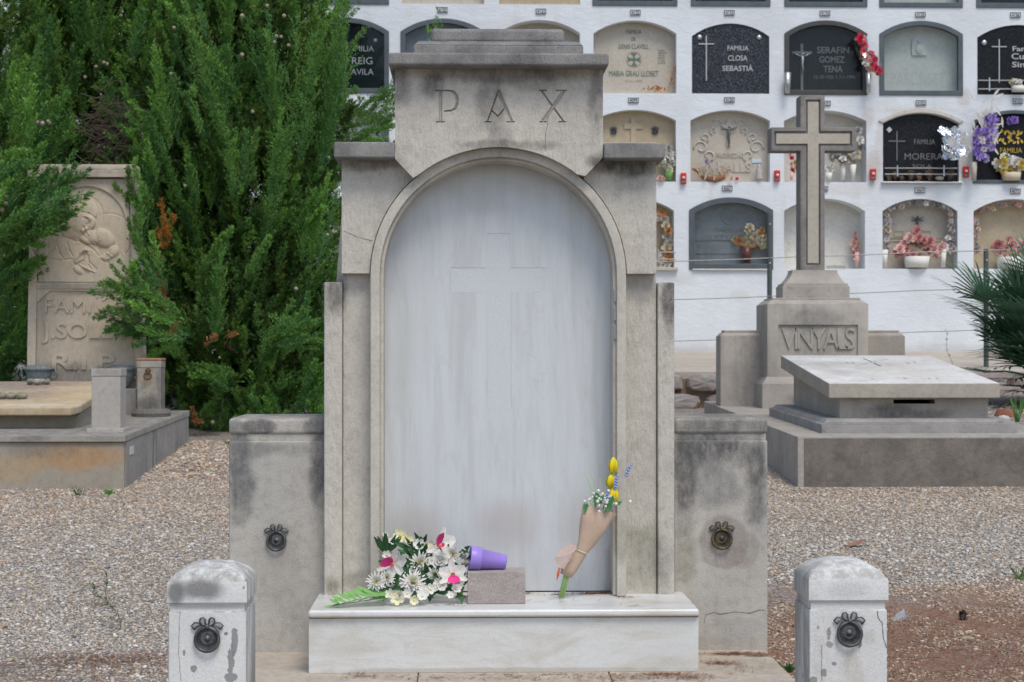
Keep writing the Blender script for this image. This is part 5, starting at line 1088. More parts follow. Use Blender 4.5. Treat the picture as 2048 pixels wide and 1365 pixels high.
# darker cypress filling the gap behind the headstone
ex = plumes_between([(110, 300), (60, 330), (20, 300)], 15.0, 12, .42, .14, (-.2, -.3, .9), .08, 8)
conifer('cypress_tree', 'dense dark cypress behind the sandstone headstone, with dry twigs and cones', -3.3, 16.2, .6, .9, 6.2,
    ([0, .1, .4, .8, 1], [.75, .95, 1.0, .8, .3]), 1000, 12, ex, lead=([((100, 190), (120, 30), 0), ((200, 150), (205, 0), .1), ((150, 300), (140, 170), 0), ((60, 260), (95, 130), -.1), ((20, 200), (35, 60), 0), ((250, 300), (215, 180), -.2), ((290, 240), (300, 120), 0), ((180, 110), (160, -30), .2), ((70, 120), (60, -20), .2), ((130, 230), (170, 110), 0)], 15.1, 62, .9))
# cypress on the far left whose branch hangs over the headstone
ex = []
for k, (pp, n_) in enumerate([([(-20, 470), (60, 440), (120, 420)], 22), ([(-10, 500), (50, 480), (95, 455)], 16), ([(10, 430), (90, 390), (125, 360)], 16), ([(30, 400), (70, 370)], 8), ([(-20, 350), (40, 340)], 12), ([(0, 560), (40, 540)], 12)]):
    ex += plumes_between(pp, 13.05+.06*k, n_, .36, .12, (.75, -.15, .38 if k != 3 else .9), .05, 20+k)
ex += plumes_between([(-15, 760), (20, 730), (45, 650)], 13.95, 26, .4, .13, (.3, -.2, .8), .07, 32)
ex += plumes_between([(20, 250), (90, 240), (60, 300)], 13.9, 18, .42, .14, (.35, -.3, .75), .08, 31)
conifer('cypress_tree', 'cypress at the left edge with a branch hanging over the sandstone headstone', -4.42, 14.6, .5, .6, 5.6,
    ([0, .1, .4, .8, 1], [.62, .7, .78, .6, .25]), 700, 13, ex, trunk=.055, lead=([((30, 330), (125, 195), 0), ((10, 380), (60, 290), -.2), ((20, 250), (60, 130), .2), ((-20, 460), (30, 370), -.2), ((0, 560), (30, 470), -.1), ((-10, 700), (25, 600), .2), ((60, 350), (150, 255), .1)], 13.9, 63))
# young cypress shoot behind the monument
t = thing('cypress_sapling', 'thin young cypress shoot rising behind the stepped top of the monument', 'sapling', (X(850, 14.5), 14.5, .55))
ex = plumes_between([(800, 330), (815, 250), (840, 210)], 14.5, 12, .34, .10, (.05, 0, 1), .07, 41)+plumes_between([(858, 200), (868, 130), (874, 70)], 14.5, 8, .30, .085, (.02, 0, 1), .03, 42)+plumes_between([(810, 210), (806, 180)], 14.5, 3, .2, .05, (-.2, 0, 1), .02, 43)
arr = lambda i: np.array([e[i] for e in ex]); q, c = spray(arr(0), arr(1), arr(2), arr(3), GREENS[np.arange(len(ex)) % 5]*1.25, nb=18, nl=9, r=np.random.default_rng(5))
npmesh('crown', q, quads(len(q)), M_LEAF, t, c)
a0_ = P(800, 330, 14.5); m = MB().tube([(t.location.x, 14.5, .5), (a0_.x, 14.5, a0_.z), P(835, 240, 14.5), P(862, 170, 14.5), P(876, 40, 14.5)], [.02, .014, .01, .007, .003], 6).build('trunk', M_BARK, t, smooth=True)
# dead twigs, brown sprigs, cones: parts of the trees that carry them
trees = [o for o in COL.objects if o.name.startswith('cypress_tree') and o.type == 'EMPTY']
M_TW = stone('dead grey twigs', (.20, .15, .12), (.12, .09, .075), grime=.1, topdirt=0)
m = MB(); random.seed(21)
for k in range(300):
    c = P(random.gauss(225, 24), random.gauss(262, 32), 14.85+random.uniform(-.1, .15)); a = random.uniform(-1.2, 1.0)
    l = random.uniform(.1, .28); d = Vector((math.cos(a)*random.choice((-1, 1)), random.uniform(-.4, .1), math.sin(a)*.8)).normalized()
    m.tube([c-d*l/2, c+Vector((0, 0, random.uniform(-.02, .02))), c+d*l/2+Vector((0, 0, random.uniform(-.03, .03)))], [.0035, .003, .0012], 4)
m.build('dead_twigs', M_TW, trees[1])
b_ = plumes_between([(330, 430), (328, 500)], 13.95, 7, .26, .07, (.1, -.3, .6), .015, 51); b2 = plumes_between([(315, 540), (330, 620)], 13.95, 6, .26, .05, (-.1, -.2, .7), .015, 52)
b3 = plumes_between([(335, 660), (350, 670)], 13.7, 3, .12, .05, (.3, -.5, .2), .02, 53)+plumes_between([(455, 670), (400, 690)], 13.8, 3, .12, .05, (.3, -.5, .2), .02, 54)+plumes_between([(385, 835), (395, 840)], 14.2, 3, .14, .05, (.3, -.5, .2), .02, 55)
for bb, cc_ in ((b_, (.36, .15, .04)), (b2, (.25, .09, .05)), (b3, (.34, .17, .08))):
    A_ = lambda i: np.array([e[i] for e in bb]); q, c = spray(A_(0), A_(1), A_(2), A_(3), np.array([cc_]*len(bb)), nb=16, nl=9, r=np.random.default_rng(6)); npmesh('dry_sprig', q, quads(len(q)), M_LEAF, trees[0], c)
M_CONE = stone('pale cypress cone', (.38, .31, .25), (.26, .21, .17), grime=.3, topdirt=0, bumpd=.008)
def cones(lst, tr, Y):
    m = MB()
    for px, py in lst: m.ball(P(px, py, Y+random.uniform(-.1, .1)), .0165*random.uniform(.85, 1.15), 8)
    m.build('cones', M_CONE, tr, smooth=True)['kind'] = 'stuff'
bb = plumes_between([(430, 560), (500, 620), (560, 560)], 14.9, 12, .35, .10, (.2, -.4, .5), .08, 56)+plumes_between([(400, 640), (470, 700)], 14.7, 7, .3, .08, (-.2, -.4, .3), .08, 57)
A_ = lambda i: np.array([e[i] for e in bb]); q, c = spray(A_(0), A_(1), A_(2), A_(3), np.array([(.10, .07, .045)]*len(bb)), nb=16, nl=9, r=np.random.default_rng(7)); npmesh('withered_foliage', q, quads(len(q)), M_LEAF, trees[0], c)
cones([(170, 155), (192, 134), (208, 126), (214, 129), (242, 32), (262, 102), (313, 48), (290, 63), (350, 62)], trees[1], 14.95)
cones([(568, 32), (553, 73), (562, 74), (549, 85), (577, 91), (534, 12), (484, 32), (484, 110), (505, 224), (285, 268), (342, 148), (370, 372), (348, 56), (592, 578), (425, 845), (655, 470)], trees[0], 14.15)
cones([(75, 245), (85, 247), (96, 243), (98, 246), (52, 300), (12, 408), (5, 420), (18, 410), (10, 512), (14, 395)], trees[2], 13.6)
# ================================================================== fan palm
t = thing('fan_palm', 'dark green spiky fan palm beside the tilted slab at the right edge', 'palm', (4.75, 14.3, .71)); r = random.Random(3)
V = []; Fq = []; Cc = []
stems = MB()
def blade(p, d, up, L, w_, col):
    d = d.normalized(); s = d.cross(up).normalized(); o = len(V)
    m1 = p+d*L*.45; m2 = p+d*L*.8-Vector((0, 0, .03*L)); e = p+d*L-Vector((0, 0, .09*L)); f = up*w_*.25
    V.extend([p-s*w_*.3, p+s*w_*.3, m1+s*w_*.5, m1-s*w_*.5, m2+s*w_*.32, m2-s*w_*.32, e, e]); Fq.extend([(o, o+1, o+2, o+3), (o+3, o+2, o+4, o+5), (o+5, o+4, o+6, o+7)]); Cc.extend([col]*8)
for k in range(110):
    an = r.uniform(0, 6.28) if k > 22 else r.uniform(math.pi*.75, math.pi*1.55); el_ = r.uniform(-.15, 1.15)
    d = Vector((math.cos(an)*math.cos(el_), math.sin(an)*math.cos(el_), math.sin(el_))); c0_ = Vector((4.78+r.gauss(0, .1), 14.3+r.gauss(0, .1), .80+r.uniform(0, .62)))
    pl_ = r.uniform(.2, .5); hub = c0_+d*pl_; stems.tube([c0_, c0_+d*pl_*.5+Vector((0, 0, .02)), hub], [.011, .008, .006], 5)
    side = d.cross(Vector((0, 0, 1))).normalized(); up = side.cross(d).normalized(); col = np.array((.075, .15, .085))*r.uniform(.6, 1.6)
    for j in range(17):
        f = (j-8)/8; a = f*1.35; dd = d*math.cos(a)+side*math.sin(a)+up*(.12*math.cos(a)); blade(hub, dd, up, r.uniform(.38, .56)*(1-.25*abs(f)), .026, tuple(col*r.uniform(.8, 1.25)))
Cc = np.array(Cc); npmesh('fronds', np.array(V), np.array(Fq), M_LEAF, t, Cc)
stems.build('petioles', plain('palm stalk', (.10, .13, .06), .6), t, smooth=True)
MB().lathe([(.13, 0), (.12, .15), (.14, .35), (.05, .5)], (4.75, 14.3, .69), 'z', 12).build('trunk', M_BARK, t)
# soil bed with stones beside the slab
tag(MB().hexa([(3.95, 11.6, .1), (9, 11.6, .1), (9, 16.85, .1), (3.95, 16.85, .1)], [(3.95, 11.6, bedz(11.6)), (9, 11.6, bedz(11.6)), (9, 16.85, bedz(16.85)), (3.95, 16.85, bedz(16.85))]).build('planting_bed', M_GRAVEL), kind='structure')
solo(MB().hexa([(3.86, 11.5, .1), (3.95, 11.5, .1), (3.95, 16.85, .1), (3.86, 16.85, .1)], [(3.86, 11.5, bedz(11.5)+.01), (3.95, 11.5, bedz(11.5)+.01), (3.95, 16.85, bedz(16.85)+.01), (3.86, 16.85, bedz(16.85)+.01)]).build('kerb', M_RT, None, bevel=.006), 'low stone kerb between the cross tomb platform and the palm bed', 'kerb')
m = MB(); _r = random.Random(33)
for k in range(420):
    x_, y_ = _r.uniform(3.96, 5.2), _r.uniform(11.7, 15.5); m.ball((x_, y_, bedz(y_)+.003), _r.uniform(.008, .022), 6, 1.2, 1, .6)
tag(m.build('bed_pebbles', stone('warm bed pebbles', (.55, .45, .33), (.40, .33, .26), topdirt=0, patch=30), None, smooth=True), kind='stuff')
m = MB(); random.seed(5)
solo(MB().lathe([(.085, 0), (.10, .05), (.07, .11), (.0001, .12)], tuple(P(2012, 835, 13.2)-Vector((0, 0, .05))), 'z', 7).build('terracotta_rock', stone('terracotta rock', (.40, .16, .09), (.30, .14, .10), grime=.3, topdirt=0, bumpd=.02), None, bevel=.015), 'reddish terracotta rock under the fan palm at the right edge', 'rock')
p = P(2007, 838, 12.9); solo(MB().ball(p, .035, 7, 1.5, 1, .8).build('white_stone', stone('white stone', (.62, .60, .56), (.5, .48, .44), topdirt=0), None), 'small white stone beside the reddish rock under the palm', 'stone')
for px, py in ((1990, 838), (2038, 842), (2047, 800), (1998, 812)):
    pass
def tuft(name, label, px, py, Y, h, n, spread, col, lw=.006, group=None, up=1.0):
    c = P(px, py, Y) if Y > 12 else snap(px, py); c = Vector(c); r = random.Random(int(px*7+py)); V = []; F_ = []; C_ = []
    for k in range(n):
        a = r.uniform(0, 6.28); d = Vector((math.cos(a)*spread, math.sin(a)*spread, up)).normalized(); l = h*r.uniform(.5, 1.1); s = d.cross(Vector((math.sin(a*3), math.cos(a*5), .3))).normalized()*lw*r.uniform(.7, 1.3)
        o = len(V); p0 = c+Vector((r.gauss(0, .01), r.gauss(0, .01), 0)); V += [p0-s*.5, p0+s*.5, p0+d*l*.6+s, p0+d*l, ]; V += []; F_.append((o, o+1, o+2, o+3)); cc = np.array(col)*r.uniform(.7, 1.3); C_ += [cc]*4
    o = npmesh(name, np.array([tuple(v) for v in V]), np.array(F_), M_LEAF, None, np.array(C_)); return solo(o, label, 'weed', group)
WG = 'small weeds growing in the gravel'
tuft('weed', 'bright green grassy plant beside the terracotta rock', 2036, 845, 12.7, .22, 16, .35, (.10, .24, .05), .010)
tuft('weed', 'small bright green seedling in front of the platform tomb', 219, 990, 11.0, .05, 14, .9, (.10, .30, .05), .012, WG)
tuft('weed', 'dull dry weed just left of the bright green seedling', 158, 992, 11.0, .085, 18, .5, (.13, .17, .08), .005, WG)
tuft('weed', 'small green weed at the foot of the dark rustic tomb front', 1793, 968, 11.15, .07, 14, .5, (.12, .17, .07), .005, WG)
tuft('weed', 'low green weed between the paving and the right bollard', 1572, 1345, 6.2, .055, 40, 1.3, (.07, .15, .05), .010, WG)
tuft('weed', 'green grassy weed at the right edge of the gravel', 2040, 1160, 7.6, .09, 20, .7, (.14, .24, .07), .005, WG)
tuft('weed', 'tiny green weed in the gravel beside the left wing', 455, 888, 13.2, .04, 12, 1.0, (.12, .28, .06), .008, WG)
def sprigweed(px, py, Y, h, label):
    c = P(px, py, Y) if Y > 12 else snap(px, py); Y = c.y; m = MB(); r = random.Random(8); pts = [(c.x+.016*math.sin(k*1.1)-.01*k, Y, c.z+h*k/8) for k in range(9)]; m.tube(pts, [.0022]*9, 4)
    for k in range(70):
        t_ = r.uniform(.1, 1); q = pts[min(8, int(t_*8))]; a = r.uniform(0, 6.28); m.petal(q, (math.cos(a), math.sin(a), r.uniform(-.1, .6)), (0, 0, 1), r.uniform(.012, .04), .005, .1)
    solo(m.build('weed', plain('thin weed green', (.13, .17, .09), .7), None), label, 'weed', WG)
sprigweed(240, 1262, 6.75, .26, 'tall wispy weed in the gravel left of the stained bollard'); sprigweed(213, 1212, 7.2, .1, 'short wispy weed behind the tall wispy one')
sprigweed(1905, 744, 17.1, .42, 'single wispy weed stalk on the terrace edge behind the slab')
# odd things on the gravel
def gp(px, py, Y0_):
    c = P(px, py, Y0_); return c
M_SL = stone('grey slate', (.36, .37, .39), (.30, .31, .33), topdirt=0, grime=.1)
c = snap(1803, 1240); m = MB().hexa([(c.x-.05, c.y, c.z-.005), (c.x+.005, c.y-.02, c.z-.005), (c.x+.03, c.y+.02, c.z)], [(c.x-.035, c.y+.005, c.z+.012), (c.x+.01, c.y-.008, c.z+.016), (c.x+.016, c.y+.018, c.z+.045)])
solo(m.build('slate_shard', M_SL, None), 'pale grey triangular slate shard on the gravel right of the hipped bollard', 'stone shard')
c = snap(1926, 1240); m = MB().ball((c.x, c.y, c.z+.012), .015, 8)
for k in range(40):
    a, b_ = random.uniform(0, 6.28), random.uniform(-.5, 1.5); d = (math.cos(a)*math.cos(b_), math.sin(a)*math.cos(b_), math.sin(b_)); m.petal((c.x+d[0]*.01, c.y+d[1]*.01, c.z+.012+d[2]*.01), d, (0, 0, 1), .016, .012, .3)
solo(m.build('pine_cone', plain('dark open cone', (.05, .035, .03), .8), None), 'small dark open pine cone lying on the gravel at right', 'pine cone')
c = snap(1712, 1096); m = MB().petal((c.x-.05, c.y, c.z+.01), (1, .1, .12), (0, -.3, 1), .10, .05, .2); solo(m.build('dry_leaf', plain('brown leaf', (.25, .14, .09), .7), None), 'curled brown leaf on the gravel behind the hipped bollard', 'leaf')
c = snap(1935, 1280); solo(MB().ball((c.x, c.y, c.z+.004), .03, 8, 1.1, .7, .35).build('tan_stone', stone('tan flat stone', (.42, .34, .24), (.36, .29, .21), topdirt=0), None, smooth=True), 'flat tan stone on the brown litter at right', 'stone')
# needle litter
def litter(name, regions, seed):
    r = np.random.default_rng(seed); Vs = []; k = 0
    for cx, cy, rx, ry, z, n, rot in regions:
        g_ = r.normal(0, .5, (n, 2))*np.array([rx, ry]); c_, s_ = math.cos(rot), math.sin(rot); p = np.stack([cx+g_[:, 0]*c_-g_[:, 1]*s_, cy+g_[:, 0]*s_+g_[:, 1]*c_, np.full(n, z or 0.)], 1)
        if z is None: p[:, 2] = np.interp(p[:, 1], [-40, 6, 7.2, 11.25], [-.06, -.045, -.015, .29])+.003
        a = r.normal(0, .9, n); d = np.stack([np.cos(a), np.sin(a), r.uniform(-.02, .12, n)], 1)*(r.uniform(.006, .017, n)[:, None]); s = np.stack([-np.sin(a), np.cos(a), np.zeros(n)], 1)*.0011
        lift = r.uniform(.0008, .005 if z is not None else .010, n)[:, None]*np.array([0, 0, 1]); Vs.append(np.stack([p-d-s+lift, p-d+s+lift, p+d+s+lift*1.5, p+d-s+lift*1.5], 1).reshape(-1, 3))
    V = np.concatenate(Vs); keep = np.ones(len(V)//4, bool); cols_ = np.repeat(np.array([(.27, .135, .085)])*r.uniform(.5, 1.6, (len(V)//4, 1)), 4, 0)
    tag(npmesh(name, V, quads(len(V)), M_LEAF, None, cols_), kind='stuff')
def gl_(px, py, z=0): c = G(px, py, z); return c.x, c.y
reg = []
for px, py, rx, ry, n in ((1470, 1309, .13, .035, 300), (1520, 1312, .05, .03, 90), (1440, 1327, .06, .05, 130), (1300, 1354, .3, .07, 200), (1000, 1357, .5, .06, 160), (750, 1356, .2, .06, 60), (1380, 1357, .08, .08, 110), (1500, 1335, .12, .14, 60), (720, 1352, .05, .06, 45), (1330, 1350, .1, .03, 120), (1100, 1350, .6, .02, 110), (560, 1300, .12, .1, 14), (1250, 1360, .3, .12, 120)):
    x, y = gl_(px, py); reg.append((x, y, rx, ry, .0005, n, 0))
for px, py, rx, ry, n in ((1190, 1188, .07, .012, 150), (1130, 1190, .1, .01, 60), (1250, 1196, .05, .01, 24), (1100, 1203, .3, .05, 34), (1270, 1213, .06, .02, 14), (900, 1212, .15, .02, 22), (925, 1195, .03, .012, 90), (1210, 1186, .03, .008, 90), (1055, 1188, .03, .01, 30)):
    x, y = gl_(px, py, ZS); reg.append((x, min(y, 6.77), rx, ry, ZS+.0005, n, 0))
litter('needle_litter', reg, 3)
reg = [(1.95, 6.15, 1.3, 1.1, None, 15000, 0), (-1.75, 6.1, .9, .7, None, 3600, 0), (1.9, 7.3, 1.3, .8, None, 9000, 0), (-1.4, 6.75, .35, .2, None, 1500, 0), (2.6, 6.8, .8, .3, None, 1800, 0), (-1.9, 8.0, 1.4, 2.2, None, 1600, 0), (2.3, 8.8, 1.6, 1.8, None, 1600, 0), (-2.6, 10.9, 1.6, .25, None, 900, 0), (3.0, 11.0, 1.5, .2, None, 900, 0)]
litter('ground_litter', reg, 4)
# ================================================================== flowers
def fmat(name, c, rough=.6, var=.12, tr=.15):
    b = NB(name, rough, 0, .25); k = b.mix(b.noise(60), tuple(v*(1-var) for v in c), tuple(min(1, v*(1+var)) for v in c)); b.col(k); return b.m
M_WHT = fmat('white silk petal', (.68, .66, .61), var=.2); M_CRM = fmat('cream silk petal', (.66, .63, .40)); M_PNK = fmat('magenta silk petal', (.72, .05, .24)); M_YEL = fmat('yellow flower centre', (.66, .46, .07)); M_GRE = fmat('silk leaf green', (.07, .19, .055)); M_DGR = fmat('dark silk leaf', (.05, .13, .05), var=.35); M_LGR = fmat('fern green', (.17, .36, .10), var=.3)
M_ROS = fmat('dusty pink petal', (.55, .25, .24)); M_PUR = fmat('violet petal', (.32, .20, .58)); M_LIL = fmat('lilac petal', (.45, .34, .66)); M_RED = fmat('crimson petal', (.62, .04, .09)); M_BEI = fmat('faded beige petal', (.55, .46, .33)); M_ORB = fmat('dry orange leaf', (.45, .20, .07)); M_SAL = fmat('salmon petal', (.68, .42, .38)); M_GRY = fmat('grey faded petal', (.42, .39, .36)); M_MAU = fmat('faded mauve petal', (.38, .33, .40)); M_STM = fmat('stem green', (.16, .26, .07))
VZ = Vector((0, 0, 1))
def frame_of(n):
    n = Vector(n).normalized(); u = n.cross(VZ); u = u.normalized() if u.length > .05 else Vector((1, 0, 0)); return n, u, u.cross(n)
def daisy(par, c, nrm_, r, mp, mc, k=6, name='daisy', cup=.15, w_=.8, cr=.25):
    n, u, v = frame_of(nrm_); m = MB(); c = Vector(c); a0 = random.uniform(0, 6.28)
    for i in range(k):
        a = a0+2*math.pi*i/k; d = u*math.cos(a)+v*math.sin(a)
        m.petal(c+d*r*.12, d+n*cup, n, r*random.uniform(.88, 1.08), 2*math.pi*r/k*w_, .12, .55)
    o = m.build(name, mp, par); MB().ball(c+n*r*.08, r*cr, 8).build('flower_centre', mc, o, smooth=True); return o
def mum(par, c, nrm_, r, mat=None, name='chrysanthemum'):
    n, u, v = frame_of(nrm_); m = MB(); c = Vector(c)
    for lay, (kk, tilt, L) in enumerate([(17, .05, 1.0), (15, .4, .88), (12, .85, .7), (9, 1.6, .5), (5, 3, .35)]):
        for i in range(kk):
            a = 2*math.pi*(i+.5*lay)/kk+random.uniform(-.1, .1); d = u*math.cos(a)+v*math.sin(a)
            m.petal(c, d+n*tilt, n-d*tilt, r*L*random.uniform(.85, 1.12), r*.22, .1, .3)
    o = m.build(name, mat or M_WHT, par); m = MB()
    for i in range(26):
        a = random.uniform(0, 6.28); d = u*math.cos(a)+v*math.sin(a); m.petal(c+n*r*.05, d*random.uniform(.2, 1.5)+n, n-d, r*.62, r*.13, 0, .4)
    m.build('flower_centre', M_CRM, o); return o
def rose(par, c, nrm_, r, mat, name='rose', lay=4):
    n, u, v = frame_of(nrm_); m = MB(); c = Vector(c)
    for l_ in range(lay):
        kk = 5; f = 1-l_/lay
        for i in range(kk):
            a = 2*math.pi*(i+.5*l_)/kk; d = u*math.cos(a)+v*math.sin(a); m.petal(c+d*r*.25*f, d*f+n*(.25+1.3*(1-f)), n-d*.4, r*(.55+.35*f), r*(.55+.4*f), -.25, .7)
    return m.build(name, mat, par)
def orchid(par, c, nrm_, up, r):
    n, _, _ = frame_of(nrm_); c = Vector(c); up = (Vector(up)-n*n.dot(Vector(up))).normalized(); u = up.cross(n); m = MB()
    for a, w_, L in ((90, .5, 1.05), (205, .45, 1.0), (335, .45, 1.0), (25, .85, .95), (155, .85, .95)):
        d = u*math.cos(R(a))+up*math.sin(R(a)); m.petal(c, d+n*.15, n, r*L, r*w_, .15, .35)
    o = m.build('orchid', M_WHT, par); m = MB()
    for a in (-115, -90, -65): d = u*math.cos(R(a))+up*math.sin(R(a)); m.petal(c+n*r*.1, d*.8+n*.7, n, r*.72, r*.5, .3, .8)
    for a in (60, 120): d = u*math.cos(R(a))+up*math.sin(R(a)); m.petal(c+n*r*.1, d*.5+n, n, r*.3, r*.25, .2, .6)
    m.build('orchid_lip', M_PNK, o); MB().ball(c+n*r*.16, r*.11, 6).build('orchid_column', M_YEL, o); return o
# --- silk flower bunch on the marble step
fb = thing('flower_bunch', 'bunch of white, cream and magenta silk flowers lying against the left pier', 'flowers', (P(840, 1180, 6.55).x, 6.55, ZS))
random.seed(12)
def FP(px, py):      # a leaning pile: low flowers in front, high ones against the door
    Y = 6.44+.25*min(1, max(0, (1200-py)/135)); p = P(px, py, Y); p.z = max(p.z, ZS+.015); return p
nf = lambda: (random.uniform(-.35, .35), -1, random.uniform(.1, .7))
m = MB()
for k in range(170):
    px, py = random.uniform(772, 935), random.uniform(1075, 1190)
    if py < 1090+abs(px-840)*.25: continue
    p = FP(px, py)+Vector((0, .035, 0)); a = random.uniform(0, 6.28); m.petal(p, (math.cos(a), -.5, math.sin(a)*.8), (0, -1, .4), random.uniform(.04, .07), random.uniform(.014, .026), .2, .2)
m.build('dark_leaves', M_DGR, fb); m = MB()
for k in range(60):
    p = FP(random.uniform(770, 930), random.uniform(1100, 1185)); a = random.uniform(0, 6.28); m.petal(p+Vector((0, .02, 0)), (math.cos(a), -.6, math.sin(a)), (0, -1, .4), random.uniform(.025, .05), .012, .2, .2)
m.build('leaves', M_GRE, fb)
for px, py, r_ in ((753, 1163, 21), (775, 1155, 17), (840, 1125, 24), (825, 1165, 27), (906, 1108, 19), (868, 1148, 15), (800, 1190, 12)): mum(fb, FP(px, py)-Vector((0, .02, 0)), nf(), r_*6.5/F_PX)
for px, py, r_ in ((801, 1072, 15), (818, 1080, 12), (785, 1082, 9), (840, 1090, 14), (862, 1090, 9), (774, 1110, 10), (875, 1170, 14), (862, 1178, 12), (845, 1192, 13), (829, 1200, 11), (795, 1196, 14), (782, 1188, 11), (912, 1178, 12), (925, 1157, 10), (771, 1070, 7), (815, 1186, 11), (883, 1172, 12), (930, 1118, 8), (937, 1128, 8), (849, 1180, 12), (902, 1190, 9)):
    daisy(fb, FP(px, py)-Vector((0, .012, 0)), nf(), r_*6.5/F_PX*.92, random.choice((M_WHT, M_WHT, M_CRM)), random.choice((M_YEL, M_CRM, M_CRM)), 6, cup=random.uniform(.1, .7))
rose(fb, FP(880, 1120)-Vector((0, .03, 0)), (0, -1, .2), 19*6.5/F_PX, M_WHT); rose(fb, FP(893, 1128)-Vector((0, .01, 0)), (0, -1, .4), 16*6.5/F_PX, M_WHT)
orchid(fb, FP(878, 1090)-Vector((0, .035, 0)), (.5, -.9, .3), (.75, 0, -.6), 38*6.5/F_PX); orchid(fb, FP(905, 1147)-Vector((0, .05, 0)), (.1, -1, .15), (-.1, 0, 1), 31*6.5/F_PX); orchid(fb, FP(787, 1124)-Vector((0, .045, 0)), (-.2, -.9, -.1), (.8, 0, -.7), 34*6.5/F_PX)
# fern frond lying to the left
m = MB(); a, b_ = P(790, 1182, 6.47), P(668, 1196, 6.40); a.z = ZS+.03; b_.z = ZS+.008; d = b_-a
for k in range(11):
    t_ = k/11; p = a.lerp(b_, t_)+Vector((0, 0, .012*math.sin(t_*3.1))); L = .105*(1-t_*.62)
    for s_ in (-1, 1): m.petal(p, d.normalized()*1.0+Vector((0, s_*.7, -.10 if s_ < 0 else .38)), (0, -.6*s_+random.uniform(-.3, .3), 1), L*random.uniform(.8, 1.1), .021, random.uniform(-.1, .2), .2)
m.petal(b_-d*.05, d, (0, -.3, 1), .05, .016, 0, .2); m.tube([a, b_], .0022, 5); m.build('fern_frond', M_LGR, fb)
m = MB()
for k in range(7):
    p = P(800+k*4, 1105-k*2, 6.66); m.petal(P(772, 1110, 6.66), (math.sin(k-.5)*.5+.2, -.2, 1-.1*k), (0, -1, 0), .09, .02, .2, .2)
m.build('leaf_blades', M_DGR, fb)
# --- lying violet flower pot, brick
Yp = 6.53; pa, pb = P(941, 1124, Yp), P(1014, 1135, Yp); ax = (pb-pa); q = Yp/F_PX
fp = thing('flower_pot', 'violet plastic flower pot lying on its side on the concrete block', 'flower pot', (978*q*0+pa.x, Yp, ZS))
M_VIO = plain('violet plastic', (.30, .20, .60), .4, 0, .05, 10, .5)
def lathe_ax(prof, o, d, seg=28):
    d = Vector(d).normalized(); u = d.orthogonal().normalized(); v = d.cross(u); m = MB(); vs = []; n = len(prof)
    for r_, h in prof: vs += [o+d*h+(u*math.cos(2*math.pi*k/seg)+v*math.sin(2*math.pi*k/seg))*r_ for k in range(seg)]
    m.add(vs, [(i*seg+k, i*seg+(k+1) % seg, (i+1)*seg+(k+1) % seg, (i+1)*seg+k) for i in range(n-1) for k in range(seg)]+[tuple(range((n-1)*seg, n*seg))]); return m
Rr = 22.5*q; Lp = 74*q; dd = Vector((1, .10, -.13)); ztb = P(935, 1144, 6.47).z; o_ = P(939, 1122, 6.53); o_.z = ztb+Rr*1.06
lathe_ax([(Rr*.85, .03), (Rr*.95, .001), (Rr*1.05, 0), (Rr*1.08, .003), (Rr*1.02, .30*Lp), (Rr*.99, .31*Lp), (Rr*.90, .315*Lp), (Rr*.66, Lp*.97), (Rr*.60, Lp)], o_, dd).build('pot', M_VIO, fp, smooth=True)
lathe_ax([(Rr*.9, .012), (Rr*.5, .018), (.001, .02)], o_, dd).build('soil', plain('potting soil', (.05, .04, .035), .95), fp)
m = MB()
for k in range(14): 
    p = o_+Vector((-.012, random.uniform(-.03, .03), random.uniform(-.035, .03))); a = random.uniform(0, 6.28); m.petal(p, (-.8, math.cos(a), math.sin(a)), (-1, 0, 0), .022, .018, .2, .5)
m.build('withered_blossoms', M_GRY, fp)
c0, c1 = P(935, 1196, 6.47), P(1051, 1144, 6.47)
solo(MB().box(c0.x, c1.x, 6.47, 6.60, ZS+.0005, c1.z).build('concrete_block', stone('pinkish concrete', (.46, .40, .365), (.38, .33, .305), grime=.15, patch=14, bumpd=.006, grain=1.5, topdirt=.1), None, bevel=.003), 'pinkish grey concrete block standing on the marble step in front of the pot', 'concrete block')
# --- wrapped tulip bouquet leaning in the right corner
tb = thing('tulip_bouquet', 'yellow tulip bouquet in a paper cone leaning in the corner of the marble door', 'bouquet', (P(1118, 1178, 6.62).x, 6.62, ZS))
def BP(px, py, dy=0): t_ = (1180-py)/250; return P(px, py, 6.585+.035*t_+dy)
M_KRF = NB('kraft paper mesh', .85, 0, .15); kk = M_KRF; wv = kk.noise(300, kk.map(kk.pos(), sc=(1, 1, 1)), 2); kk.col(kk.mix(wv, (.42, .30, .22), (.56, .42, .32))); kk.bump(kk.math('ADD', kk.math('MULTIPLY', wv, .3), kk.noise(30, kk.map(kk.pos(), sc=(1, 1, .4)), 4)), .006)
m = MB(); ringp = []
for (px, py, rx, rz, sx) in ((1131, 1152, 11, 6, -.0), (1138, 1138, 15, 8, 0), (1163, 1104, 11, 7, 0), (1172, 1085, 17, 10, 0), (1186, 1052, 27, 15, 0), (1199, 1018, 33, 17, 0)):
    c = BP(px, py); q = 6.65/F_PX; d = Vector((.44, .1, .9)).normalized(); s1 = Vector((.9, 0, -.44)); s2 = d.cross(s1)
    ringp.append([c+s1*rx*q*math.cos(a)*(1+.07*math.sin(5*a+px*.2)+.04*math.sin(9*a))+s2*rz*q*math.sin(a)+(d*(10*q*math.cos(a)*.6) if py < 1030 else Vector()) for a in np.linspace(0, 2*math.pi, 25)[:-1]])
n = 24; vs = [p for rr in ringp for p in rr]; m.add(vs, [(i*n+k, i*n+(k+1) % n, (i+1)*n+(k+1) % n, (i+1)*n+k) for i in range(len(ringp)-1) for k in range(n)])
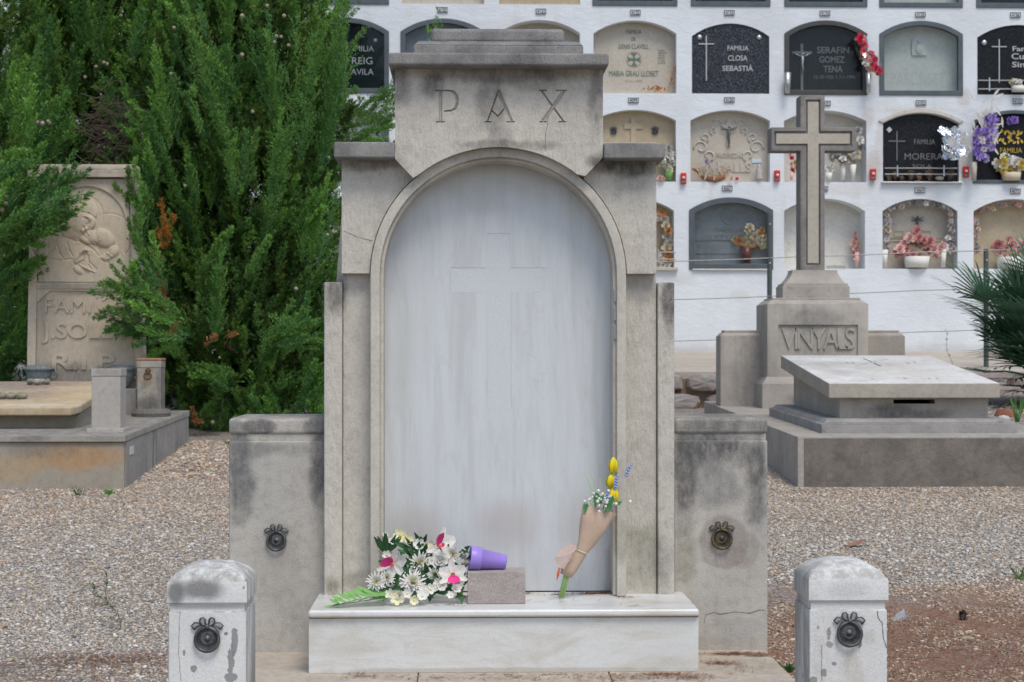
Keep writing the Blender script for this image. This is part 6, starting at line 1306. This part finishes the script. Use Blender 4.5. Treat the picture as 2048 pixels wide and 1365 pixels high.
wr = m.build('paper_wrap', kk.m, tb, smooth=True); sm = wr.modifiers.new('s', 'SOLIDIFY'); sm.thickness = .0015
def tulip(px, py, r_, L, lean, yo=0):
    c = BP(px, py, yo); q = 6.65/F_PX; d = Vector((lean, 0, 1)).normalized(); m = MB(); u = d.orthogonal().normalized(); v = d.cross(u); b0 = c-d*L*q/2
    for lay in range(2):
        for i in range(3):
            a = 2*math.pi*(i+.5*lay)/3; o = u*math.cos(a)+v*math.sin(a); s = d.cross(o); rr = r_*q*(1-.1*lay); LL = L*q
            prof = [(.15, 0, .25), (.75, .2, .85), (1, .45, 1.0), (.85, .75, .75), (.25, 1.0, .12)]; vs = []; 
            for pr_, h_, w_ in prof: vs += [b0+d*LL*h_+o*rr*pr_*.75-s*rr*w_, b0+d*LL*h_+o*rr*pr_, b0+d*LL*h_+o*rr*pr_*.75+s*rr*w_]
            m.add(vs, [(3*j+e, 3*j+e+1, 3*j+e+4, 3*j+e+3) for j in range(4) for e in range(2)])
    o = m.build('tulip', M_TUL, tb, smooth=True); return b0
M_TUL = NB('yellow tulip petal', .5, 0, .3); _z = M_TUL.noise(14, M_TUL.map(M_TUL.pos(), sc=(1, 1, .2))); M_TUL.col(M_TUL.mix(M_TUL.mr(_z, .45, .7), (.72, .55, .01), (.45, .50, .04))); M_TUL = M_TUL.m
st_ = MB()
for px, py, r_, L, lean, yo, bx, by in ((1226, 931, 9, 33, .05, -.01, 1214, 1015), (1221, 962, 9, 30, .1, .0, 1205, 1020), (1226, 990, 10, 30, .25, -.02, 1210, 1025)):
    b0 = tulip(px, py, r_, L, lean, yo); st_.tube([b0, BP((px+bx)/2+2, (py+by)/2+8), BP(bx, by), BP(1165, 1100)], .0028, 6)
for px0, py0, px1, py1 in ((1165, 938, 1192, 1005), (1177, 937, 1196, 1000), (1171, 952, 1186, 1010), (1181, 965, 1190, 1010), (1200, 958, 1199, 1010), (1172, 992, 1184, 1020), (1212, 970, 1200, 1015)):
    st_.tube([BP(px0, py0), BP((px0*.6+px1*.4)+3, (py0+py1)/2-6), BP(px1, py1), BP(1180, 1060)], [.0009, .0012, .0015, .0015], 4)
for px, py in ((1122, 1172), (1129, 1174), (1126, 1168)): st_.tube([Vector((P(px-3, 1182, 6.60).x, 6.60, ZS+.006)), BP(px+8, py-22), BP(px+20, py-50)], .0052, 8)
st_.build('stems', fmat('pale cut stem', (.30, .44, .16)), tb, smooth=True)
M_LAV = fmat('blue lavender bead', (.27, .33, .55)); 
for (xa, ya), (xb, yb2), (xc, yc) in (((1261, 931), (1251, 952), (1232, 990)), ((1233, 953), (1230, 975), (1224, 1010)), ((1216, 985), (1212, 1008), (1208, 1030))):
    m = MB(); a, b_ = BP(xa, ya, -.04), BP(xb, yb2, -.04)
    for k in range(13):
        p = a.lerp(b_, k/12); an = k*2.1
        m.ball(p+Vector((math.cos(an), math.sin(an)*.6, 0))*.0045, .0048, 6)
    m.tube([b_, BP(xc, yc, -.02)], .0012, 4); m.build('lavender', M_LAV, tb, smooth=True)
m = MB()
for k in range(52):
    px, py = random.gauss(1204, 13), random.gauss(1000, 11); m.ball(BP(px, py, random.uniform(-.06, .0)), random.uniform(.0035, .0075), 6)
m.ball(BP(1232, 1008, -.05), .007, 6); tag(m.build('baby_breath', M_WHT, tb, smooth=True), kind='stuff'); m = MB()
for k in range(16):
    px, py = random.gauss(1198, 14), random.gauss(1012, 7); a = random.uniform(.2, 2.6); m.petal(BP(px, py, random.uniform(-.05, 0)), (math.cos(a), -.2, math.sin(a)), (0, -1, .2), .032, .016, .1, .2)
for px, py in ((1172, 1030), (1176, 1030)): m.petal(BP(px, py, -.02), (-.1, 0, 1), (0, -1, 0), .045, .02, .1, .1)
m.build('leaves', fmat('fresh leaf', (.08, .26, .09)), tb)
# ribbon, tag and string
M_RIB = fmat('sheer peach ribbon', (.62, .46, .40)); M_RIB.node_tree.nodes['Principled BSDF'].inputs['Alpha'].default_value = .62
q = 6.6/F_PX
def sheet(pts, dy, mat, name):
    p = [BP(x, y, dy+.004*((i % 2)-.5)) for i, (x, y) in enumerate(pts)]; m = MB(); n = len(p); c = sum(p, Vector())/n-Vector((0, .006, 0))
    m.add(p+[c], [(i, (i+1) % n, n) for i in range(n)]); o = m.build(name, mat, tb); o.modifiers.new('s', 'SOLIDIFY').thickness = .001; return o
sheet([(1143, 1087), (1154, 1095), (1150, 1102), (1138, 1122), (1128, 1139), (1113, 1128), (1110, 1116), (1122, 1098)], -.045, M_RIB, 'ribbon')
sheet([(1117, 1135), (1121, 1137), (1118, 1152), (1113, 1163), (1114, 1148)], -.04, fmat('orange ribbon', (.55, .14, .05)), 'ribbon_tail')
m = MB(); c = BP(1163, 1104); s1 = Vector((.9, 0, -.44)); s2 = Vector((.044, -1, .09)).normalized()
m.tube([c+s1*13*q*math.cos(a)+s2*9*q*math.sin(a)+Vector((0, 0, .003*math.cos(a))) for a in np.linspace(0, 6.28, 20)[:-1]], .0016, 5, True); m.build('string', M_CRM, tb, smooth=True)
# --- niche flowers and trinkets
def vase(par, px, py0, py1, r_, dep, mat, name='vase', taper=.65):
    Y = YN+dep; c = P(px, py1, Y); h = P(px, py0, Y).z-c.z; r0 = r_*QN
    return MB().lathe([(r0*taper, 0), (r0, h), (r0*.9, h), (r0*.85, h*.9)], c, 'z', 14).build(name, mat, par, smooth=True)
def bloom_cluster(par, pts, r_, mats, dep, seed=0, kind='rose', leafmat=None, name='blossom'):
    random.seed(seed)
    for i, (px, py) in enumerate(pts):
        c = P(px, py, YN+dep+random.uniform(-.04, .04)); rr = r_*QN*random.uniform(.8, 1.2); nn = (random.uniform(-.6, .6), -1, random.uniform(-.3, .7)); mt = mats[i % len(mats)]
        (rose if kind == 'rose' else lambda p_, c_, n_, r2, m2, name: daisy(p_, c_, n_, r2, m2, M_YEL, 6, name))(par, c, nn, rr, mt, name=name)
    if leafmat:
        m = MB(); cx = sum(p[0] for p in pts)/len(pts); cy = sum(p[1] for p in pts)/len(pts)
        for k in range(len(pts)*3):
            px, py = random.choice(pts); a = random.uniform(0, 6.28); m.petal(P(px, py+2, YN+dep+.03), (math.cos(a), -.4, math.sin(a)), (0, -1, .3), r_*1.3*QN, r_*.5*QN, .1, .2)
        m.build('leaves', leafmat, par)
def nthing(name, label, px, py, dep, cat='flowers'): c = P(px, py, YN+dep); return thing(name, label, cat, (c.x, c.y, c.z))
def scatter(cx, cy, rx, ry, n, seed):
    r = random.Random(seed); out = []
    while len(out) < n:
        u, v = r.uniform(-1, 1), r.uniform(-1, 1)
        if u*u+v*v < 1: out.append((cx+u*rx, cy+v*ry))
    return out
t = nthing('funeral_bouquet', 'cellophane wrapped bouquet of crimson flowers leaning from the niche of SERAFIN', 1737, 146, -.12)
bloom_cluster(t, [(1721, 78), (1728, 90), (1727, 104), (1742, 108), (1747, 122), (1752, 136), (1757, 142)], 8.5, [M_RED], -.14, 1, leafmat=M_DGR); bloom_cluster(t, [(1738, 122), (1745, 130), (1733, 117), (1731, 128), (1740, 138)], 7, [M_SAL, M_WHT], -.15, 2)
cel = NB('crumpled cellophane', .12, 0, .5); a1, a2, a3 = cel.n('BsdfTransparent'), cel.n('BsdfGlossy'), cel.n('MixShader'); a2.inputs[1 if False else 'Roughness'].default_value = .15; cel.L(cel.mr(cel.noise(26, None, 4), .5, .7, .05, .5), a3.inputs[0]); cel.L(a1.outputs[0], a3.inputs[1]); cel.L(a2.outputs[0], a3.inputs[2]); cel.L(a3.outputs[0], cel.t.nodes['Material Output'].inputs[0]); M_CEL = cel.m
def film(par, pts, dep, mat, name='cellophane', amp=.035, seed=1):
    r = random.Random(seed); p = [P(x, y, YN+dep+r.uniform(-amp, amp)) for x, y in pts]; c = sum(p, Vector())/len(p); m = MB(); n = len(p); mid = [c.lerp(a, .5)+Vector((0, r.uniform(-amp, amp)-.02, 0)) for a in p]
    m.add(p+mid+[c], [(i, (i+1) % n, n+(i+1) % n, n+i) for i in range(n)]+[(n+i, n+(i+1) % n, 2*n) for i in range(n)]); return m.build(name, mat, par)
film(t, [(1706, 80), (1716, 72), (1735, 70), (1748, 84), (1760, 115), (1765, 145), (1738, 150), (1724, 130), (1713, 105)], -.19, M_CEL)
vase(t, 1737, 146, 186, 6, -.12, M_SIL)
t = nthing('steel_vase', 'empty fluted steel vase on the left of the niche of SERAFIN', 1575, 187, -.10, 'vase'); vase(t, 1575, 146, 187, 7.5, -.10, M_SIL)
t = nthing('flower_cluster', 'small white and yellow flowers behind the rail of the black niche at the right edge', 2035, 180, -.02); bloom_cluster(t, scatter(2033, 167, 12, 7, 9, 4), 5, [M_CRM, M_WHT], -.04, 4, leafmat=M_LGR); vase(t, 2036, 173, 184, 14, -.03, M_WHT, 'dish', .9)
def rail(label, px0, px1, ya, yb2, pst, dep=-.05):
    t = nthing('niche_rail', label, px0, yb2+4, dep, 'rail'); m = MB(); Y = YN+dep
    for y in (ya, yb2): MB().tube([P(px0, y, Y), P(px1, y, Y)], .0075, 6).build('bar', M_SIL, t)
    for px in pst: MB().tube([P(px, yb2+4, Y), P(px, ya-6, Y)], [.012, .008], 6).build('upright', M_SIL, t)
rail('thin steel rail across the foot of the black niche of Familia Cusi', 1957, 2118, 161.5, 178.5, (1979, 2100)); rail('thin steel rail across the dark niche of MORERA', 1770, 1914, 337, 349, (1795, 1888))
t = nthing('pine_cone_row', 'row of brown pine cones behind the rail of the niche of MORERA', 1840, 362, .02, 'pine cones')
for px, py, s_ in ((1778, 357, 8), (1790, 352, 8), (1803, 356, 7), (1822, 352, 10), (1838, 356, 9), (1858, 351, 11), (1899, 352, 12)):
    c = P(px, py, YN+.01); m = MB(); rr = s_*QN
    for k in range(46): a, b_ = random.uniform(0, 6.28), random.uniform(-1.2, 1.5); d = Vector((math.cos(a)*math.cos(b_), math.sin(a)*math.cos(b_), math.sin(b_))); m.petal(c+d*rr*.55, d+Vector((0, 0, .3)), (0, 0, 1), rr*.55, rr*.4, .1, .8)
    m.ball(c, rr*.6, 8).build('cone', M_TW if px % 2 else stone('brown cone '+str(px), (.24, .17, .12), (.15, .1, .08), topdirt=0), t)
MB().ball(P(1879, 357, YN), 8*QN, 8, 1.2, 1, .6).build('pebble', M_PB, t, smooth=True)
t = nthing('flower_cluster', 'white silk flowers standing in the ochre niche beside the monument shoulder', 1338, 361, .02); bloom_cluster(t, scatter(1336, 318, 15, 24, 26, 7), 6, [M_WHT, M_GRY, M_WHT, M_CRM], .03, 7, leafmat=M_STM); bloom_cluster(t, [(1320, 357), (1326, 358)], 5, [M_SAL], .0, 8); vase(t, 1338, 340, 361, 9, .04, M_LGR)
t = nthing('driftwood_bowl', 'boat shaped bowl of dried plants and twigs in the ornate niche of VALLS', 1425, 362, .02, 'bowl'); m = MB()
m.tube([P(1384, 338, YN+.02), P(1396, 341, YN+.02), P(1408, 352, YN+.02), P(1430, 358, YN+.02), P(1446, 353, YN+.02), P(1455, 340, YN+.02)], [.012, .03, .05, .06, .045, .014], 8).build('bowl', fmat('copper brown bark', (.30, .14, .08)), t, smooth=True)
m = MB(); r = random.Random(2)
for k in range(60): p = P(r.uniform(1398, 1452), r.uniform(340, 356), YN-.02); a = r.uniform(.2, 2.9); m.petal(p, (math.cos(a), -.2, math.sin(a)), (0, -1, 0), .06, .022, .2, .2)
m.build('dried_leaves', M_BEI, t); m = MB()
for x0_, y0_, x1_, y1_ in ((1409, 360, 1416, 338), (1428, 361, 1430, 335), (1414, 340, 1414, 322), (1440, 345, 1436, 330)): m.tube([P(x0_, y0_, YN-.05), P(x1_, y1_, YN-.02)], .008, 5)
m.build('pale_twigs', M_GRY, t); bloom_cluster(t, [(1413, 323), (1417, 326)], 5, [M_MAU], -.02, 3)
t = nthing('flower_cluster', 'two tiny pink blossoms on the sill of the ornate niche of VALLS', 1468, 361, .0); bloom_cluster(t, [(1463, 357), (1474, 358)], 4, [M_SAL, M_RED], -.03, 3)
t = nthing('figurine', 'small grey stone figurine on the sill of the ornate niche of VALLS', 1518, 361, .02, 'figurine'); MB().lathe([(.045, 0), (.05, .03), (.035, .09), (.04, .12), (.02, .15), (.026, .17), (.0001, .2)], P(1518, 361.5, YN+.02), 'z', 10).build('figure', M_GRY, t, smooth=True)
t = nthing('flower_cluster', 'pink and yellow flowers on a stalk left of the cross shaft, in niche 4101', 1582, 361, .02); bloom_cluster(t, [(1581, 308), (1584, 316), (1583, 328), (1591, 326), (1592, 335), (1585, 340)], 5.5, [M_SAL, M_RED, M_SAL, M_YEL], .05, 3, leafmat=M_STM); vase(t, 1583, 345, 361, 4, .05, M_SAL)
t = nthing('flower_cluster', 'large bunch of faded white lilies in niche 4101 right of the cross', 1690, 361, .04); bloom_cluster(t, scatter(1686, 312, 26, 16, 24, 11)+[(1716, 262), (1720, 280), (1722, 296), (1712, 310)], 8, [M_GRY, M_WHT, M_GRY, M_BEI], .06, 9, leafmat=M_GRY); vase(t, 1706, 330, 361, 7, .06, M_WHT, taper=.4); vase(t, 1686, 330, 360, 6, .08, M_WHT)
t = nthing('flower_cluster', 'white flowers with dark leaves in a pot beside the cross shaft, in niche 4101', 1658, 361, .0); bloom_cluster(t, scatter(1660, 338, 10, 9, 8, 12), 5, [M_WHT], .02, 9, leafmat=M_DGR); vase(t, 1657, 346, 362, 8, .0, M_WHT)
t = nthing('violet_bouquet', 'violet and white bouquet in a vase on the niche wall at right', 1945, 361, -.16); bloom_cluster(t, scatter(1966, 288, 20, 34, 52, 14)+scatter(1980, 252, 12, 24, 18, 15), 6, [M_PUR, M_LIL, M_WHT, M_PUR], -.16, 10, leafmat=M_MAU); vase(t, 1948, 325, 362, 6.5, -.14, M_PB)
m = MB(); r = random.Random(6)
for k in range(60): p = P(r.gauss(1972, 16), r.gauss(262, 26), YN-.12); a = r.uniform(0.3, 2.4); m.petal(p, (math.cos(a), -.1, math.sin(a)), (0, -1, 0), .12, .03, .1, .3)
m.build('frosted_leaves', M_WHT, t)
foil = NB('silver foil', .12, 1, .5); foil.col((.85, .88, .92)); foil.bump(foil.noise(30, None, 2), .03)
t2_ = t; r = random.Random(15); m = MB()
for k in range(26): a = r.uniform(1.7, 4.3); c = P(1918+r.uniform(-12, 14), 287+r.uniform(-14, 18), YN-.18+r.uniform(-.05, .05)); m.petal(c, (math.cos(a), r.uniform(-.4, .4), math.sin(a)), (r.uniform(-.5, .5), -1, r.uniform(-.5, .9)), .19, .11, .3, .7)
m.build('silver_foil', foil.m, t); film(t, [(1898, 272), (1912, 258), (1930, 262), (1945, 256), (1944, 300), (1930, 322), (1906, 310)], -.2, M_CEL)
t = nthing('flower_cluster', 'white and orange lilies low in the gilt lettered black niche at right', 2022, 360, .0); bloom_cluster(t, scatter(2022, 328, 30, 17, 26, 16), 8, [M_WHT, M_WHT, M_YEL, M_CRM], -.02, 11, leafmat=M_STM); vase(t, 2022, 346, 362, 20, .0, M_BEI, 'trough', .9)
t = nthing('flower_cluster', 'strip of violet blossoms under the arch of the gilt lettered niche', 2020, 243, .05); bloom_cluster(t, scatter(2018, 241, 26, 5, 10, 17), 5, [M_PUR], .03, 12)
# row C
t = nthing('flower_garland', 'white and orange silk garland down the niche beside the right pier of the monument', 1330, 533, .06, 'garland'); bloom_cluster(t, [(1323, 428), (1317, 434), (1330, 440), (1332, 452), (1337, 462), (1335, 474), (1340, 486), (1334, 496), (1336, 508), (1326, 515), (1330, 525), (1322, 521), (1338, 520), (1316, 530), (1334, 532)], 9, [M_ORB, M_WHT, M_WHT, M_BEI], .08, 13)
rail('small dark iron rail in the ochre niche beside the monument', 1318, 1352, 505, 519, (1317,), -.03)
t = nthing('dried_flowers', 'dried yellow flowers in a dark brown pot behind the glass of niche 4067', 1492, 527, .05)
bloom_cluster(t, [(1500, 455), (1496, 462), (1519, 468), (1524, 462), (1510, 474), (1528, 476), (1520, 484), (1514, 494), (1505, 486), (1526, 490), (1488, 485), (1478, 483), (1470, 479), (1495, 474)], 8, [M_BEI, M_CRM, M_BEI, M_ORB], .08, 14); vase(t, 1493, 496, 526, 11, .06, fmat('brown glazed pot', (.09, .035, .025), .3), 'pot', .8)
m = MB()
for px, py in ((1500, 460), (1519, 470), (1524, 488), (1478, 483), (1505, 486), (1470, 480)): m.tube([P(1493, 497, YN+.07), P((px+1493)/2+3, (py+497)/2, YN+.07), P(px, py, YN+.08)], .006, 4)
m.build('stems', M_ORB, t)
t = nthing('flower_cluster', 'slim pink and peach posy standing in the whitewashed niche 4068', 1713, 534, .1); bloom_cluster(t, [(1710, 468), (1712, 480), (1708, 488), (1716, 490), (1713, 498), (1711, 508), (1714, 518)], 7, [M_SAL, M_ROS, M_SAL, M_BEI], .12, 15); vase(t, 1714, 505, 534, 5, .12, M_SAL)
t = nthing('flower_garland', 'faded mauve and white garland arching over niche 4069', 1840, 470, .08, 'garland')
g_ = [(1775+ -2*math.sin(i), 500-i*10) for i in range(8)]+[(1780+i*12, 426-15*math.sin(math.pi*(i+.8)/11.5)-4) for i in range(11)]+[(1902, 432+i*10) for i in range(8)]
bloom_cluster(t, g_+[(x+random.uniform(-6, 6), y+random.uniform(-5, 5)) for x, y in g_], 5.2, [M_MAU, M_GRY, M_WHT, M_GRY, M_BEI, M_GRY], .06, 16)
t = nthing('rose_planter', 'dusty pink roses in a white trough in niche 4069', 1833, 535, .04); bloom_cluster(t, [(1834, 462), (1827, 473), (1838, 476), (1848, 480), (1820, 476), (1815, 484), (1832, 489), (1854, 489), (1860, 484), (1843, 486), (1800, 498), (1812, 500), (1796, 505), (1868, 500), (1825, 512), (1838, 514), (1818, 518), (1872, 506), (1855, 500), (1807, 488)], 9, [M_ROS, M_SAL, M_ROS], .03, 17, leafmat=M_STM); vase(t, 1833, 514, 536, 27, .06, M_WHT, 'trough', .85)
for px, lab in ((1769, 'tall white cone vase at the left side of niche 4069'), (1886, 'tall white cone vase with a pale pink bloom, right side of niche 4069')):
    t = nthing('cone_vase', lab, px, 535, .02, 'vase'); vase(t, px, 500, 535, 7.5, .04, M_WHT, taper=.55)
    if px > 1800: bloom_cluster(t, [(1882, 495), (1890, 494), (1886, 490)], 7, [M_SAL, M_WHT], .03, 18)
t = nthing('flower_garland', 'pink and grey garland arching over niche 4070 at the right edge', 2010, 470, .1, 'garland')
g_ = [(1953, 500-i*9) for i in range(8)]+[(1960+i*13, 424-14*math.sin(math.pi*(i+.8)/11.5)) for i in range(9)]
bloom_cluster(t, g_+[(x+random.uniform(-5, 5), y+random.uniform(-5, 5)) for x, y in g_], 4.5, [M_ROS, M_GRY, M_BEI, M_GRY, M_SAL], .08, 19)
t = nthing('rose_planter', 'dusty pink roses in a white trough in niche 4070 at the right edge', 2020, 537, .04); bloom_cluster(t, scatter(2018, 494, 34, 12, 20, 20)+[(2018, 480), (2010, 511), (2026, 514)], 8.5, [M_ROS, M_SAL], .03, 20, leafmat=M_LGR); vase(t, 2020, 515, 542, 28, .05, M_WHT, 'trough', .85)
t = nthing('dry_vine', 'dry orange vine sprig in the niche of GENIS CLAVELL', 1315, 184, .0, 'dry vine'); m = MB(); r = random.Random(4)
m.tube([P(1335, 181, YN+.1), P(1342, 160, YN+.1), P(1350, 130, YN+.08)], .004, 4)
for k in range(50):
    px, py = (r.gauss(1312, 13), 183-abs(r.gauss(0, 4))) if k < 30 else ((r.gauss(1350, 2), r.gauss(138, 5)) if k < 42 else (r.gauss(1343, 3), r.gauss(161, 4))); a = r.uniform(0, 6.28); m.petal(P(px, py, YN+.05), (math.cos(a), -.3, math.sin(a)), (0, -1, 0), .035, .02, .2, .3)
m.build('dry_leaves', M_ORB, t)
# red votive lamp holders fixed between the niches
for px, py, lab in ((1367.5, 357, 'red votive lamp holder left of the niche of VALLS'), (1555, 352, 'red votive lamp holder between the niche of VALLS and the cross'), (1747, 349, 'red votive lamp holder left of the niche of MORERA'), (1933, 344, 'red votive lamp holder below the violet bouquet')):
    t = nthing('votive_lamp', lab, px, py+11, -.03, 'votive lamp'); t['group'] = 'red votive lamps on the niche wall'; Y = YN-.05; a, b_ = P(px-5.5, py+11, Y), P(px+5.5, py-11, Y)
    MB().box(a.x, b_.x, Y, YN-.001, a.z, b_.z).build('lamp_box', fmat('red plastic', (.55, .03, .025), .4), t, bevel=.006); c = P(px, py+1, Y-.01)
    MB().lathe([(.012, 0), (.02, .02), (.0001, .03)], c, 'z', 8).build('flame_shape', M_WHT, t, smooth=True)
    MB().box(a.x+.008, b_.x-.008, Y-.004, Y+.001, a.z+.01, a.z+.035).build('lamp_base', M_GLT, t)
